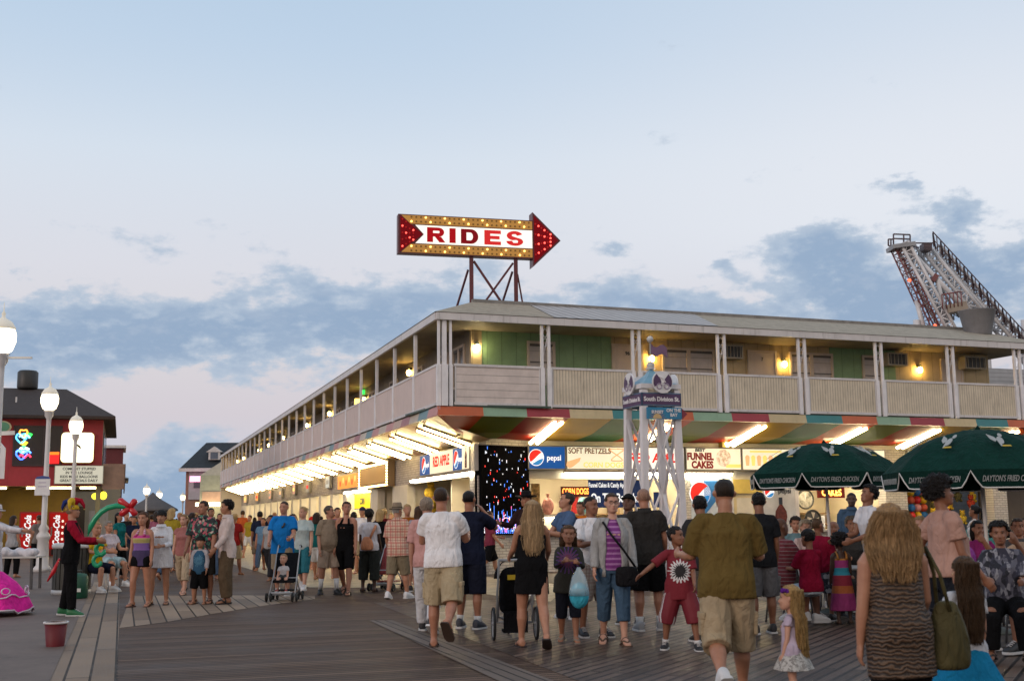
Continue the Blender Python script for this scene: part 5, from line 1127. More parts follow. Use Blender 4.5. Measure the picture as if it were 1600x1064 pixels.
L0, L1 = RP(1403, 384), RP(1560, 700); R0, R1 = RP(1462, 392, RD + 3), RP(1640, 575, RD + 3)
lattice(RP(1400, 385), RP(1466, 530), .5, rstair, 14, .8, .05)
lattice(RP(1409, 382), RP(1498, 545), .5, steel, 13, 1.0, .10)
lattice(RP(1419, 384, RD + 1.5), RP(1490, 500, RD + 1.5), .4, steel_g, 9, 1.0, .08)
lattice(RP(1444, 393, RD + 2), RP(1540, 510, RD + 2), .55, steel, 10, 1.0, .11)
lattice(RP(1458, 391, RD + 3), RP(1620, 570, RD + 3), .6, steel, 15, 1.2, .12)
for a, b_ in (((1418, 388), (1530, 505)), ((1463, 430), (1478, 500)), ((1432, 470), (1445, 520))):
    mb = MB(); mb.tube([RP(*a), RP(*b_)], .16, 8); mb.build("strut", steel, ro)
mb = MB(); mb.bar(RP(1456, 433), RP(1462, 437), .5, .5); mb.build("node_plate", rstair, ro)
# stairway with posts and rail on the upper edge
mb = MB(); ms = MB(); n = 24
for k in range(n + 1):
    f = k / n; p = RP(1459 + 145 * f, 386 + 158 * f, RD + 2.2); mb.tube([p, p + Vector((0, 0, 1.0))], .035, 5)
    if k < n:
        q = RP(1459 + 145 * (k + 1) / n, 386 + 158 * (k + 1) / n, RD + 2.2)
        mb.tube([p + Z * 1.0, q + Z * 1.0], .04, 5); mb.tube([p + Z * .5, q + Z * .5], .025, 5)
        if k % 2 == 0: ms.tube([p + Z * .1, p + Z * .9, (p + q) / 2 + Z * .0], .055, 5)
mb.build("stair_rail", rdark, ro); ms.build("stair_stringer", rdark, ro)
mb = MB()
for px, py in ((1397, 380), (1413, 380), (1396, 372)): pass
for a, b_ in (((1396, 382), (1396, 366)), ((1412, 380), (1412, 366)), ((1422, 382), (1422, 367)), ((1396, 366), (1422, 367)), ((1396, 373), (1422, 374)), ((1388, 384), (1388, 374)), ((1392, 384), (1392, 374)), ((1388, 374), (1396, 374)), ((1388, 384), (1400, 386)), ((1422, 380), (1458, 380)), ((1422, 386), (1436, 387))):
    mb.tube([RP(*a), RP(*b_)], .05, 5)
mb.build("top_rail", rdark, ro)
mb = MB(); mb.bar(RP(1390, 389), RP(1425, 384), 1.4, .25); mb.build("top_deck", steel_g, ro)
mb = MB(); mb.bar(RP(1440, 387, RD + 1), RP(1453, 388, RD + 1), .8, .45); mb.build("motor_house", rdark, ro)
mb = MB(); mb.bar(RP(1474, 486), RP(1504, 480), 1.6, .5); mb.build("mid_deck", paint("deck_tan", (.30, .25, .2), .6), ro)
mb = MB()
for k in range(6): p = RP(1473 + 6 * k, 483 - k, RD - .8); mb.tube([p, p + Z * .9], .04, 5)
mb.tube([RP(1473, 483, RD - .8) + Z * .9, RP(1503, 478, RD - .8) + Z * .9], .045, 5); mb.build("mid_rail", rstair, ro)
for px, py in ((1421, 438), (1461, 509)): mb = MB(); mb.ball(RP(px, py, RD - .9), .11, 8, 6); mb.build("beacon", emit("beacon_red", (1, .12, .05), 3), ro)
for px, d in ((1432, 0), (1540, 3), (1600, 3)): p = RP(px, 500, RD + d); mb = MB(); mb.tube([p, (p.x, p.y + .5, 0)], .22, 8); mb.build("leg", steel, ro)
# ------------------------------------------------------------------ market umbrellas
ugreen = fabric((.005, .034, .026), .75, .15, "umbrella_green"); udark = fabric((.004, .024, .019), .8, .1, "umbrella_under")
piping = paint("piping_white", (.6, .6, .58), .6); pole_m = paint("pole_white", (.58, .56, .54), .4)
def umbrella(x, y, Rr, ztop, zrim, yaw, label, lean=(0, 0)):
    o = thing("patio_umbrella", label, "umbrella", (x, y, 0), yaw, local=True, group="green patio umbrellas")
    n = 8; mb = MB(); sub = 4; prof = [(0.0, 1.0), (.18, .975), (.4, .86), (.62, .66), (.82, .38), (1.0, 0.0)]
    h = ztop - zrim
    rings = []
    for r_, z_ in prof:
        q = []
        for j in range(n * sub):
            a = 2 * math.pi * j / (n * sub); k = (j % sub) / sub; sag = math.cos(math.pi / n) / math.cos((k - .5) * 2 * math.pi / n)
            q.append(Vector((Rr * max(r_, .012) * sag * math.cos(a), Rr * max(r_, .012) * sag * math.sin(a), zrim + h * z_ - .05 * r_ * math.sin(math.pi * k) * (1 if r_ < 1 else 0))))
        rings.append(q)
    mb.rings(rings, 0, False); can = mb.build("canopy", ugreen, o)
    mv = MB(); mp = MB()
    rim = rings[-1]; N_ = n * sub * 4
    def edge(t):                                    # point on the rim for t in 0..n*sub
        i = int(t) % (n * sub); f = t - int(t); return rim[i] * (1 - f) + rim[(i + 1) % (n * sub)] * f
    pts, low = [], []
    for k in range(N_):
        t = k / 4; p = edge(t); ph = (t / sub) % 1.0; near = min(ph, 1 - ph)
        drop = .20 * (1 - math.exp(-(near / .07) ** 2)) + .015
        pts.append(p * 1.002); low.append(Vector((p.x * 1.004, p.y * 1.004, p.z - drop)))
    for k in range(N_): mv.quad(pts[k], pts[(k + 1) % N_], low[(k + 1) % N_], low[k])
    va = mv.build("valance", udark, o); mp.tube(low + [low[0]], .010, 4, caps=False); mp.build("piping", piping, va)
    for s_ in range(n):
        am = (s_ + .5) * 2 * math.pi / n; c = Vector((math.cos(am), math.sin(am), 0)); rr = Rr * math.cos(math.pi / n)
        xd_ = Vector((-c.y, c.x, 0))
        text("lettering", "DAYTON'S FRIED CHICKEN", c * (rr * 1.004) + Z * (zrim - .11), xd_, Z, .10, paint("faded_white", (.26, .28, .28), .6), va, .001, .55, lift=.010, slant=.2)
        # a small white bird emblem on each panel
        pr_ = rr * .66; up = (c * (-rr * .20) + Z * (h * .28)).normalized(); base = c * (pr_ * 1.0) + Z * (zrim + h * .645)
        xq, uq = xd_ * .55, up * .95; e_ = MB(); nrm = xd_.cross(up).normalized(); base += nrm * .02
        e_.prism([(-.20, .14), (-.17, .02), (-.09, -.05), (-.03, .0), (-.07, .07), (-.13, .10)], base, xq, uq, .006)
        e_.prism([(.07 * math.cos(a_) + .03, .09 * math.sin(a_) - .02) for a_ in [i_ * math.pi / 8 for i_ in range(16)]], base, xq, uq, .007)
        e_.prism([(-.04, -.02), (-.02, -.16), (.01, -.16), (.02, -.06)], base, xq, uq, .006)
        e_.prism(circ(.045, 12, .08, .11), base, xq, uq, .006); eo = e_.build("bird_emblem", paint("emblem_pale", (.34, .36, .36), .6), can)
        e_ = MB(); e_.prism([(.0, -.17), (.2, -.17), (.18, -.14), (.02, -.14)], base + nrm * .002, xq, uq, .006); e_.build("emblem_foot", paint("emblem_gold", (.5, .35, .03), .6), eo)
    mb = MB(); mb.tube([(lean[0], lean[1], 0), (0, 0, ztop - .03)], .024, 8); mb.build("pole", pole_m, o)
    mb = MB(); mb.lathe([(.03, ztop - .01), (.035, ztop + .01), (.02, ztop + .03), (.008, ztop + .05)], (0, 0, 0), 10); mb.build("finial", udark, o)
    for k in range(n): a = k * 2 * math.pi / n; mb = MB(); mb.tube([(0, 0, ztop - .55), (Rr * .5 * math.cos(a), Rr * .5 * math.sin(a), zrim + h * .76)], .008, 4); mb.build("rib", pole_m, o)
    mb = MB(); mb.lathe([(.28, 0), (.28, .05), (.06, .1), (.04, .3)], (lean[0], lean[1], 0), 16); mb.build("base", dark_m, o)
    return o
pu1 = P(1290, 750, 18.4); umbrella(pu1.x, pu1.y, 1.20, P(1290, 692, 18.4).z, P(1290, 741, 18.4).z, R(-90 + 22.5 - 8), "green patio umbrella further left over the crowded table", (.06, 0))
pu2 = P(1533, 750, 15.2); umbrella(pu2.x, pu2.y, 1.22, P(1533, 671, 15.2).z, P(1533, 738, 15.2).z, R(-90 + 22.5 - 4), "green patio umbrella cut by the right edge of the picture", (.05, 0))
# ------------------------------------------------------------------ tables and chairs
tbl_m = paint("table_white", (.50, .48, .46), .4); chair_m = paint("chair_white", (.55, .55, .56), .4); chd = paint("chair_dark", (.05, .05, .055), .5)
def table(x, y, label, r=.55):
    o = thing("cafe_table", label, "table", (x, y, 0), local=True, group="round tables on the terrace"); mb = MB(); mb.lathe([(r, .71), (r + .01, .725), (r, .74)], (0, 0, 0), 28); mb.build("top", tbl_m, o)
    mb = MB(); mb.lathe([(.04, .05), (.035, .71)], (0, 0, 0), 10); mb.build("pedestal", chd, o)
    for k in range(4): a = k * math.pi / 2 + .4; mb = MB(); mb.bar((0, 0, .06), (.38 * math.cos(a), .38 * math.sin(a), .02), .05, .03); mb.build("foot", chd, o)
def chair(x, y, yaw, label, m, grp):
    o = thing("cafe_chair", label, "chair", (x, y, 0), yaw, local=True, group=grp); mb = MB(); mb.box(-.22, .22, -.22, .22, .43, .455); mb.build("seat", m, o)
    mb = MB()
    for k in range(6): xx = -.18 + .072 * k; mb.bar((xx, -.21, .46), (xx, -.27, .86), .02)
    mb.tube([(-.23, -.2, .45), (-.22, -.26, .8), (-.14, -.28, .89), (.14, -.28, .89), (.22, -.26, .8), (.23, -.2, .45)], .014, 6); mb.build("backrest", m, o)
    for sx_ in (-1, 1):
        mb = MB(); mb.tube([(sx_ * .2, .2, .43), (sx_ * .22, .24, 0)], .013, 6); mb.build("leg", m, o); mb = MB(); mb.tube([(sx_ * .2, -.2, .43), (sx_ * .22, -.26, 0)], .013, 6); mb.build("leg", m, o)
    return o
t1 = P(1312, 870, 17.6); table(t1.x, t1.y, "round white table under the left umbrella"); t2 = P(1545, 880, 15.4); table(t2.x, t2.y, "round white table under the right umbrella")
for k, (px, d, yw, lb) in enumerate(((1232, 17.0, -70, "dark chair of the striped shirt man at the left table"), (1262, 18.6, -120, "dark chair of the white haired woman at the left table"), (1338, 18.6, 160, "dark chair of the grey haired woman at the left table"), (1438, 16.2, -100, "dark chair between the two tables"), (1566, 13.4, 150, "dark chair of the patterned blouse woman at the right table"), (1612, 13.8, 100, "dark chair at the right edge of the picture"))):
    q = P(px, 900, d); chair(q.x, q.y, R(yw), lb, chd, "dark chairs on the terrace")
# ------------------------------------------------------------------ things on the left pavement
q = G(86, 1010); o = thing("bucket", "dark red plastic bucket with a white rim standing on the pavement", "bucket", (q.x, q.y, 0), local=True)
mb = MB(); mb.lathe([(.105, 0), (.135, .285), (.128, .285), (.10, .01)], (0, 0, 0), 24, caps=False); mb.lathe([(.0, .006), (.105, .006)], (0, 0, 0), 24, caps=False); mb.build("body", paint("bucket_red", (.12, .004, .010), .6), o)
mb = MB(); mb.lathe([(.135, .275), (.148, .28), (.148, .30), (.128, .30)], (0, 0, 0), 24, caps=False); mb.build("rim", paint("rim_white", (.62, .6, .6), .4), o)
q = P(112, 900, 25.5); o = thing("litter_bin", "dark slatted litter bin with a white lid behind the jester", "litter bin", (q.x, q.y, 0), local=True)
for k in range(22): a = 2 * math.pi * k / 22; mb = MB() if k == 0 else mb; c, s_ = math.cos(a), math.sin(a); mb.bar((.37 * c, .37 * s_, .1), (.37 * c, .37 * s_, .95), .085, .03, up=(c, s_, 0))
mb.build("slats", paint("bin_slat", (.06, .055, .045), .6, .3, 4), o)
mb = MB(); mb.lathe([(.40, .95), (.42, .97), (.42, 1.03), (.36, 1.06), (.2, 1.06)], (0, 0, 0), 24); mb.build("lid", paint("bin_white", (.60, .60, .60), .4), o); mb = MB(); mb.lathe([(.40, 0), (.40, .09), (.36, .1)], (0, 0, 0), 24); mb.build("base", MATS["bin_white"], o); mb = MB(); mb.lathe([(.34, .1), (.34, .94)], (0, 0, 0), 20); mb.build("liner", dark_m, o)
q = G(122, 935); o = thing("green_case", "dark green case with a white label standing by the litter bin", "case", (q.x, q.y, 0), local=True)
mb = MB(); mb.lathe([(.16, 0), (.18, .03), (.18, .42), (.14, .48), (.05, .5)], (0, 0, 0), 16); mb.build("body", paint("case_green", (.008, .075, .04), .4), o); mb = MB(); mb.box(-.11, .11, -.186, -.178, .14, .21); mb.build("label", paint("case_label", (.55, .58, .55), .5), o); mb = MB(); mb.tube([(-.06, 0, .48), (-.05, 0, .55), (.05, 0, .55), (.06, 0, .48)], .012, 6); mb.build("handle", dark_m, o)
for px, d, yw, lb in ((150, 26.5, -60, "white wire chair beside the litter bin"), (165, 28.6, -50, "white wire chair of the woman in white shoes")): q = P(px, 900, d); chair(q.x, q.y, R(yw), lb, chair_m, "white wire chairs on the pavement")
q = P(40, 880, 27.5); o = thing("work_table", "white table with a crumpled white cloth at the left edge", "table", (q.x, q.y, 0), local=True); mb = MB(); mb.box(-.9, .35, -.3, .3, .70, .74); mb.build("top", tbl_m, o)
for a, b_ in ((-.8, -.25), (-.8, .25), (.25, -.25), (.25, .25)): mb = MB(); mb.bar((a, b_, 0), (a * .95, b_, .70), .05); mb.build("leg", chd, o)
mb = MB(); rg = random.Random(3)
for i in range(9): mb.ball((q.x - .75 + .12 * i, q.y - .1 + rg.uniform(-.1, .1), .79 + rg.uniform(0, .05)), (.13, .15, .09 + .04 * (i % 2)), 10, 7)
ob = mb.build("cloth_heap", fabric((.62, .6, .64), .95, .08)); md = ob.modifiers.new("merge", 'REMESH'); md.mode = 'VOXEL'; md.voxel_size = .025; md = ob.modifiers.new("soft", 'SMOOTH'); md.iterations = 4; tag(ob, "crumpled white cloth heaped on the table at the left edge", "cloth")
# pink parasol
q = P(-14, 930, 19.8); o = thing("parasol", "bright pink parasol with white scalloped trim cut by the left edge", "parasol", (q.x, q.y, 0), local=True); o.scale = (1.15, 1.15, .85)
mb = MB(); n = 40; rings = []
for r_, z_ in ((.02, .88), (.15, .82), (.34, .62), (.5, .36), (.58, .12)):
    rings.append([Vector((r_ * (1 + (.05 * r_ / .58) * math.cos(8 * 2 * math.pi * j / n)) * math.cos(2 * math.pi * j / n), r_ * (1 + .05 * math.cos(8 * 2 * math.pi * j / n)) * math.sin(2 * math.pi * j / n), z_ + (.04 * math.cos(8 * 2 * math.pi * j / n) if r_ > .55 else 0))) for j in range(n)])
mb.rings(rings, 0, False); mb.build("canopy", fabric((.85, .03, .36), .6, .2), o)
mb = MB(); mb.tube([rings[3][j] * 1.01 + Z * (.02 + .04 * math.sin(j * 1.6)) for j in range(n)] + [rings[3][0] * 1.01], .014, 5, caps=False); 
for j in range(0, n, 5): c = (rings[3][j] * .9 + Z * .12); mb.tube([c + Vector((.06 * math.cos(t_) * -math.sin(2 * math.pi * j / n), .06 * math.cos(t_) * math.cos(2 * math.pi * j / n), .06 * math.sin(t_))) + c.normalized() * .05 for t_ in [i * math.pi / 6 for i in range(13)]], .010, 4, caps=False)
mb.build("white_trim", paint("trim_white", (.75, .65, .72), .6), o)
mb = MB(); mb.tube([rings[-1][j] * 1.0 - Z * (.03 * (j % 2)) for j in range(n)] + [rings[-1][0]], .016, 4, caps=False); mb.build("fringe", paint("fringe_pale", (.6, .5, .56), .7), o)
mb = MB(); mb.tube([(0, 0, 0), (0, 0, .95)], .012, 6); mb.build("shaft", lampw, o)
# ------------------------------------------------------------------ people
SK1 = (.43, .215, .135); SK2 = (.36, .165, .095); SK3 = (.24, .105, .058); SK4 = (.13, .06, .036); SKP = (.52, .29, .205); SKB = (.06, .028, .018)
BRN = (.075, .038, .02); BLK = (.012, .010, .010); BLD = (.50, .34, .15); DKB = (.035, .02, .014); GRY = (.40, .38, .36); LBR = (.22, .13, .065)
def V3(*a): return Vector(a)
def fold_noise(p, s=1.0):
    return (math.sin(11 * p.x + 7 * p.z * s + 3.1) + math.sin(-9 * p.y + 13 * p.z * s + 1.7 + 4 * p.x) + .7 * math.sin(23 * p.z * s + 9 * p.x - 6 * p.y)) / 2.7
def add_remesh(o, vox, smooth=3, disp=0.0, fac=.5):
    m = o.modifiers.new("merge", 'REMESH'); m.mode = 'VOXEL'; m.voxel_size = vox; m.use_smooth_shade = True
    if smooth: s = o.modifiers.new("soft", 'SMOOTH'); s.iterations = smooth; s.factor = fac
    if disp:
        d = o.modifiers.new("folds", 'DISPLACE'); d.texture = FOLD; d.strength = disp; d.mid_level = .5; d.texture_coords = 'LOCAL'
TOUSLE = bpy.data.textures.new("tousle", 'CLOUDS'); TOUSLE.noise_scale = .022; TOUSLE.noise_depth = 2
FOLD = bpy.data.textures.new("folds", 'CLOUDS'); FOLD.noise_scale = .11; FOLD.noise_depth = 2
def ell(c, ax, ay, rx, ry, n=14, pw=1.0):
    q = []
    for j in range(n):
        a = 2 * math.pi * j / n; ca, sa_ = math.cos(a), math.sin(a)
        if pw != 1.0: ca = math.copysign(abs(ca) ** pw, ca); sa_ = math.copysign(abs(sa_) ** pw, sa_)
        q.append(c + ax * (rx * ca) + ay * (ry * sa_))
    return q
def limb(mb, pts, rs, n=10):
    """tapered limb through joints with rounded ends"""
    pts = [Vector(p) for p in pts]
    a = (pts[0] - pts[1]).normalized(); b = (pts[-1] - pts[-2]).normalized()
    P_ = [pts[0] + a * rs[0] * .7] + pts + [pts[-1] + b * rs[-1] * .7]; R_ = [rs[0] * .45] + list(rs) + [rs[-1] * .45]
    mb.tube(P_, R_, n)
def sub(a, b, n): return [a + (b - a) * (i / n) for i in range(n + 1)]
def ik(a, t, l1, l2, pole):
    d = t - a; L_ = min(d.length, (l1 + l2) * .995); d = d.normalized(); t = a + d * L_
    x = (l1 * l1 - l2 * l2 + L_ * L_) / (2 * L_); h = math.sqrt(max(1e-6, l1 * l1 - x * x))
    pl = (pole - d * pole.dot(d)).normalized()
    return a + d * x + pl * h, t
HEADP = [(.0, .13, .33, .12), (.05, .19, .37, .04), (.12, .235, .385, -.12), (.22, .275, .39, -.24), (.36, .305, .385, -.36), (.50, .322, .355, -.43), (.60, .33, .38, -.455), (.72, .33, .37, -.455), (.82, .30, .31, -.42), (.90, .245, .23, -.34), (.965, .155, .13, -.22), (1.0, .05, .0, -.08)]
def person(label, px, py=None, top=700, depth=None, H=None, yaw=180, sex='m', hr=7.5, g=1.0, belly=0.0, sk=SK1, legs=((0, 3, 2), (0, 3, 2)), arms=((4, 9, 12), (4, 9, 12)), lean=0.0, tilt=0.0, hwid=.45, hyaw=0.0, hpit=0.0, sit=None, topw=None, bot=None, shoe=None, hair=('short', DKB), hat=None, vox=None, group=None, face=True, extra=None, grip=(0, 0), z0=0.0, sw=1.0, over=None):
    if depth is None: base = G(px, py); depth = base.y
    else: base = P(px, 800, depth); base.z = 0
    ztop = P(px, top, depth).z
    hatx = {'cap': .02, 'fedora': .05, 'bowler': .04, 'jester': .16}.get(hat[0] if hat else None, 0)
    if sit is not None: Hh = (ztop - hatx - sit) / .525
    else: Hh = ztop - hatx - z0
    if H is None: H = Hh
    hh = H / hr; kid = hr < 6.8
    if vox is None: vox = .008 if depth < 10 else (.0095 if depth < 16 else (.012 if depth < 30 else .018))
    fem = sex == 'f'
    pr__ = random.Random(int(px * 7 + top))
    if tilt == 0: tilt = pr__.uniform(-2.2, 2.2)
    if hyaw == 0: hyaw = pr__.uniform(-11, 11)
    if hpit == 0: hpit = pr__.uniform(-7, 3)
    if sit is None and legs == ((0, 3, 2), (0, 3, 2)): legs = ((-3, 3, 3), (8, 6, 14)) if pr__.random() < .5 else ((8, 6, 14), (-3, 3, 3))
    o = thing("person", label, "person", (base.x, base.y, 0), R(yaw), group=group, local=True)
    zhip = (.485 if kid else .515) * H
    shw = (.091 if fem else .100) * H * sw * (1 if not kid else .97); hw = .052 * H
    zsh = H - hh * (1.345 if not kid else 1.27); zneck = H - hh * 1.12
    l_th, l_sh, zan = zhip * .475, zhip * .435, zhip * .09
    ua, fa = .172 * H, .148 * H
    if kid: ua, fa = .155 * H, .135 * H
    Mt = Matrix.Translation(V3(0, 0, zhip)) @ Matrix.Rotation(-R(lean), 4, 'X') @ Matrix.Rotation(R(tilt), 4, 'Y') @ Matrix.Translation(V3(0, 0, -zhip))
    def T(p): return Mt @ Vector(p)
    # --- joints
    lg = []
    for i, s in enumerate((-1, 1)):
        fx, ab, kn = (legs[i] + (0,))[:3] if sit is None or legs[i][0] != 0 else (84, 8, 84)
        h = V3(s * hw, 0, zhip - .01 * H)
        d1 = V3(s * math.sin(R(ab)), math.sin(R(fx)) * math.cos(R(ab)), -math.cos(R(fx)) * math.cos(R(ab)))
        k = h + d1 * l_th
        d2 = V3(s * math.sin(R(ab)) * .35, math.sin(R(fx - kn)), -math.cos(R(fx - kn))).normalized()
        a = k + d2 * l_sh
        pit = max(0, (kn - fx) * .9 - 4) if fx - kn < -8 and sit is None else 0
        fd = V3(s * .16, math.cos(R(pit)), -math.sin(R(pit))).normalized()
        lg.append([h, k, a, fd])
    low = min((a + fd * (.10 * H) - V3(0, 0, zan if fd.z > -.1 else zan * .5)).z if fd.z < -.05 else a.z - zan for h, k, a, fd in lg)
    dz = -low + (z0 if sit is None else 0)
    if sit is not None: dz = sit + .055 * H - (zhip - .01 * H)
    for L_ in lg:
        for q in range(3): L_[q] = L_[q] + V3(0, 0, dz)
    Dz = Matrix.Translation(V3(0, 0, dz))
    def T(p): return Dz @ (Mt @ Vector(p))
    ar = []
    for i, s in enumerate((-1, 1)):
        sh = T((s * shw, -.005 * H, zsh - .017 * H)); A = arms[i]
        if A[0] == 'to':
            t = V3(A[1] * H, A[2] * H, A[3] * H + dz); pole = V3(*(A[4] if len(A) > 4 else (s * .6, -.5, -.6)))
            e, w = ik(sh, t, ua, fa, pole)
        else:
            fx, ab, el = A[0], A[1] * .8, A[2]; inw = A[3] if len(A) > 3 else 0
            d1 = V3(s * math.sin(R(ab)), math.sin(R(fx)) * math.cos(R(ab)), -math.cos(R(fx)) * math.cos(R(ab)))
            e = sh + d1 * ua
            d2 = V3(s * math.sin(R(ab * .4 - inw)), math.sin(R(fx + el)), -math.cos(R(fx + el))).normalized()
            w = e + d2 * fa
        ar.append([sh, e, w])
    # --- torso profile
    wst = (.078 if fem else .090) * H * g; hip_ = (.101 if fem else .096) * H * (.5 + .5 * g); ch = (.090 if fem else .100) * H * (.55 + .45 * g) * (.9 if kid else 1)
    bl = belly * H
    prof = [(-.055, hip_ * .86, .060 * H, -.006), (0.0, hip_, .068 * H * (.6 + .4 * g), -.008), (.06, hip_ * .97, .066 * H * g, -.004), (.11, wst, .058 * H * g, .004),
            (.17, (wst + ch) / 2, .062 * H * g, .008), (.225, ch, .068 * H * (.7 + .3 * g), .006), (.262, ch * 1.02, .064 * H, -.002), (.288, shw * .86, .052 * H, -.006), (.306, shw * .64, .046 * H, -.008), (.328, shw * .42, .039 * H, -.008), (.352, .036 * H, .035 * H, -.006)]
    if fem: prof[5] = (.225, ch, .076 * H, .014)
    ksc = (zneck - zhip) / (.365 * H)
    rings_t = []
    for dzz, rx, ry, yo in prof:
        f = math.exp(-((dzz - .08) / .07) ** 2)
        rings_t.append((zhip + dzz * H * ksc, rx + bl * .45 * f, ry + bl * .55 * f, yo * H + bl * .5 * f))
    def ring(i_z, grow=0.0, n=16, pw=.9):
        z, rx, ry, yo = i_z; return [T(p) for p in ell(V3(0, yo, z), V3(1, 0, 0), V3(0, 1, 0), rx + grow, ry + grow, n, pw)]
    def interp(z):
        for a, b in zip(rings_t, rings_t[1:]):
            if a[0] <= z <= b[0]:
                f = (z - a[0]) / (b[0] - a[0]); return tuple(p + (q - p) * f for p, q in zip(a, b))
        return (z,) + (rings_t[0][1:] if z < rings_t[0][0] else rings_t[-1][1:])
    def Tl(i):                                    # parent-space of the head
        return Dz @ Mt @ Matrix.Translation(V3(0, -.008 * H + .012 * H, zneck - .02 * H)) @ Matrix.Rotation(R(hyaw), 4, 'Z') @ Matrix.Rotation(-R(hpit), 4, 'X') @ Matrix.Translation(V3(0, 0, .02 * H + (H - hh - zneck)))
    MH = Tl(0)
    def HP(x, y, t): return MH @ V3(x * hh, y * hh, t * hh)
    # --- body
    mb = MB(); mb.rings([ring(r) for r in rings_t])
    mb.tube([T((0, -.006 * H, zneck - .06 * H)), T((0, -.006 * H, zneck)), HP(0, -.10, .1), HP(0, -.10, .3)], [.048 * H, .030 * H if fem or kid else .034 * H, .028 * H if fem or kid else .033 * H, .030 * H], 12)
    wf = (1.0 if not kid else 1.08)
    mb.rings([[HP(w * wf * math.cos(2 * math.pi * j / 18), (yf + yb) / 2 + (yf - yb) / 2 * math.sin(2 * math.pi * j / 18), t) for j in range(18)] for t, w, yf, yb in HEADP])
    mb.tube([HP(0, .34, .53), HP(0, .41, .40), HP(0, .455, .335), HP(0, .38, .29)], [.035 * hh, .045 * hh, .06 * hh, .05 * hh], 8)
    for s in (-1, 1):
        mb.tube([HP(s * .33, -.02, .60), HP(s * .365, -.06, .52), HP(s * .345, -.02, .38)], [.04 * hh, .075 * hh, .045 * hh], 8)
        mb.ball(HP(s * .11, .345, .595), .05 * hh, 8, 5); mb.ball(HP(s * .18, .30, .36), .07 * hh, 8, 5)
    mb.ball(HP(0, .34, .10), .075 * hh, 8, 5); mb.ball(HP(0, .375, .20), .05 * hh, 8, 5)
    gl = .5 + .5 * g
    for (h, k, a, fd), s in zip(lg, (-1, 1)):
        calf = a + (k - a) * .68 + V3(0, -.008 * H, 0) if sit is None else a + (k - a) * .68 + V3(0, -.008 * H, 0)
        mb.tube([h + V3(0, 0, .02 * H), h + (k - h) * .25, h + (k - h) * .6, k, calf, a + (k - a) * .3, a], [.056 * H * gl, .054 * H * gl, .044 * H * gl, .034 * H * gl, .0345 * H * gl, .024 * H, .0205 * H], 12)
        up = fd.cross(V3(0, 0, 1)).normalized().cross(fd)
        sd = fd.cross(up)
        foot = [(-.038, .020, .020, -.018), (-.02, .024, .030, -.012), (.02, .024, .026, -.015), (.06, .027, .018, -.024), (.085, .026, .013, -.030), (.105, .017, .009, -.034)]
        mb.rings([ell(a + fd * (f * H) + up * (u * H), sd, up, rx * H, ry * H, 10) for f, rx, ry, u in foot])
    for (sh, e, w), s, gr in zip(ar, (-1, 1), grip):
        ag = (.55 + .45 * g) * (.9 if fem or kid else 1.0)
        mb.tube([sh + (T((0, 0, zsh + .012 * H)) - sh) * .5, sh + (T((0, 0, zsh)) - sh) * .12, sh + (e - sh) * .12, sh + (e - sh) * .4, e, e + (w - e) * .3, w], [.022 * H * ag, .031 * H * ag, .034 * H * ag, .030 * H * ag, .0235 * H * ag, .0245 * H * ag, .0155 * H], 10)
        fa_d = (w - e).normalized(); inn = (V3(-s, 0, 0) - fa_d * V3(-s, 0, 0).dot(fa_d)).normalized()       # palm faces the body
        fw = fa_d.cross(inn).normalized() * (1 if s > 0 else -1)
        if fw.y < 0 and abs(fa_d.z) > .5: fw = -fw
        pl = w + fa_d * (.030 * H)
        mb.rings([ell(w + fa_d * (t_ * H), fw, inn, rx * H, ry * H, 10) for t_, rx, ry in ((-.004, .015, .0135), (.018, .021, .0125), (.044, .0235, .0115), (.052, .021, .010))])
        cv = 22 if not gr else 62
        for q in range(4):
            b0 = w + fa_d * (.050 * H) + fw * ((.0165 - .011 * q) * H); ln = (.040, .046, .043, .034)[q] * H
            pts = [b0]; d_ = fa_d.copy(); ax = fa_d.cross(inn).normalized()
            for jn in range(3):
                d_ = (Matrix.Rotation(R(cv * (.7 if jn == 0 else 1)), 3, ax) @ d_); pts.append(pts[-1] + d_ * ln * (.42, .33, .25)[jn])
            mb.tube([b0 - fa_d * .012 * H] + pts, [.0056 * H, .0054 * H, .005 * H, .0046 * H, .0036 * H], 6)
        tb = w + fa_d * (.016 * H) + fw * (.017 * H); mb.tube([tb, tb + (fw * .6 + fa_d * .8 + inn * .2) * (.022 * H), tb + (fw * .55 + fa_d * 1.5 + inn * (.5 if not gr else 1.1)) * (.024 * H)], [.008 * H, .0066 * H, .0045 * H], 6)
    body = mb.build("body", skin_mat(sk), o); add_remesh(body, vox, 2)
    # --- eyes, brows and mouth
    if face and vox < .016:
        for s in (-1, 1):
            e_ = MB(); e_.ball(HP(s * .128, .335, .515), (.040 * hh, .03 * hh, .022 * hh), 8, 6); eo = e_.build("eye", paint("eye_dark", (.03, .022, .018), .2, bump=0), o)
            e_ = MB(); e_.tube([HP(s * .06, .40, .585), HP(s * .13, .395, .60), HP(s * .2, .345, .58)], .014 * hh, 5); e_.build("eyebrow", paint("brow_%d" % int(hair[1][0] * 100) if hair else "brow_d", tuple(c * .6 for c in (hair[1] if hair else DKB)), .8, bump=0), o)
        e_ = MB(); e_.tube([HP(-.10, .375, .20), HP(-.04, .42, .195), HP(.04, .42, .195), HP(.10, .375, .20)], [.012 * hh, .026 * hh, .026 * hh, .012 * hh], 6); e_.build("mouth", paint("lips_%d" % int(sk[0] * 100), (sk[0] * .72, sk[1] * .42, sk[2] * .45), .4, bump=0), o)
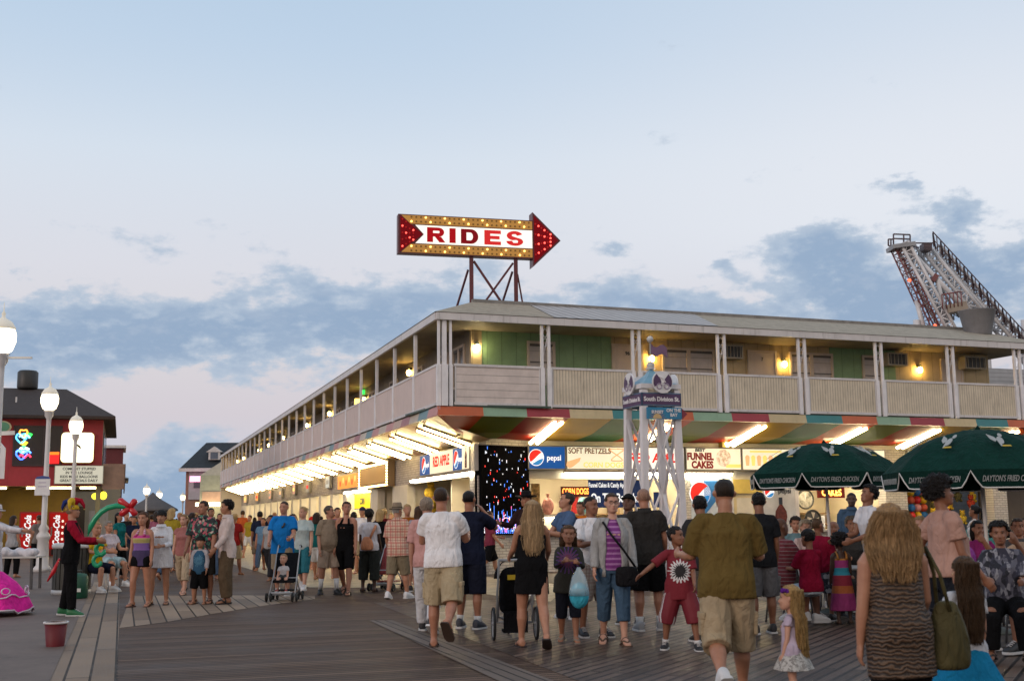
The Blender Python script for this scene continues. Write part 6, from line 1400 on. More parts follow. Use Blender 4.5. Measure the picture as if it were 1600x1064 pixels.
    # --- hair
    if hair and hair[0] != 'bald':
        st, hc = hair[0], hair[1]; hm = hair_mat(hc); mb = MB(); th = {'buzz': .014, 'short': .036, 'curly': .10, 'afro': .2, 'grey': .045}.get(st, .045)
        prof_ = [(.30, .300, .36, -.33)] + [p for p in HEADP if p[0] >= .36]
        n = 22; vs = []; 
        for t, w, yf, yb in prof_:
            for j in range(n):
                a = 2 * math.pi * j / n; c, s_ = math.cos(a), math.sin(a)
                x = (w * wf + th) * c; y = (yf + yb) / 2 + ((yf - yb) / 2 + th) * s_; z = t + (th * .75 if t > .8 else 0) * ((t - .8) / .2 if t > .8 else 0)
                jit = 1 + (.05 if st in ('curly', 'afro') else .012) * math.sin(7 * a + 9 * t) + (.04 if st in ('curly', 'afro') else .006) * math.sin(13 * a - 15 * t)
                vs.append((x * jit, (y + .04) * jit - .04, z))
        fs = []; rows = len(prof_)
        line = (lambda y: .80 + .02 * math.sin(40 * y) if y > .22 else (.62 if y > .02 else (.42 if y > -.12 else .22)))
        if st == 'buzz': line = (lambda y: .84 if y > .22 else (.66 if y > .0 else (.50 if y > -.15 else .36)))
        if st == 'balding': line = (lambda y: 9 if y > -.05 else (.40 if y > -.2 else .25))
        if st == 'bangs': line = (lambda y: .64 if y > .22 else (.45 if y > .02 else .25))
        for r_ in range(rows - 1):
            for j in range(n):
                ids = (r_ * n + j, r_ * n + (j + 1) % n, (r_ + 1) * n + (j + 1) % n, (r_ + 1) * n + j)
                cy = sum(vs[i][1] for i in ids) / 4; cz = sum(vs[i][2] for i in ids) / 4
                if cz > line(cy) and not (st == 'balding' and cz > .86): fs.append(ids)
        if st != 'balding': vs.append((0, -.04, 1.0 + th * .8)); fs += [((rows - 1) * n + j, (rows - 1) * n + (j + 1) % n, len(vs) - 1) for j in range(n)]
        mb.add([HP(*v) for v in vs], fs, 0, True)
        hb = mb.build("hair", hm, o); sd_ = hb.modifiers.new("thick", 'SOLIDIFY'); sd_.thickness = .035 * hh; sd_.offset = -1; ss = hb.modifiers.new("smooth", 'SUBSURF'); ss.levels = ss.render_levels = 2 if depth < 22 else 1
        if st != 'buzz' and depth < 30: dm_ = hb.modifiers.new("tousle", 'DISPLACE'); dm_.texture = TOUSLE; dm_.texture_coords = 'LOCAL'; dm_.mid_level = .5; dm_.strength = {'afro': .09, 'curly': .06}.get(st, .028)
        if st in ('long', 'mid', 'verylong'):
            ln = {'mid': -.25, 'long': -1.0, 'verylong': -1.75}[st]
            mb = MB(); rr = []
            ts = [.86, .6, .3, 0, -.3] + ([-.7, -1.0] if st != 'mid' else []) + ([-1.4, -1.75] if st == 'verylong' else [])
            for i, t in enumerate(ts):
                fr = i / (len(ts) - 1); yc = -.30 - .05 * fr - (.12 if t < -.2 else 0); wx = .37 + (hwid - .36) * math.sin(math.pi * min(1, fr * 1.2) * .75) - (.14 if i == len(ts) - 1 else 0); ry = .22 - .06 * fr
                q = []
                for j in range(26):
                    a = 2 * math.pi * j / 26; jit = 1 + .07 * math.sin(5 * a + i) + .06 * math.sin(11 * a + 1.7 * i)
                    x_ = wx * math.cos(a) * jit; y_ = yc + ry * math.sin(a) * jit + .10 * abs(math.cos(a)) ** 2
                    pt = HP(x_, y_, t) if t > .05 else None
                    if pt is None:
                        p0_ = HP(x_, y_, .05); pt = p0_ + (T((0, 0, zneck)) - T((0, 0, zneck + 1))).normalized() * ((.05 - t) * hh)
                    q.append(pt)
                rr.append(q)
            mb.rings(rr); lo_ = mb.build("hair_length", hm, hb)
            if depth < 16:                          # loose strands over the mass
                rs_ = random.Random(int(px)); sb = MB()
                for k_ in range(420 if depth < 11 else 160):
                    a = rs_.uniform(0, 2 * math.pi); o_ = rs_.uniform(.985, 1.06); i0 = rs_.choice((0, 0, 1)); en = len(rr) - rs_.choice((0, 0, 1)); pts = []; dr = rs_.uniform(-.12, .12)
                    for i in range(i0, en):
                        c_ = sum(rr[i], Vector()) / 26; jf = ((a + dr * i) / (2 * math.pi) * 26) % 26; j0 = int(jf); p_ = rr[i][j0].lerp(rr[i][(j0 + 1) % 26], jf - j0); pts.append(c_ + (p_ - c_) * o_ + V3(rs_.uniform(-1, 1), rs_.uniform(-1, 1), 0) * .012 * hh / .2)
                    if len(pts) > 2:
                        pts.append(pts[-1] + (pts[-1] - pts[-2]) * rs_.uniform(.1, .5)); w_ = rs_.uniform(.0014, .003)
                        fine = []
                        for i in range(len(pts) - 1): fine += [pts[i], pts[i].lerp(pts[i + 1], .5)]
                        fine.append(pts[-1]); sb.tube(fine, [w_] * (len(fine) - 1) + [.001], 4)
                sb.build("hair_strands", hm, hb)
            ss = lo_.modifiers.new("smooth", 'SUBSURF'); ss.levels = ss.render_levels = 1
        if st == 'pony':
            mb = MB(); mb.tube([HP(0, -.44, .78), HP(0, -.62, .72), HP(0, -.68, .4), HP(.04, -.6, 0), HP(.05, -.52, -.25)], [.06 * hh, .11 * hh, .12 * hh, .09 * hh, .03 * hh], 10); mb.build("ponytail", hm, hb)
        if st == 'bun': mb = MB(); mb.ball(HP(0, -.48, .75), .16 * hh, 12, 8); mb.build("hair_bun", hm, hb)
    # --- hats
    if hat:
        hm = fabric(hat[1]); mb = MB()
        def dome(t0, gr, topz, flat=False):
            rr = []
            for f in (0, .3, .6, .85, 1.0):
                k = math.sqrt(max(.02, 1 - f ** 2)) if not flat else (1 - .18 * f if f < 1 else .72)
                rr.append([HP((.33 + gr) * k * math.cos(2 * math.pi * j / 20), -.03 + (.41 + gr) * k * math.sin(2 * math.pi * j / 20), t0 + (topz - t0) * f) for j in range(20)])
            mb.rings(rr)
        if hat[0] == 'cap':
            dome(.66, .05, 1.08); ho_ = mb.build("cap", hm, o); b_ = MB(); sgn = -1 if len(hat) > 2 else 1
            b_.rings([[HP(x * .30, sgn * y_, z_) for x, z_ in ((-1, .64), (-.5, .70), (0, .72), (.5, .70), (1, .64), (.5, .66), (0, .68), (-.5, .66))] for y_ in (.30, .45, .62)]); b_.build("visor", hm, ho_)
        elif hat[0] in ('fedora', 'bowler', 'wide'):
            dome(.66, .055, 1.16 if hat[0] != 'bowler' else 1.12, hat[0] != 'bowler'); ho_ = mb.build("hat", hm, o); b_ = MB(); br = {'fedora': .26, 'bowler': .2, 'wide': .42}[hat[0]]
            b_.rings([[HP((.37 + k) * math.cos(2 * math.pi * j / 24), -.03 + (.45 + k) * math.sin(2 * math.pi * j / 24), zz + (.10 if hat[0] == 'wide' else -.05) * (k / .3) * abs(math.cos(2 * math.pi * j / 24))) for j in range(24)] for k, zz in ((0, .66), (br, .655), (br, .685), (0, .70))]); b_.build("brim", hm, ho_)
            b_ = MB(); b_.rings([[HP((.395) * math.cos(2 * math.pi * j / 20), -.03 + .475 * math.sin(2 * math.pi * j / 20), zz) for j in range(20)] for zz in (.70, .80)], 0, False); b_.build("band", fabric(tuple(c * .4 for c in hat[1])), ho_)
        elif hat[0] == 'jester':
            hh_ = [fabric(c, .6) for c in ((.35, .012, .03), (.65, .42, .03), (.02, .035, .16))]
            dome(.55, .06, 1.05); ho_ = mb.build("jester_hat", hh_[1], o)
            for (dx, dy, m_) in ((.05, .75, hh_[0]), (-.1, -.7, hh_[2]), (.75, -.05, hh_[1])):
                b_ = MB(); b_.tube([HP(0, 0, .8), HP(dx * .35, dy * .35, 1.18), HP(dx * .75, dy * .75, 1.12), HP(dx * 1.0, dy * 1.0, .78), HP(dx * 1.02, dy * 1.02, .55)], [.3 * hh, .25 * hh, .17 * hh, .10 * hh, .03 * hh], 12); b_.build("hat_horn", m_, ho_)
                b_ = MB(); b_.ball(HP(dx * 1.02, dy * 1.02, .52), .05 * hh, 8, 6); b_.build("hat_bell", paint("bell_gold", (.6, .4, .08), .3), ho_)
    # --- clothes
    cv_ = max(vox, .0105)
    def garment(name, m, z_lo, z_hi, grow, sleeve=None, flare=0.0, sl_r=1.0, neck=True, part=None, disp=.008, front_open=False):
        mb = MB(); zs = [z_lo + (z_hi - z_lo) * i / 9 for i in range(10)]
        if front_open:
            # open jacket: two front panels and a back
            n = 22; vs, fs = [], []
            for z in zs:
                zz, rx, ry, yo = interp(z)
                for j in range(n): a = R(90 + 28) + (2 * math.pi - R(56)) * j / (n - 1); vs.append(T((  (rx + grow) * math.cos(a), yo + (ry + grow) * math.sin(a), z)))
            for i in range(9):
                for j in range(n - 1): fs.append((i * n + j, i * n + j + 1, (i + 1) * n + j + 1, (i + 1) * n + j))
            mb.add(vs, fs, 0, True); g0 = mb.build(name, m, o); sd_ = g0.modifiers.new("thick", 'SOLIDIFY'); sd_.thickness = .012; sd_.offset = 1
            mb = MB()
        else:
            rr = []
            for z in zs:
                zz, rx, ry, yo = interp(z); k = max(0, (rings_t[2][0] - z)) ; wl = (zhip + .06 * H)
                fl = flare * max(0, (zsh - .08 * H - z)) if flare else 0
                wq = (.052 + .052 * gl) * H; fz = max(0, min(1, (rings_t[3][0] + .02 * H - z) / (.06 * H))); rx2 = max(rx, wst, wq * fz) if z < rings_t[5][0] else rx; rr.append([T(p) for p in ell(V3(0, yo, z), V3(1, 0, 0), V3(0, 1, 0), rx2 + grow + fl, ry + grow + fl * .8, 18, .9)])
            mb.rings(rr); g0 = None
        if sleeve:
            for (sh, e, w) in ar:
                ag = (.55 + .45 * g) * (.9 if fem or kid else 1.0) * sl_r
                r0 = .034 * H * ag + grow * .65; ci = T((0, 0, zsh + .004 * H)); s0 = sh + (ci - sh) * .55; s1 = sh + (ci - sh) * .10
                if sleeve <= 1: e2 = sh + (e - sh) * sleeve; mb.tube([s0, s1, sh + (e2 - sh) * .25, sh + (e2 - sh) * .6, e2], [r0 * .66, r0 * .93, r0 * 1.02, r0 * 1.03, r0 * 1.04 + .003], 12)
                else: w2 = e + (w - e) * (sleeve - 1); mb.tube([s0, s1, sh + (e - sh) * .15, sh + (e - sh) * .5, e, e + (w2 - e) * .5, w2], [r0 * .66, r0 * .93, r0, r0 * .94, r0 * .84, r0 * .78, r0 * .70], 12)
        if neck and not front_open: mb.tube([T((0, -.006 * H, zsh - .02 * H)), T((0, -.004 * H, zneck - .004 * H))], [.052 * H, .036 * H if fem or kid else .040 * H], 12)
        if mb.v:
            ob = mb.build(name if g0 is None else "sleeves", m, o if g0 is None else g0); add_remesh(ob, cv_, 3, disp); return g0 or ob
        return g0
    ztopn = zneck - .012 * H
    for topq in [q_ for q_ in (topw, over) if q_]:
        topw = topq; kind, m = topw[0], topw[1]; kw = topw[2] if len(topw) > 2 else {}
        m = fabric(m) if isinstance(m, tuple) else m
        hem = zhip - kw.get('hem', .03) * H
        gr = kw.get('grow', .011 if not kid else .009) * (H / 1.75)
        if kind == 'tee': garment(kw.get('name', "t_shirt"), m, hem, ztopn, gr, kw.get('sl', .58), kw.get('flare', .03), 1.12, disp=kw.get('disp', .009))
        elif kind == 'long': garment(kw.get('name', "shirt"), m, hem, ztopn, gr, kw.get('sl', 1.92), kw.get('flare', .02), 1.08)
        elif kind == 'tank': garment(kw.get('name', "tank_top"), m, hem, zsh - .055 * H, gr * 1.15, None, kw.get('flare', .0), neck=False, disp=.006)
        elif kind == 'vest': garment(kw.get('name', "vest"), m, hem, zsh + .005 * H, gr * (1.7 if not kw.get('name') else 1.0), None, .02, neck=False)
        elif kind == 'jacket':
            garment("jacket", m, hem, zsh + .012 * H, gr * 1.8, 1.95, 0, 1.02, front_open=True)
        if kind == 'tank' or kw.get('straps'):
            mb = MB()
            for s in (-1, 1):
                for fr in (-1, 1):
                    z1 = zsh - .07 * H; zz, rx, ry, yo = interp(z1)
                    if kw.get('halter') and fr > 0: tgt = (s * .015 * H, -.03 * H, zneck - .01 * H)
                    elif kw.get('halter'): continue
                    else: tgt = (s * .055 * H, -.008 * H, zsh + .020 * H)
                    mb.tube([T((s * .050 * H, yo + fr * (ry + .004), z1)), T(((s * .052 * H + tgt[0]) / 2, (yo + fr * ry * .95 + tgt[1]) / 2 + fr * .012 * H, (z1 + tgt[2]) / 2 + .012 * H)), T(tgt)], [.015 * H, .011 * H, .009 * H], 8)
            mb.build("strap", m, o)
        if kw.get('collar'):
            mb = MB(); mb.rings([[T(p) for p in ell(V3(0, -.004 * H, z_), V3(1, 0, 0), V3(0, 1, 0), r_ * H, r_ * H, 16)] for z_, r_ in ((zneck - .022 * H, .050), (zneck + .008 * H, .043), (zneck + .010 * H, .046), (zneck - .022 * H, .057))], 0, False); mb.build("collar", m, o)
    if bot:
        kind, m = bot[0], bot[1]; kw = bot[2] if len(bot) > 2 else {}
        m = fabric(m) if isinstance(m, tuple) else m
        mb = MB(); gr = .010 * H / 1.75; zw = zhip + kw.get('waist', .05) * H
        if kind in ('shorts', 'short', 'pants', 'capri'):
            fr = {'short': .42, 'shorts': .95, 'capri': 1.45, 'pants': 1.93}[kind]; fr = kw.get('len', fr); wd = kw.get('w', {'short': 1.12, 'shorts': 1.22, 'capri': 1.12, 'pants': 1.15}[kind])
            zs = [zhip - .05 * H, zhip - .02 * H, zhip + .02 * H, zw]
            mb.rings([ring(interp(z), gr) for z in zs])
            for h, k, a, fd in lg:
                def at(f): return h + (k - h) * f if f <= 1 else k + (a - k) * (f - 1)
                def rad(f): return (.056 + (.040 - .056) * min(1, f)) * H * gl if f <= 1 else (.040 - .010 * (f - 1)) * H * gl
                fs_ = [0.02] + [fr * q / 5 for q in range(1, 6)]
                mb.tube([h + V3(0, 0, .03 * H)] + [at(f) for f in fs_], [.050 * H * gl + gr] + [rad(f) * (1 + (wd - 1) * min(1.4, .4 + f)) + gr for f in fs_], 12)
            ob = mb.build(kw.get('name', {'short': 'shorts', 'capri': 'trousers', 'pants': 'trousers'}.get(kind, kind)), m, o); add_remesh(ob, cv_, 3, .008 if H > 1.3 else .005)
            if kw.get('cargo'):
                for (h, k, a, fd), s in zip(lg, (-1, 1)):
                    c = h + (k - h) * .62 + V3(s * (.053 * H * gl + .012), 0, 0); b_ = MB(); b_.box(c.x - .018, c.x + .018, c.y - .075, c.y + .075, c.z - .10, c.z + .08); po = b_.build("cargo_pocket", m, ob); bv = po.modifiers.new("round", 'BEVEL'); bv.width = .012; bv.segments = 2
                    b_ = MB(); b_.box(c.x - .024, c.x + .024, c.y - .08, c.y + .08, c.z + .03, c.z + .085); po = b_.build("pocket_flap", m, po); bv = po.modifiers.new("round", 'BEVEL'); bv.width = .01; bv.segments = 2
        elif kind in ('skirt', 'dress'):
            zl = zhip - kw.get('len', .2) * H; fl = kw.get('flare', .25); n = 30; rr = []
            kx = (lg[0][1] + lg[1][1]) / 2
            for i in range(7):
                f = i / 6; z = zw + (zl - zw) * f; zz, rx, ry, yo = interp(max(z, zhip)); gg = gr + fl * max(0, zhip + .02 * H - z)
                rr.append([T(V3(((rx + gg) * math.cos(2 * math.pi * j / n)) * (1 + .05 * f * math.cos(9 * 2 * math.pi * j / n)), yo + (ry + gg) * math.sin(2 * math.pi * j / n) * (1 + .05 * f * math.cos(9 * 2 * math.pi * j / n)), z)) for j in range(n)])
            mb.rings(rr, 0, False); ob = mb.build(kw.get('name', "skirt"), m, o); sd_ = ob.modifiers.new("thick", 'SOLIDIFY'); sd_.thickness = .006; ss = ob.modifiers.new("smooth", 'SUBSURF'); ss.levels = ss.render_levels = 1
    # --- shoes
    if shoe and vox < .017:
        kind, c = shoe[0], shoe[1]; sock = shoe[2] if len(shoe) > 2 else None
        for h, k, a, fd in lg:
            up = fd.cross(V3(0, 0, 1)).normalized().cross(fd); sd = fd.cross(up)
            def slab(name, th, m, parent, gx=1.08, lo=-.045):
                mb = MB(); sec = [(-.046, .018), (-.036, .026), (.0, .027), (.05, .031), (.085, .031), (.105, .024), (.114, .012)]
                mb.rings([[a + fd * (f * H) + sd * (x * gx * r_ * H) + up * ((lo + (0 if q in (0, 1) else th)) * H) for q, x in enumerate((-1, 1, 1, -1))] for f, r_ in sec], 0, True, False); return mb.build(name, m, parent)
            if kind in ('flip', 'sandal'):
                so = slab("sandal", .010, paint("sole_%02x" % int(sum(c) * 80), c, .6), o)
                mb = MB(); t0 = a + fd * (.085 * H) + up * (-.020 * H)
                for s in (-1, 1): mb.tube([t0, a + fd * (.055 * H) + sd * (s * .018 * H) + up * (-.010 * H), a + fd * (.015 * H) + sd * (s * .029 * H) + up * (-.032 * H)], .0042 * H if kind == 'flip' else .008 * H, 5)
                if kind == 'sandal': mb.tube([a + fd * (.02 * H) + sd * (s * .028 * H) + up * ((-.02 + .028 * (1 - s * s)) * H) for s in (-1, -.5, 0, .5, 1)], .007 * H, 5)
                mb.build("strap", paint("strap_%02x" % int(sum(c) * 80), c, .6), so)
            else:
                mb = MB(); foot = [(-.044, .018, .030, -.012), (-.03, .028, .038, -.006), (.01, .029, .036, -.008), (.055, .032, .024, -.021), (.088, .031, .018, -.026), (.112, .018, .011, -.032)]
                mb.rings([ell(a + fd * (f * H) + up * (u * H), sd, up, rx * H, ry * H, 12, .85) for f, rx, ry, u in foot]); mb.tube([a + up * (.0 * H), a + up * (.022 * H)], [.029 * H, .027 * H], 12)
                so = mb.build("shoe", paint("shoe_%02x%02x%02x" % tuple(int(v * 255) for v in c), c, .5), o); bv = so.modifiers.new("smooth", 'SUBSURF'); bv.levels = bv.render_levels = 1
                slab("sole", .014, paint("sole_white", (.6, .6, .6), .6) if kind != 'dark' else blk, so, 1.06, -.047)
                mb = MB()
                for q in range(4): cc = a + fd * ((.03 + .014 * q) * H) + up * ((.022 - .008 * q) * H); mb.tube([cc - sd * (.016 * H), cc + up * .004 * H, cc + sd * (.016 * H)], .003 * H, 4)
                mb.build("laces", white_p if kind != 'dark' else dark_m, so)
                if sock: mb = MB(); sk_h = sock[1]; mb.tube([a, a + (k - a) * sk_h * .5, a + (k - a) * sk_h], [.026 * H, .026 * H, .026 * H + .006 * H * sk_h * 2], 12); mb.build("sock", fabric(sock[0]), o)
    o['label'] = label
    J = dict(H=H, T=T, HP=HP, ar=ar, lg=lg, hh=hh, zhip=zhip, zsh=zsh, interp=interp, o=o, base=base, depth=depth, yaw=yaw, dz=dz)
    if extra: extra(J)
    return J
def world(J, p):                                   # a point of the person's own frame in the world
    return Matrix.Translation(J['base']) @ Matrix.Rotation(R(J['yaw']), 4, 'Z') @ Vector(p)
def held(J, p, mb_fn, name, m, label, cat, rot=0):
    """a separate thing held at a point of the person's frame"""
    w = world(J, p); mb = MB(); mb_fn(mb, w); ob = mb.build(name, m); tag(ob, label, cat); return ob
# patterned cloth, all in the wearer's own frame
def zones(name, stops, axis=2, rough=.9, stripes=None):
    m, t, b = principled(name); v = objc(t); s = N(t, 'ShaderNodeSeparateXYZ'); L(t, v, s.inputs[0]); val = s.outputs[axis]
    c = ramp_n(t, math_n(t, 'DIVIDE', val, 2.0), [(p / 2.0, q) for p, q in stops], 'CONSTANT')
    if stripes:
        ax, per, duty, cc, lo, hi = stripes
        f = math_n(t, 'LESS_THAN', math_n(t, 'FRACT', math_n(t, 'DIVIDE', s.outputs[ax], per)), duty)
        f = math_n(t, 'MULTIPLY', f, math_n(t, 'MULTIPLY', math_n(t, 'GREATER_THAN', s.outputs[2], lo), math_n(t, 'LESS_THAN', s.outputs[2], hi)))
        c = mix_n(t, f, c, cc)
    n = noise(t, v, 9, 4); c = mix_n(t, math_n(t, 'MULTIPLY', n, .3), c, (.02, .02, .02))
    L(t, c, b.inputs['Base Color']); b.inputs['Roughness'].default_value = rough; add_bump(t, b, noise(t, mapping(t, v, (5, 5, 2.5)), 2.2, 3), .5, .05); return m
def plaid(name, base, c1, c2, per=.085):
    m, t, b = principled(name); v = objc(t); s = N(t, 'ShaderNodeSeparateXYZ'); L(t, v, s.inputs[0])
    def band(o_, d, off): return math_n(t, 'LESS_THAN', math_n(t, 'FRACT', math_n(t, 'ADD', math_n(t, 'DIVIDE', o_, per), off)), d)
    hx_ = math_n(t, 'ADD', s.outputs[0], math_n(t, 'MULTIPLY', s.outputs[1], .8))
    c = mix_n(t, math_n(t, 'MULTIPLY', band(hx_, .30, 0), .65), base, c1); c = mix_n(t, math_n(t, 'MULTIPLY', band(s.outputs[2], .30, .2), .65), c, c1)
    c = mix_n(t, math_n(t, 'MULTIPLY', band(hx_, .09, .5), .7), c, c2); c = mix_n(t, math_n(t, 'MULTIPLY', band(s.outputs[2], .09, .65), .7), c, c2)
    L(t, c, b.inputs['Base Color']); b.inputs['Roughness'].default_value = .9; add_bump(t, b, noise(t, mapping(t, v, (5, 5, 2.5)), 2.2, 3), .5, .05); return m
def blotch(name, cols, scale=12, rough=.85, stretch=(1, 1, 1)):
    m, t, b = principled(name); v = objc(t); vo = N(t, 'ShaderNodeTexVoronoi'); L(t, mapping(t, v, stretch), vo.inputs['Vector']); vo.inputs['Scale'].default_value = scale
    h = N(t, 'ShaderNodeSeparateColor'); L(t, vo.outputs['Color'], h.inputs[0]); n = noise(t, v, scale * 1.3, 4)
    k = len(cols); c = ramp_n(t, math_n(t, 'ADD', math_n(t, 'MULTIPLY', h.outputs[0], .8), math_n(t, 'MULTIPLY', math_n(t, 'SUBTRACT', n, .4), .6)), [(i / k, q) for i, q in enumerate(cols)], 'CONSTANT')
    L(t, c, b.inputs['Base Color']); b.inputs['Roughness'].default_value = rough; add_bump(t, b, noise(t, mapping(t, v, (5, 5, 2.5)), 2.2, 3), .5, .05); return m
def waves(name, c1, c2, scale=7):
    m, t, b = principled(name); v = objc(t); w = N(t, 'ShaderNodeTexWave', wave_type='BANDS', bands_direction='Z'); L(t, v, w.inputs['Vector']); w.inputs['Scale'].default_value = scale; w.inputs['Distortion'].default_value = 7; w.inputs['Detail'].default_value = 3; w.inputs['Detail Scale'].default_value = 1.6
    n = noise(t, mapping(t, v, (2, 2, 20)), 3, 4); f = math_n(t, 'MULTIPLY', w.outputs[0], n)
    L(t, ramp_n(t, f, [(.12, c1), (.42, c2)]), b.inputs['Base Color']); b.inputs['Roughness'].default_value = .6; add_bump(t, b, w.outputs[0], .4, .02); return m
# ------------------------------------------------------------------ the crowd, near to far
WHT = (.74, .73, .75); NAVY = (.012, .015, .032); BLACK = (.008, .008, .009); KHA = (.36, .29, .19); GREYT = (.26, .21, .16); DENIM = (.055, .10, .16)
WALK = ((18, 3, 8), (-14, 3, 24)); WALK2 = ((-14, 3, 24), (18, 3, 8)); STAND = ((0, 3, 2), (0, 3, 2)); DOWN = ((4, 9, 12), (4, 9, 12)); SITA = ((28, 10, 62, 8), (28, 10, 62, 8))
SN_W = ('sneaker', (.62, .62, .63)); SN_B = ('sneaker', (.02, .02, .022))
def bag(name, pts, w, m, label, cat, strap=None, extra=None):
    """soft bag: rounded block hull around given outline"""
    mb = MB(); mb.rings(pts); ob = mb.build(name, m); s_ = ob.modifiers.new("round", 'SUBSURF'); s_.levels = s_.render_levels = 2; tag(ob, label, cat)
    if strap: t = MB(); t.tube(strap, w, 6); t.build("strap", m, ob)
    return ob
def block(J, c, sx_, sy, sz, taper=.8, tilt=0):
    q = []
    for f in (-1, -.85, 0, .8, 1):
        k = (taper if f > .5 else 1) * (.75 if abs(f) == 1 else 1)
        q.append([world(J, (c[0] + x * sx_ * k, c[1] + y * sy * k, c[2] + f * sz)) for x, y in ((-1, -1), (1, -1), (1, 1), (-1, 1))])
    return q
# --- foreground
brown = waves("brown_zebra", (.018, .010, .006), (.115, .068, .040), 13)
JA = person("woman with long blonde hair in a brown wavy top seen from behind at right", 1393, depth=7.0, top=791, yaw=4, sex='f', g=1.22, hwid=.74, sw=1.1, hair=('long', (.40, .245, .115), (.10, .055, .028)), sk=(.40, .20, .125), topw=('vest', brown, {'hem': .15, 'flare': .26, 'name': 'long_top', 'grow': .020}), bot=('pants', BLACK, {'w': 1.0}), arms=((2, 9, 8), (10, 12, 40)), shoe=SN_B, legs=STAND, hyaw=-8)
T_ = JA['T']; H_ = JA['H']
bag("handbag", block(JA, (.30, .02, .80), .14, .09, .20, .55), .012, fabric((.075, .065, .03), .5, .2), "olive shoulder bag hanging from the long haired blonde woman", "handbag", [world(JA, p) for p in ((.26, .05, .94), (.24, .02, 1.15), (.19, .0, 1.30), (.24, -.06, 1.15), (.30, -.03, .94))])
person("girl with long brown hair in a white shirt and blue skirt behind the handbag", 1496, depth=7.9, top=872, yaw=12, sex='f', hr=6.4, hair=('verylong', (.10, .055, .028)), topw=('tee', (.55, .55, .58)), bot=('skirt', (.012, .19, .36), {'len': .24, 'flare': .55}), shoe=('sandal', (.1, .06, .04)))
person("heavy set man in an olive t-shirt and khaki cargo shorts walking away", 1131, depth=9.8, top=749, yaw=-2, g=1.16, hair=('buzz', (.030, .02, .014)), sk=(.38, .185, .11), topw=('tee', (.130, .088, .028), {'hem': .05, 'flare': .06, 'sl': .88, 'grow': .018}), bot=('shorts', (.36, .28, .18), {'cargo': 1, 'len': 1.16, 'w': 1.3}), arms=((22, 16, 70, -10), (22, 16, 70, -10)), legs=((-18, 3, 40), (12, 3, 6)), shoe=SN_W, sw=1.16)
person("small girl with long blonde hair and a purple hair flower", 1228, depth=9.6, top=916, yaw=62, sex='f', hr=4.9, hair=('verylong', (.46, .285, .11), (.17, .09, .03)), sk=SKP, topw=('tee', (.46, .38, .48), {'sl': .35, 'hem': .08, 'flare': .15}), bot=('skirt', blotch("grey_lace", [(.30, .29, .27), (.45, .44, .42), (.22, .21, .2)], 60), {'len': .17, 'flare': .5}), shoe=('sandal', (.3, .2, .15)), hpit=-3,
       extra=lambda J: [(lambda mb: ([mb.ball(J['HP'](-.30 + .10 * math.cos(k * 1.05), .16 + .12 * math.sin(k * 1.05), .78 + .05 * (k % 2)), .085 * J['hh'], 8, 6) for k in range(6)], mb.ball(J['HP'](-.34, .16, .80), .07 * J['hh'], 8, 6), mb.build("hair_flower", fabric((.10, .02, .20)), J['o'])))(MB())])
# --- second row
person("man in a white t-shirt and khaki cargo shorts walking away in flip flops", 693, 1012, 763, yaw=-6, g=1.10, hair=('buzz', (.06, .035, .022)), sk=(.42, .20, .125), topw=('tee', (.80, .79, .81), {'hem': .02, 'flare': .05, 'sl': .62, 'grow': .016}), bot=('shorts', (.42, .34, .22), {'cargo': 1, 'len': 1.0, 'w': 1.35}), arms=((28, 15, 72, 5), (30, 16, 75, 8)), legs=((7, 3, 4), (-20, 4, 42)), shoe=('flip', (.05, .03, .02)), sw=1.05)
person("man in navy shirt and long navy shorts with one hand raised to his face", 735, 982, 768, yaw=-18, g=1.05, hair=('buzz', BLK), topw=('tee', NAVY, {'hem': .06, 'flare': .05, 'sl': .75}), bot=('shorts', (.012, .014, .026), {'len': 1.08, 'w': 1.35}), arms=((15, 12, 40), ('to', .07, .12, .84, (.6, .1, -.8))), shoe=('sneaker', (.03, .035, .05), ((.62, .62, .62), .22)), sk=SK2)
person("blonde woman in a black halter dress pushing a jogging stroller", 832, 1012, 783, yaw=6, sex='f', g=1.08, hwid=.56, hair=('verylong', (.52, .35, .19), (.25, .15, .075)), sk=(.43, .215, .135), topw=('tank', BLACK, {'hem': .10, 'grow': .013, 'name': 'dress_top', 'halter': 1}), bot=('skirt', BLACK, {'len': .155, 'flare': .07, 'waist': .10, 'name': 'dress_skirt'}), arms=((30, 14, 40), (30, 14, 40)), legs=((10, 3, 6), (-15, 4, 22)), shoe=('flip', (.03, .02, .018)))
splash = None
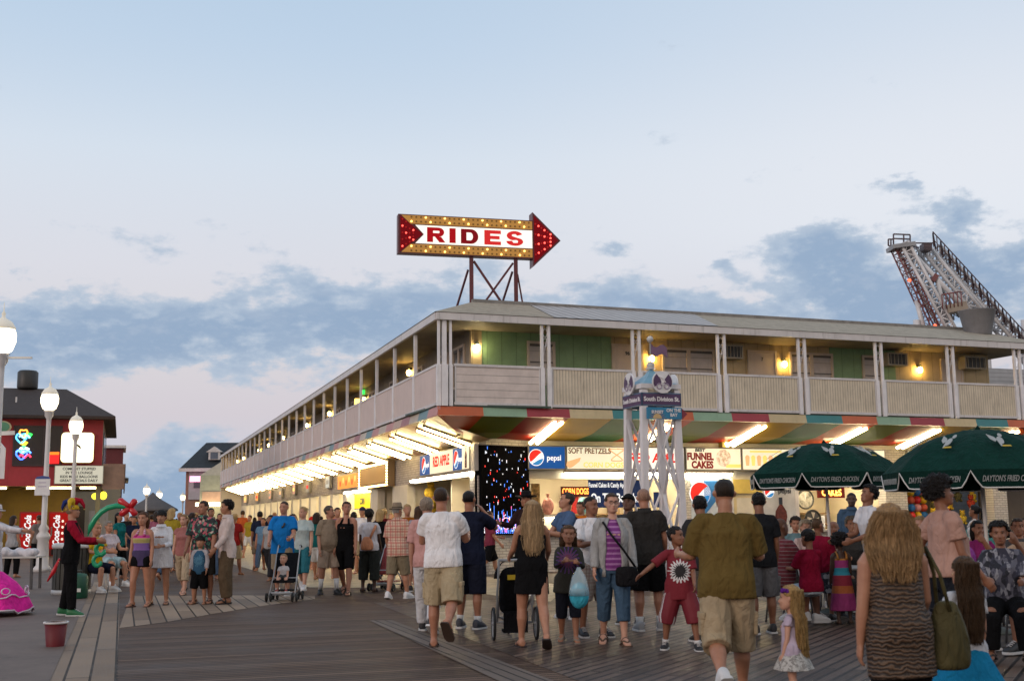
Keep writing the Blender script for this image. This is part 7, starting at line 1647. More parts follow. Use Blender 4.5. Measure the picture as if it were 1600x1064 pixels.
def shirt_splash(name, base, c1, c2, cx, cz, r, am=.16):
    m, t, b = principled(name); v = objc(t); s = N(t, 'ShaderNodeSeparateXYZ'); L(t, v, s.inputs[0])
    dx = math_n(t, 'SUBTRACT', s.outputs[0], cx); dz_ = math_n(t, 'SUBTRACT', s.outputs[2], cz)
    d = math_n(t, 'SQRT', math_n(t, 'ADD', math_n(t, 'MULTIPLY', dx, dx), math_n(t, 'MULTIPLY', dz_, dz_))); an = math_n(t, 'ARCTAN2', dx, dz_)
    d = math_n(t, 'ADD', d, math_n(t, 'MULTIPLY', math_n(t, 'ADD', math_n(t, 'SINE', math_n(t, 'MULTIPLY', an, 19.0)), math_n(t, 'MULTIPLY', math_n(t, 'SUBTRACT', noise(t, v, 16, 3), .5), 4.5)), r * am))
    fr = math_n(t, 'GREATER_THAN', s.outputs[1], .02)
    c = mix_n(t, math_n(t, 'MULTIPLY', fr, math_n(t, 'LESS_THAN', d, r)), base, c1); c = mix_n(t, math_n(t, 'MULTIPLY', fr, math_n(t, 'LESS_THAN', d, r * .68)), c, c2)
    L(t, c, b.inputs['Base Color']); b.inputs['Roughness'].default_value = .85; add_bump(t, b, noise(t, mapping(t, v, (5, 5, 2.5)), 2.2, 3), .5, .05); return m
def shorts_stripes(name, base, col):
    m, t, b = principled(name); v = objc(t); s = N(t, 'ShaderNodeSeparateXYZ'); L(t, v, s.inputs[0])
    ay = math_n(t, 'ABSOLUTE', math_n(t, 'ADD', s.outputs[1], -.02)); f = math_n(t, 'MULTIPLY', math_n(t, 'LESS_THAN', ay, .026), math_n(t, 'GREATER_THAN', ay, .010)); f = math_n(t, 'MULTIPLY', f, math_n(t, 'GREATER_THAN', math_n(t, 'ABSOLUTE', s.outputs[0]), .07))
    L(t, mix_n(t, f, base, col), b.inputs['Base Color']); b.inputs['Roughness'].default_value = .7; return m
JP = person("woman in glasses and an open grey hoodie over a purple striped top", 960, 1007, 772, yaw=180, sex='f', g=1.1, hair=('bun', (.07, .04, .025)), sk=SKP, topw=('vest', zones("purple_stripes", [(0, (.20, .03, .22))], 2, .85, (2, .062, .38, (.42, .18, .44), 0, 3)), {'hem': .03, 'name': 'striped_top'}), over=('jacket', (.34, .34, .34), {'hem': .07}), bot=('capri', DENIM, {'len': 1.5, 'w': 1.06}), arms=((6, 13, 14), (6, 13, 14)), legs=((10, 2, 4), (-8, 2, 14)), shoe=('sandal', (.16, .012, .03)),
       extra=lambda J: [(lambda mb: ([mb.tube([J['HP'](s * .13 + .10 * math.cos(t_), .40, .51 + .075 * math.sin(t_)) for t_ in [i * math.pi / 5 for i in range(11)]], .012 * J['hh'], 5) for s in (-1, 1)], mb.tube([J['HP'](-.03, .42, .53), J['HP'](.03, .42, .53)], .012 * J['hh'], 5), mb.build("glasses", blk, J['o'])))(MB())])
bag("crossbody_bag", block(JP, (-.15, .20, .80), .15, .045, .12, .95), .014, fabric((.010, .010, .012), .5), "black crossbody bag worn by the purple striped woman", "handbag", [world(JP, p) for p in ((-.26, .14, .90), (-.12, .20, 1.10), (.02, .19, 1.28), (.11, .08, 1.43), (.10, -.06, 1.42))])
person("girl in a dark printed hoodie with long brown hair carrying a candy bag", 889, 1003, 822, yaw=178, sex='f', hr=6.3, hair=('verylong', (.13, .07, .035)), sk=SK2, topw=('long', shirt_splash("hoodie_print", (.035, .033, .025), (.12, .06, .22), (.20, .05, .10), 0.0, .98, .12, .34), {'hem': .07, 'flare': .08}), bot=('capri', (.018, .02, .03), {'len': 1.2}), arms=((30, 12, 75, 20), (30, 8, 80, 30)), legs=((8, 2, 4), (-6, 2, 16)), shoe=('sandal', (.25, .22, .18)), grip=(1, 1))
q = P(905, 930, 13.0); mb = MB(); mb.ball(q, (.105, .09, .14), 12, 9); ob = mb.build("candy_bag", fabric((.05, .38, .52), .5, .25)); tag(ob, "clear bag of bright blue cotton candy carried by the hoodie girl", "candy bag"); mb = MB(); mb.lathe([(.10, .08), (.115, .0), (.10, .10), (.075, .20), (.03, .27), (.02, .30)], q, 12); pl_m, pl_t, pl_b = principled("clear_plastic"); pl_b.inputs['Base Color'].default_value = (.6, .75, .8, 1); pl_b.inputs['Alpha'].default_value = .35; pl_b.inputs['Roughness'].default_value = .15; mb.build("plastic", pl_m, ob)
person("teenage boy in a white t-shirt and pale checked shorts looking right", 928, 995, 777, yaw=200, hyaw=28, hair=('buzz', BLK), sk=SK3, topw=('tee', (.76, .76, .80), {'sl': .8, 'hem': .05}), bot=('shorts', plaid("pale_check", (.42, .37, .33), (.30, .2, .18), (.2, .14, .12)), {'len': 1.05, 'w': 1.3}), arms=((20, 12, 75, 25), (20, 12, 80, 30)), shoe=('sneaker', (.012, .012, .016)), legs=((4, 4, 3), (-2, 4, 4)))
person("bald man in a dark grey polo shirt and black shorts seen from behind", 1014, 985, 765, yaw=2, g=1.14, hair=('buzz', (.40, .23, .16)), sk=(.40, .19, .12), topw=('tee', (.036, .033, .031), {'collar': 1, 'hem': .06, 'sl': .66, 'flare': .05, 'grow': .016}), bot=('shorts', BLACK, {'len': .95, 'w': 1.35}), arms=((10, 13, 30), (6, 14, 25)), shoe=('sneaker', (.30, .31, .33), ((.6, .6, .6), .25)), sw=1.06)
person("boy in a maroon jersey and maroon shorts with white stripes turning left", 1066, 1015, 822, yaw=172, hyaw=62, hr=6.3, hair=('short', BLK), sk=SK3, topw=('tee', shirt_splash("jersey_print", (.17, .008, .018), (.62, .6, .6), (.02, .018, .02), .0, .88, .115), {'sl': .9, 'hem': .08, 'flare': .1}), bot=('shorts', shorts_stripes("maroon_stripes", (.16, .008, .018), (.6, .58, .58)), {'len': 1.18, 'w': 1.5}), arms=((12, 10, 30), ('to', .33, .12, .60)), legs=((8, 14, 6), (-4, 16, 4)), shoe=('sneaker', (.012, .012, .014), ((.6, .6, .6), .18)))
person("person with short black hair mostly hidden behind the olive shirt man", 1097, depth=14.6, top=776, yaw=10, hair=('short', BLK), sk=SK3, topw=('tee', (.03, .03, .035)), bot=('shorts', (.10, .09, .08)), shoe=SN_B)
person("young man in a black t-shirt and grey shorts standing by the drink poster", 1193, 990, 771, yaw=8, hair=('short', BLK), sk=SK3, topw=('tee', (.016, .017, .02), {'hem': .05, 'sl': .72, 'flare': .04}), bot=('shorts', (.115, .115, .125), {'len': 1.02, 'w': 1.35, 'cargo': 1}), arms=((10, 10, 40, 10), (4, 10, 14)), shoe=('sneaker', (.02, .02, .024)), legs=((-2, 4, 4), (4, 5, 3)))
person("man in a black cap looking down between the grey polo man and the tower", 982, depth=17.0, top=771, yaw=150, hpit=-14, hair=('short', BLK), sk=SK4, hat=('cap', (.012, .012, .014)), topw=('tee', (.05, .05, .055)), bot=('shorts', (.05, .05, .06)), shoe=SN_B)
JC = person("man in a blue t-shirt with a backpack bending over a white cup", 896, 966, 769, yaw=112, lean=10, hpit=-20, g=1.06, hair=('short', (.07, .055, .045)), sk=SK1, topw=('tee', (.075, .125, .23), {'hem': .03, 'flare': .05}), bot=('shorts', (.20, .16, .12), {}), arms=((28, 10, 70, 10), (32, 10, 75, 10)), shoe=('sneaker', (.6, .6, .62), ((.6, .6, .6), .15)), grip=(1, 1))
bag("backpack", block(JC, (.0, -.20, 1.22), .15, .10, .22, .8), .016, fabric((.012, .014, .02), .6), "small black backpack on the blue t-shirt man", "backpack", [world(JC, p) for p in ((-.13, -.12, 1.40), (-.14, .02, 1.50), (-.13, .13, 1.40), (-.13, .10, 1.2))])
w_ = world(JC, JC['ar'][0][2] + V3(.03, .09, .04)); mb = MB(); mb.lathe([(.030, -.05), (.040, .06), (.0385, .061), (.029, -.045)], w_, 16); ob = tag(mb.build("paper_cup", white_p), "white paper cup held by the blue t-shirt man", "cup"); mb = MB(); mb.lathe([(.042, .06), (.042, .068), (.03, .075)], w_, 16); mb.build("lid", white_p, ob)
person("person in an orange shirt at the left counter behind the blue shirt man", 909, depth=24, top=785, yaw=150, hair=('short', BRN), sk=SK2, topw=('tee', (.60, .16, .012)), bot=('shorts', (.1, .1, .1)), shoe=SN_B)
person("dark clothed man in a wide black hat beside the light screen", 822, depth=23.5, top=771, yaw=140, hair=('short', BLK), sk=SK2, hat=('wide', (.010, .010, .012)), topw=('long', (.03, .016, .018)), bot=('pants', BLACK), arms=((10, 10, 20), (40, 12, 60)), shoe=SN_B)
person("man in a maroon t-shirt and black shorts walking past the light screen", 766, 905, 797, yaw=-70, hair=('short', BRN), topw=('tee', (.20, .035, .06), {'sl': .8}), bot=('shorts', BLACK, {'w': 1.35}), legs=((22, 2, 10), (-20, 2, 30)), arms=((20, 8, 60), (10, 8, 30)), shoe=('sneaker', (.03, .03, .03), ((.6, .6, .6), .35)))
person("older man with grey hair in a pink shirt beside the white t-shirt man", 669, depth=16.2, top=776, yaw=-8, hair=('grey', (.34, .27, .21)), sk=(.46, .25, .18), topw=('tee', (.55, .30, .28), {'sl': .8}), bot=('pants', (.58, .58, .60)), legs=WALK, shoe=('sneaker', (.02, .02, .025)))
person("woman in a grey top with brown hair in the doorway behind the plaid shirt man", 652, depth=25, top=792, yaw=20, sex='f', hair=('mid', BRN), topw=('tee', (.30, .30, .34)), bot=('skirt', (.12, .12, .14), {'len': .22}), shoe=SN_B)
# --- third row, middle
JH = person("man in a plaid shirt and a tan hat walking away in white trainers", 622, 935, 784, yaw=-22, hyaw=-20, g=1.08, hair=('short', GRY), hat=('fedora', (.27, .21, .15)), topw=('tee', plaid("tan_plaid", (.62, .46, .34), (.44, .12, .10), (.22, .05, .06), .105), {'hem': .07, 'sl': .92, 'flare': .06, 'collar': 1, 'name': 'plaid_shirt'}), bot=('shorts', (.22, .18, .12), {'len': 1.05, 'w': 1.3}), arms=((4, 12, 20), (6, 12, 28)), legs=((-6, 3, 14), (12, 3, 6)), shoe=('sneaker', (.68, .68, .70)))
JS = person("woman with short black curly hair in a white top and dark capri trousers", 577, 925, 797, yaw=-4, sex='f', g=1.12, hair=('curly', BLK), sk=SKB, topw=('tee', (.64, .62, .66), {'sl': .6, 'hem': .02}), bot=('capri', (.030, .034, .032), {'len': 1.55, 'w': 1.35}), shoe=('sandal', (.04, .025, .02)), arms=((10, 10, 30), (10, 10, 30)))
bag("sling_bag", block(JS, (-.02, -.19, 1.0), .15, .07, .14, .6), .03, fabric((.62, .27, .15), .7), "peach sling bag on the back of the white top woman", "handbag", [world(JS, p) for p in ((.04, -.19, 1.10), (.12, -.15, 1.28), (.14, -.02, 1.38), (.08, .10, 1.3))])
person("woman in black with white back lettering walking between the shops", 553, 893, 799, yaw=2, sex='f', hair=('mid', BLK), topw=('tee', BLACK, {'sl': .6}), bot=('short', BLACK, {'len': .6}), sk=SK2, shoe=SN_B, legs=WALK, extra=lambda J: text("back_lettering", "ARS", J['T']((0, -.125, J['zsh'] - .12)), (1, 0, 0), (0, 0, 1), .11, wht_p, J['o'], .003))
person("man in a navy cap and a white shirt near the yellow poster", 566, depth=33, top=792, yaw=170, hair=('short', BRN), hat=('cap', (.03, .04, .08)), topw=('tee', WHT), bot=('shorts', KHA), shoe=SN_W)
person("woman with a dark ponytail in a black tank top and long black shorts", 539, 929, 783, yaw=172, hyaw=25, sex='f', hair=('pony', (.06, .03, .018)), sk=(.38, .175, .11), topw=('tank', BLACK, {'halter': 1, 'hem': .05}), bot=('shorts', BLACK, {'len': .95, 'w': 1.12}), arms=((3, 8, 10), (3, 8, 10)), legs=WALK, shoe=('sandal', (.06, .03, .02)))
person("heavy man in a taupe t-shirt with long white socks looking right", 514, 929, 791, yaw=205, hyaw=48, g=1.14, belly=.035, hair=('grey', (.10, .085, .07)), sk=(.40, .20, .13), topw=('tee', (.24, .185, .135), {'sl': .85, 'hem': .04, 'grow': .017}), bot=('shorts', (.36, .28, .22), {'len': .85, 'w': 1.3}), arms=((-6, 13, 10), (4, 12, 20)), legs=((6, 5, 4), (-4, 6, 8)), shoe=('dark', (.016, .015, .015), ((.68, .68, .69), .62)))
person("child in a red cap and orange top between the blue and taupe shirt men", 486, 890, 806, yaw=170, hr=6.2, hair=('short', BLD), hat=('cap', (.60, .03, .02)), topw=('tee', (.62, .30, .10)), bot=('shorts', (.5, .42, .3)), legs=WALK, shoe=('sneaker', (.2, .02, .02)))
person("blonde woman in a pale t-shirt and teal capri trousers behind the blue shirt man", 472, 921, 791, yaw=170, hyaw=-25, sex='f', hair=('bun', (.48, .33, .16)), sk=SKP, topw=('tee', (.42, .50, .50)), bot=('capri', (.03, .15, .19), {'len': 1.3}), legs=WALK, shoe=SN_W)
JB = person("man in a bright blue t-shirt pushing a stroller towards the camera", 440, 930, 784, yaw=180, hyaw=-12, g=1.1, hair=('buzz', (.05, .03, .02)), sk=(.43, .215, .14), topw=('tee', (.012, .17, .50), {'hem': .08, 'sl': .75, 'flare': .05, 'grow': .016}), bot=('shorts', (.30, .24, .17), {}), arms=((26, 12, 48, 8), (14, 14, 42, 8)), legs=((8, 3, 4), (-6, 3, 12)), shoe=SN_W, grip=(1, 1), extra=lambda J: [(lambda mb: (mb.tube([J['T']((-.05, .14, J['zsh'] - .10)), J['T']((-.04, .16, J['zsh'] - .16)), J['T']((.0, .165, J['zsh'] - .19))], .02, 6), mb.build("hanging_glasses", blk, J['o'])))(MB())])
# --- left group
person("girl in a striped halter top and black shorts with her arms down", 219, 948, 801, yaw=176, sex='f', g=1.0, hr=7.0, hair=('mid', (.12, .055, .03)), sk=(.43, .21, .13), topw=('tank', zones("halter_bands", [(0, (.055, .035, .12)), (.90, (.055, .035, .12)), (.985, (.24, .12, .42)), (1.11, (.52, .46, .16)), (1.20, (.58, .05, .26)), (1.27, (.58, .07, .28))], 2, .8, (2, .028, .5, (.7, .65, .68), 1.27, 1.6)), {'halter': 1, 'hem': .09}), bot=('short', BLACK, {'len': .36, 'w': 1.18}), arms=((3, 10, 12), (3, 8, 8)), shoe=('flip', (.10, .05, .04)))
person("girl in a loose white shirt with her hands clasped beside the halter top girl", 248, 945, 798, yaw=184, sex='f', hr=7.0, hair=('bangs', BLK), sk=(.40, .20, .12), topw=('long', (.76, .76, .80), {'hem': .13, 'flare': .10, 'sl': 1.7, 'collar': 1}), bot=('short', (.5, .5, .52), {'len': .25}), arms=((22, 9, 62, 32), (22, 9, 62, 32)), shoe=('flip', (.02, .018, .018)))
person("woman in a rose top and rolled khaki trousers walking behind the family", 285, 929, 803, yaw=172, sex='f', hair=('mid', (.30, .18, .09)), sk=SKP, topw=('tee', (.34, .14, .13), {'sl': .3}), bot=('capri', (.42, .33, .23), {'len': 1.4}), legs=WALK, shoe=('flip', (.05, .04, .04)))
person("man in a dark flowered shirt standing behind the boy", 315, 943, 784, yaw=176, hyaw=-25, g=1.08, hair=('short', (.035, .02, .014)), sk=(.36, .17, .105), topw=('tee', blotch("hawaiian", [(.018, .022, .028), (.022, .026, .03), (.03, .04, .04), (.05, .20, .14), (.50, .10, .14), (.50, .42, .36)], 22), {'sl': .85, 'hem': .05, 'flare': .06, 'collar': 1, 'name': 'flowered_shirt'}), bot=('shorts', (.05, .045, .04)), arms=((12, 12, 20), (10, 12, 20)), shoe=('sandal', (.06, .03, .02)), legs=((0, 5, 2), (0, 5, 2)))
person("boy in a blue shirt with pale sleeves and black shorts holding a hand", 311, 944, 838, yaw=176, hr=5.9, hair=('bangs', BLK), sk=(.42, .21, .125), topw=('long', (.44, .42, .45), {'sl': 1.8, 'hem': .05}), over=('vest', shirt_splash("boy_print", (.018, .085, .165), (.12, .30, .42), (.05, .16, .27), .0, .78, .07, .4), {'hem': .05}), bot=('shorts', BLACK, {'len': 1.1, 'w': 1.3}), arms=((8, 12, 20), (4, 12, 15)), shoe=('flip', (.10, .05, .03)))
person("man in a pale long sleeved shirt and brown trousers looking left at the boy", 352, 943, 783, yaw=118, hair=('curly', BLK), sk=(.34, .16, .09), topw=('long', (.60, .50, .47), {'hem': .08, 'flare': .07, 'collar': 1}), bot=('pants', (.115, .08, .05), {'w': 1.4}), arms=((18, 8, 22), (14, 8, 14)), shoe=('sandal', (.02, .018, .018)))
person("man in an orange t-shirt and jeans walking away past the lit shops", 377, 866, 797, yaw=4, hair=('short', BRN), topw=('tee', (.46, .10, .03)), bot=('pants', (.11, .15, .18)), legs=WALK, shoe=SN_B)
person("man in a navy t-shirt and brown shorts walking away past the lit shops", 405, 891, 798, yaw=8, hair=('short', BLK), topw=('tee', (.018, .022, .045), {'sl': .8}), bot=('shorts', (.16, .12, .085), {'w': 1.3}), legs=WALK2, shoe=('flip', (.03, .03, .03)), sk=SK2)
JJ = person("balloon artist in a jester hat with black waistcoat and red sleeves", 107, 962, 772, yaw=-78, hair=('grey', (.30, .2, .12)), hat=('jester', BLK), topw=('long', (.30, .010, .03), {'hem': .02}), over=('vest', BLACK, {'hem': .06}), bot=('pants', BLACK, {'w': 1.05}), arms=((30, 8, 58, 10), (34, 8, 55, 10)), legs=((-5, 3, 6), (6, 3, 4)), shoe=('sneaker', (.015, .14, .05)), grip=(1, 1))
def balloon(pts, r, m, label, n=10, name="balloon"):
    mb = MB(); k = len(pts); mb.tube(pts, [r * (.35 if i in (0, k - 1) else 1) for i in range(k)], n); ob = mb.build(name, m); tag(ob, label, "balloon")
    t = MB(); t.tube([pts[0], Vector(pts[0]) + Vector((0, 0, -.03))], [.008, .014], 5); t.build("knot", m, ob); return ob
bgr = paint("balloon_green", (.01, .30, .14), .25, .05); bye = paint("balloon_yel", (.65, .42, .01), .25, .05); brd = paint("balloon_scarlet", (.50, .012, .02), .25, .05)
jd = JJ['depth'] - .25
ob = balloon([P(x, y, jd) for x, y in ((138, 834), (142, 822), (149, 810), (158, 800), (169, 793), (182, 790), (196, 791), (203, 793))], .045, bgr, "long curved green stem of the balloon flower held by the jester")
for k, (a, b_) in enumerate((((203, 793), (188, 782)), ((203, 793), (190, 803)), ((203, 793), (211, 782)), ((203, 793), (211, 803)))):
    mb = MB(); p, q = P(*a, jd), P(*b_, jd); mb.tube([p, p + (q - p) * .3, q, q + (q - p) * .2], [.02, .05, .055, .02], 8); mb.build("petal", brd, ob)
balloon([P(x, y, 21.5) for x, y in ((93, 872), (84, 892), (74, 908))], .04, brd, "straight red sword balloon hanging at the jester's hip")
balloon([P(157 + 7 * math.cos(t_), 858 + 9 * math.sin(t_), 24.6) for t_ in [i * math.pi / 5 for i in range(10)]], .05, bgr, "round green ring balloon in front of the yellow shirt child")
balloon([P(152 + 6 * math.cos(t_), 876 + 8 * math.sin(t_), 24.5) for t_ in [i * math.pi / 5 for i in range(9)]], .045, bgr, "lower green ring balloon on the lap of the yellow shirt child")
balloon([P(141, 842, 24.4), P(144, 850, 24.4), P(141, 858, 24.4)], .06, bye, "yellow balloon twist beside the jester's hands")
person("child in a yellow top sitting on a white chair with balloon rings", 150, depth=25.6, top=822, sit=.45, yaw=-120, hr=6.3, hair=('short', BLD), topw=('tee', (.62, .38, .015)), bot=('shorts', NAVY), arms=SITA, shoe=('sneaker', (.5, .5, .5)))
person("woman in white trainers and a pale blue skirt sitting by the balloon artist", 172, depth=28.5, top=817, sit=.46, yaw=-130, sex='f', hair=('grey', (.30, .26, .22)), topw=('tee', (.55, .48, .52)), bot=('shorts', (.36, .50, .55), {'len': .8, 'w': 1.4}), arms=SITA, shoe=('sneaker', (.62, .62, .62)))
person("woman in a teal top and black trousers with her hand on her hip", 184, 905, 801, yaw=-110, sex='f', hair=('mid', BLK), topw=('tee', (.01, .14, .15), {'sl': .4}), bot=('pants', BLACK), arms=(('to', -.14, .09, .60), (10, 10, 20)), shoe=SN_W, sk=SK2)
person("man in black with a camera bag behind the teal top woman", 196, 893, 800, yaw=-150, hair=('short', BLK), topw=('long', (.02, .02, .022)), bot=('pants', (.06, .055, .05)), shoe=SN_W)
person("woman in a grey and white top at the table behind the first lamp", 22, depth=33, top=806, yaw=-20, sex='f', hair=('mid', DKB), topw=('tee', (.34, .34, .36)), bot=('pants', BLACK), shoe=SN_B)
person("man in a grey shirt and black trousers beside the first lamp post", 56, 893, 805, yaw=60, hair=('short', BRN), topw=('tee', (.20, .18, .17)), bot=('pants', BLACK), shoe=SN_B)
person("costumed figure in white with one arm stretched over the table at the left edge", -6, depth=23.5, top=788, yaw=-80, hair=None, face=False, hat=('fedora', (.66, .64, .66)), topw=('long', (.64, .62, .66), {'sl': 1.95}), bot=('pants', (.6, .58, .62)), arms=((68, 8, 15), (72, 6, 12)), shoe=SN_W)
# --- the terrace at right
person("woman in a pink t-shirt and black shorts with a hand on her waist", 1476, depth=10.4, top=750, yaw=-84, sex='f', g=1.2, belly=.02, hair=('afro', BLK), sk=SK3, topw=('tee', (.42, .25, .20), {'sl': .6, 'hem': -.01, 'grow': .018}), bot=('shorts', (.012, .012, .02), {'len': .62}), arms=(('to', -.13, .06, .60, (-.8, -.7, 0)), (10, 10, 30)), shoe=SN_B)
person("seated woman in a dark patterned blouse at the right edge table", 1562, depth=12.4, top=822, sit=.46, yaw=158, sex='f', g=1.25, hair=('curly', BLK), sk=SK3, topw=('tee', blotch("paisley", [(.015, .016, .025), (.03, .03, .05), (.10, .10, .13), (.24, .24, .27)], 26, stretch=(1, 1, .5)), {'sl': .9, 'hem': 0}), bot=('pants', BLACK), arms=SITA, shoe=('sandal', (.03, .02, .02)))
person("person in tan raising both hands at the right edge of the picture", 1606, depth=13.2, top=812, sit=.46, yaw=110, hair=('short', DKB), sk=SK3, topw=('tee', (.36, .24, .16)), bot=('shorts', (.1, .09, .08)), arms=((60, 10, 85), (60, 12, 85)), shoe=SN_B)
person("bald seated man in a striped maroon shirt at the left umbrella table", 1219, depth=16.6, top=815, sit=.46, yaw=-62, g=1.15, hair=('buzz', (.14, .07, .045)), sk=SK4, topw=('tee', zones("maroon_white", [(0, (.14, .015, .025))], 2, .85, (2, .05, .18, (.24, .17, .17), 0, 3)), {'sl': .9}), bot=('shorts', (.10, .09, .08)), arms=SITA, shoe=SN_W)
person("white haired woman in a pale blouse sitting at the left umbrella table", 1257, depth=19.4, top=817, sit=.46, yaw=190, sex='f', hair=('curly', (.55, .46, .34)), sk=SKP, topw=('tee', (.58, .44, .42)), bot=('pants', (.3, .3, .3)), arms=SITA, shoe=SN_W)
person("grey haired woman in a dark top sitting under the left umbrella", 1331, depth=18.9, top=812, sit=.46, yaw=176, sex='f', hair=('curly', (.34, .31, .27)), sk=SK1, topw=('long', (.05, .05, .05)), bot=('pants', (.05, .05, .05)), arms=SITA, shoe=SN_B)
person("boy in a red t-shirt and patterned shorts standing at the left table", 1287, 970, 811, yaw=-38, hyaw=-20, hr=6.8, g=1.1, hair=('buzz', (.10, .055, .03)), sk=SK3, topw=('tee', (.24, .010, .034), {'sl': .9, 'hem': .05}), bot=('shorts', blotch("camo_white", [(.03, .035, .05), (.10, .11, .14), (.45, .46, .48)], 20), {'len': .98, 'w': 1.35}), arms=((16, 10, 65), (12, 10, 50)), shoe=('sneaker', (.02, .018, .018)))
person("person in a red shirt and pale blue shorts sitting with bent knees", 1262, depth=16.2, top=836, sit=.42, yaw=20, hr=6.6, hair=('short', BLK), sk=SK3, topw=('tee', (.22, .008, .03), {'sl': .9}), bot=('shorts', (.40, .47, .55), {'len': .9}), arms=SITA, shoe=('sneaker', (.6, .6, .6)))
person("girl with black curly hair in a colourful striped dress seen from behind", 1319, 975, 836, yaw=3, sex='f', hr=6.0, hair=('afro', (.012, .009, .008)), sk=SKB, topw=('tank', zones("dress_bands", [(0, (.28, .02, .14)), (.42, (.40, .10, .02)), (.52, (.25, .008, .03)), (.66, (.02, .26, .36)), (.76, (.40, .04, .22)), (.86, (.45, .18, .03))], 2, .8), {'hem': .02}), bot=('skirt', MATS.get('x') or bpy.data.materials['dress_bands'], {'len': .34, 'flare': .14}), shoe=('sandal', (.02, .02, .02)))
person("man in a blue denim shirt standing behind the counter tables", 1329, depth=22.5, top=771, yaw=172, hair=('buzz', BLK), sk=SKB, topw=('long', (.05, .09, .15), {'collar': 1}), bot=('pants', (.03, .04, .06)), shoe=SN_B)
person("black haired man in a white t-shirt looking down beside the umbrella pole", 1364, depth=16.8, top=758, yaw=98, lean=9, hpit=-24, hair=('curly', BLK), sk=SK3, topw=('tee', (.64, .64, .67)), bot=('shorts', (.12, .12, .13)), arms=((14, 8, 60), (18, 8, 55)), shoe=SN_B)
person("blonde seated woman in a grey jacket between the umbrella tables", 1435, depth=16.4, top=812, sit=.46, yaw=150, sex='f', hair=('mid', (.45, .30, .14)), sk=SKP, topw=('long', (.22, .24, .27)), bot=('pants', (.1, .1, .12)), arms=SITA, shoe=SN_W)
person("woman in a white tank top and white trousers by the balloon game", 1522, depth=22, top=790, yaw=62, sex='f', hair=('pony', BLK), sk=SK3, topw=('tank', (.66, .65, .64)), bot=('capri', (.55, .53, .5)), arms=((8, 8, 20), (15, 8, 50)), shoe=SN_W)
for px, d, tp, yw, sx_, hr_, c, lb in ((1385, 19.5, 815, 150, 'f', ('short', GRY), (.30, .05, .10), "grey haired woman in a wine red top sitting behind the blonde woman's head"), (1412, 18.6, 820, 200, 'm', ('short', BLK), (.05, .06, .09), "man in a dark navy top sitting at the far side of the left table"), (1301, 19.8, 818, 170, 'm', ('balding', GRY), (.25, .2, .16), "balding man in a brown shirt sitting beside the umbrella pole"),
        (1528, 16.6, 818, 190, 'f', ('mid', BLK), (.28, .03, .16), "woman in a magenta top sitting behind the right table"), (1590, 16.2, 815, 160, 'm', ('short', BRN), (.10, .10, .11), "man in a charcoal top sitting at the far right table"), (1240, 21.5, 812, 170, 'f', ('curly', DKB), (.12, .20, .22), "woman in a dull teal top sitting near the drink poster")):
    person(lb, px, depth=d, top=tp, sit=.46, yaw=yw, sex=sx_, g=1.12, hair=hr_, sk=SK2, topw=('tee', c, {'sl': .8}), bot=('pants', (.04, .04, .05)), arms=SITA, shoe=SN_B)
    q = P(px, 900, d); v_ = Vector((math.sin(R(yw)), -math.cos(R(yw)), 0)); chair(q.x + v_.x * .05, q.y + v_.y * .05, R(yw), "dark chair under the " + lb.split(' sitting')[0], chd, "dark chairs on the terrace")
# --- strollers
st_f = paint("stroller_frame", (.35, .36, .38), .3, .05); st_b = fabric((.012, .012, .014), .8); rub = paint("rubber", (.015, .015, .016), .7)
def wheel(o, c, r, w, spokes, rimm):
    c = Vector(c); cirp = lambda rr, n: [c + Vector((0, rr * math.cos(2 * math.pi * i / n), rr * math.sin(2 * math.pi * i / n))) for i in range(n + 1)]
    mb = MB(); mb.tube(cirp(r - w / 2, 28), w / 2, 8, caps=False); wo = mb.build("wheel", rub, o)
    mb = MB(); mb.tube(cirp(r - w * 1.25, 28), w * .3, 6, caps=False); mb.build("rim", rimm, wo)
    mb = MB()
    for k in range(spokes): a = 2 * math.pi * k / spokes; mb.tube([c, c + Vector((0, (r - w) * math.cos(a), (r - w) * math.sin(a)))], .004 if spokes > 8 else .012, 4)
    mb.tube([c - Vector((.025, 0, 0)), c + Vector((.025, 0, 0))], .022, 8); mb.build("hub", rimm, wo)
q = G(805, 1000); o = thing("jogging_stroller", "black jogging stroller with big spoked wheels pushed by the blonde woman", "stroller", (q.x, q.y, 0), R(6), local=True)
for s in (-1, 1): wheel(o, (s * .265, 0, .205), .205, .035, 14, st_f)
wheel(o, (0, .85, .15), .15, .032, 12, st_f)
mb = MB()
for s in (-1, 1): mb.tube([(s * .22, 0, .22), (s * .22, -.02, .55), (s * .21, -.20, .98)], .014, 7); mb.tube([(s * .22, -.02, .55), (s * .16, .55, .25), (.0, .85, .16)], .014, 7); mb.tube([(s * .265, 0, .205), (s * .20, 0, .22)], .012, 6)
mb.tube([(-.21, -.20, .98), (.21, -.20, .98)], .017, 8); mb.tube([(-.22, 0, .22), (.22, 0, .22)], .014, 7); mb.build("frame", st_f, o)
mb = MB(); mb.rings([[Vector(p) for p in q_] for q_ in ([(-.18, .08, .25), (.18, .08, .25), (.16, .6, .30), (-.16, .6, .30)], [(-.21, -.03, .42), (.21, -.03, .42), (.19, .5, .45), (-.19, .5, .45)], [(-.21, -.09, .75), (.21, -.09, .75), (.20, .12, .72), (-.20, .12, .72)], [(-.20, -.10, .90), (.20, -.10, .90), (.19, .06, .92), (-.19, .06, .92)])]); so = mb.build("seat", st_b, o); b_ = so.modifiers.new("round", 'SUBSURF'); b_.levels = b_.render_levels = 2
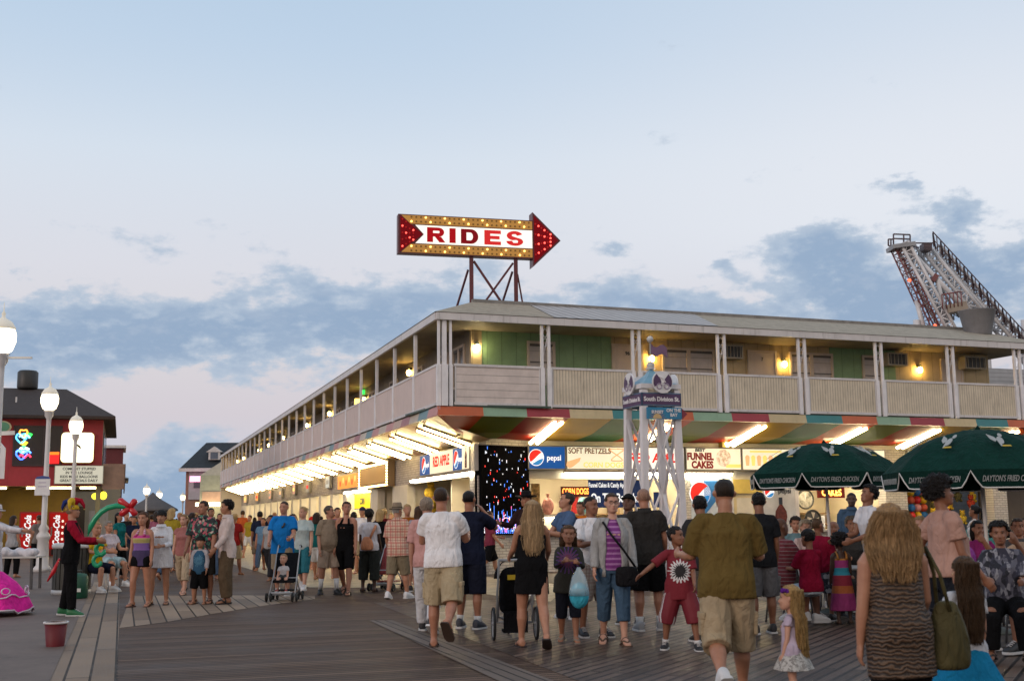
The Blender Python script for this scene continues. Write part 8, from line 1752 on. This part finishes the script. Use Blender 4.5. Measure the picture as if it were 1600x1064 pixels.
mb = MB(); mb.rings([[Vector((.23 * math.cos(R(a)), -.05 + r_ * .5, .78 + (.24 * math.sin(R(a)) if True else 0) - .06 * r_)) for a in range(0, 181, 15)] for r_ in (0, .3, .6, .8)], 0, False); co = mb.build("canopy", st_b, o); sd_ = co.modifiers.new("thick", 'SOLIDIFY'); sd_.thickness = .01
mb = MB(); mb.box(-.15, .15, -.08, .18, .10, .13); mb.box(-.15, .15, -.095, -.08, .10, .36); mb.build("basket", st_b, o)
mb = MB(); mb.box(-.10, .02, -.125, -.105, .74, .80); mb.build("yellow_label", paint("label_yellow", (.6, .42, .02), .6), o)
def buggy(x, y, yaw, label, fab, fold=False):
    o = thing("umbrella_stroller", label, "stroller", (x, y, 0), R(yaw), local=True, group="folding strollers in the crowd")
    for sx_ in (-1, 1):
        for yy in (.32, -.30):
            for d in (-.04, .04): wheel(o, (sx_ * .24 + d, yy, .085), .085, .035, 5, dark_m)
    mb = MB()
    for s in (-1, 1): mb.tube([(s * .24, .32, .09), (s * .22, .02, .42), (s * .21, -.32, .95), (s * .21, -.40, 1.02), (s * .21, -.46, 1.0)], .013, 7); mb.tube([(s * .24, -.30, .09), (s * .22, .02, .42)], .013, 7)
    mb.tube([(-.24, .32, .12), (.24, -.30, .12)], .011, 6); mb.tube([(.24, .32, .12), (-.24, -.30, .12)], .011, 6); mb.tube([(-.22, .02, .42), (.22, .02, .42)], .012, 6); mb.tube([(-.2, .33, .16), (.2, .33, .16)], .018, 6); mb.build("frame", st_f, o)
    mb = MB(); mb.rings([[Vector(p) for p in q_] for q_ in ([(-.19, .24, .34), (.19, .24, .34), (.19, .24, .38), (-.19, .24, .38)], [(-.20, -.06, .34), (.20, -.06, .34), (.20, -.02, .40), (-.20, -.02, .40)], [(-.20, -.27, .86), (.20, -.27, .86), (.20, -.24, .88), (-.20, -.24, .88)])]); mb.build("seat", fab, o)
    mb = MB(); mb.box(-.18, .18, -.28, .1, .18, .20); mb.build("basket", fab, o)
    for s in (-1, 1): mb = MB(); mb.tube([(s * .21, -.38, 1.01), (s * .21, -.49, .985)], .02, 8); mb.build("handle_grip", rub, o)
q = G(445, 938); buggy(q.x, q.y, 180, "black folding stroller with a baby pushed by the blue shirt man", st_b)
q2 = G(606, 922); buggy(q2.x, q2.y, 160, "empty folding stroller between the white top woman and the plaid shirt man", fabric((.25, .05, .05)))
person("baby in a pale top sitting in the black folding stroller", 445, depth=q.y + .02, top=876, sit=.40, H=.80, yaw=180, hr=4.2, hair=('buzz', (.32, .2, .1)), sk=SKP, topw=('tee', (.5, .48, .5)), bot=('short', (.05, .055, .06), {'len': .6}), legs=((70, 10, 70), (70, 10, 70)), arms=((20, 10, 30), (20, 10, 30)), shoe=('sneaker', (.3, .04, .04)))
# --- the far crowd along the boardwalk and in front of the shops
cols = [("red", (.45, .03, .03)), ("white", (.62, .62, .62)), ("navy", (.02, .03, .07)), ("teal", (.02, .20, .20)), ("pink", (.60, .20, .30)), ("black", (.015, .015, .015)), ("yellow", (.6, .45, .05)), ("grey", (.25, .25, .26)), ("orange", (.55, .18, .03)), ("green", (.06, .22, .07)), ("sky blue", (.22, .40, .60)), ("maroon", (.16, .02, .03))]
bots = [("khaki shorts", 'shorts', (.34, .28, .18)), ("dark trousers", 'pants', (.03, .03, .035)), ("jeans", 'pants', (.07, .11, .18)), ("white shorts", 'shorts', (.55, .55, .55))]
rc_ = random.Random(12)
far = [(238, 47), (256, 40), (268, 62), (272, 36), (300, 52), (262, 75), (246, 58), (284, 66), (292, 78), (224, 50), (212, 60), (232, 70), (302, 84), (330, 62), (340, 70), (322, 54), (360, 56), (368, 64), (390, 48), (420, 42), (429, 50), (462, 38), (500, 37), (520, 40), (454, 46), (398, 60), (346, 82), (276, 90), (312, 72), (216, 78), (206, 44), (250, 84), (334, 48), (382, 74), (290, 44), (598, 33), (610, 36), (199, 52), (209, 36), (228, 38), (244, 34), (260, 52), (281, 40), (294, 37), (306, 44), (317, 80), (335, 40), (331, 31), (366, 33), (424, 30), (460, 29), (497, 30), (527, 31), (594, 28), (270, 31), (302, 33), (638, 27), (345, 38), (412, 36)]
for k, (px, d) in enumerate(far):
    cn, c = cols[k % 12]; c = tuple(v * .55 for v in c); bn, bk, bc = bots[(k // 12 + k) % 4]; away = rc_.random() < .5; f_ = rc_.random() < .45
    hz_ = 813 - .0105 * (px - 250); Hh = rc_.uniform(1.56, 1.84); tp = hz_ - (Hh - 1.5) * F_PX / d * 1.0
    person("distant %s in a %s top and %s %s" % ("woman" if f_ else "man", cn, bn, "walking away" if away else "walking closer"), px, depth=d, top=tp, H=Hh, yaw=(0 if away else 180) + rc_.uniform(-25, 25), sex='f' if f_ else 'm', g=rc_.uniform(.95, 1.15), hair=(('mid' if f_ else 'short'), rc_.choice((BLK, BRN, DKB, BLD))), sk=rc_.choice((SK1, SK2, SK3)), topw=('tee', c), bot=(bk, bc), legs=WALK if k % 2 else WALK2, vox=.02 if d < 45 else .028, group="people strolling in the distance")
# --- small things
for px, d, s_, c, lb in ((1318, 17.3, .05, (.6, .6, .6), "white cup on the left umbrella table"), (1300, 17.7, .05, (.45, .05, .05), "red cup on the left umbrella table"), (1540, 15.2, .05, (.6, .6, .6), "white cup on the right umbrella table")):
    q = P(px, 850, d); mb = MB(); mb.lathe([(.028, 0), (.038, .11), (.036, .111), (.026, .005)], (q.x, q.y, .742), 14); ob = tag(mb.build("cup", paint("cup_%d" % px, c, .5)), lb, "cup"); mb = MB(); mb.lathe([(.038, .108), (.040, .112), (.038, .116)], (q.x, q.y, .742), 14); mb.build("lip", white_p, ob)
q = P(1500, 870, 13.6); mb = MB(); mb.rings([[Vector((q.x + x * .20 * k, q.y + y * .12 * k, .95 + z_)) for x, y in ((-1, -1), (1, -1), (1, 1), (-1, 1))] for k, z_ in ((.8, -.2), (1, -.12), (1, .1), (.6, .2))]); ob = mb.build("shopping_bag", fabric((.30, .06, .32), .6)); s_ = ob.modifiers.new("round", 'SUBSURF'); s_.levels = s_.render_levels = 2; tag(ob, "purple shopping bag on a chair behind the pink shirt woman", "bag")
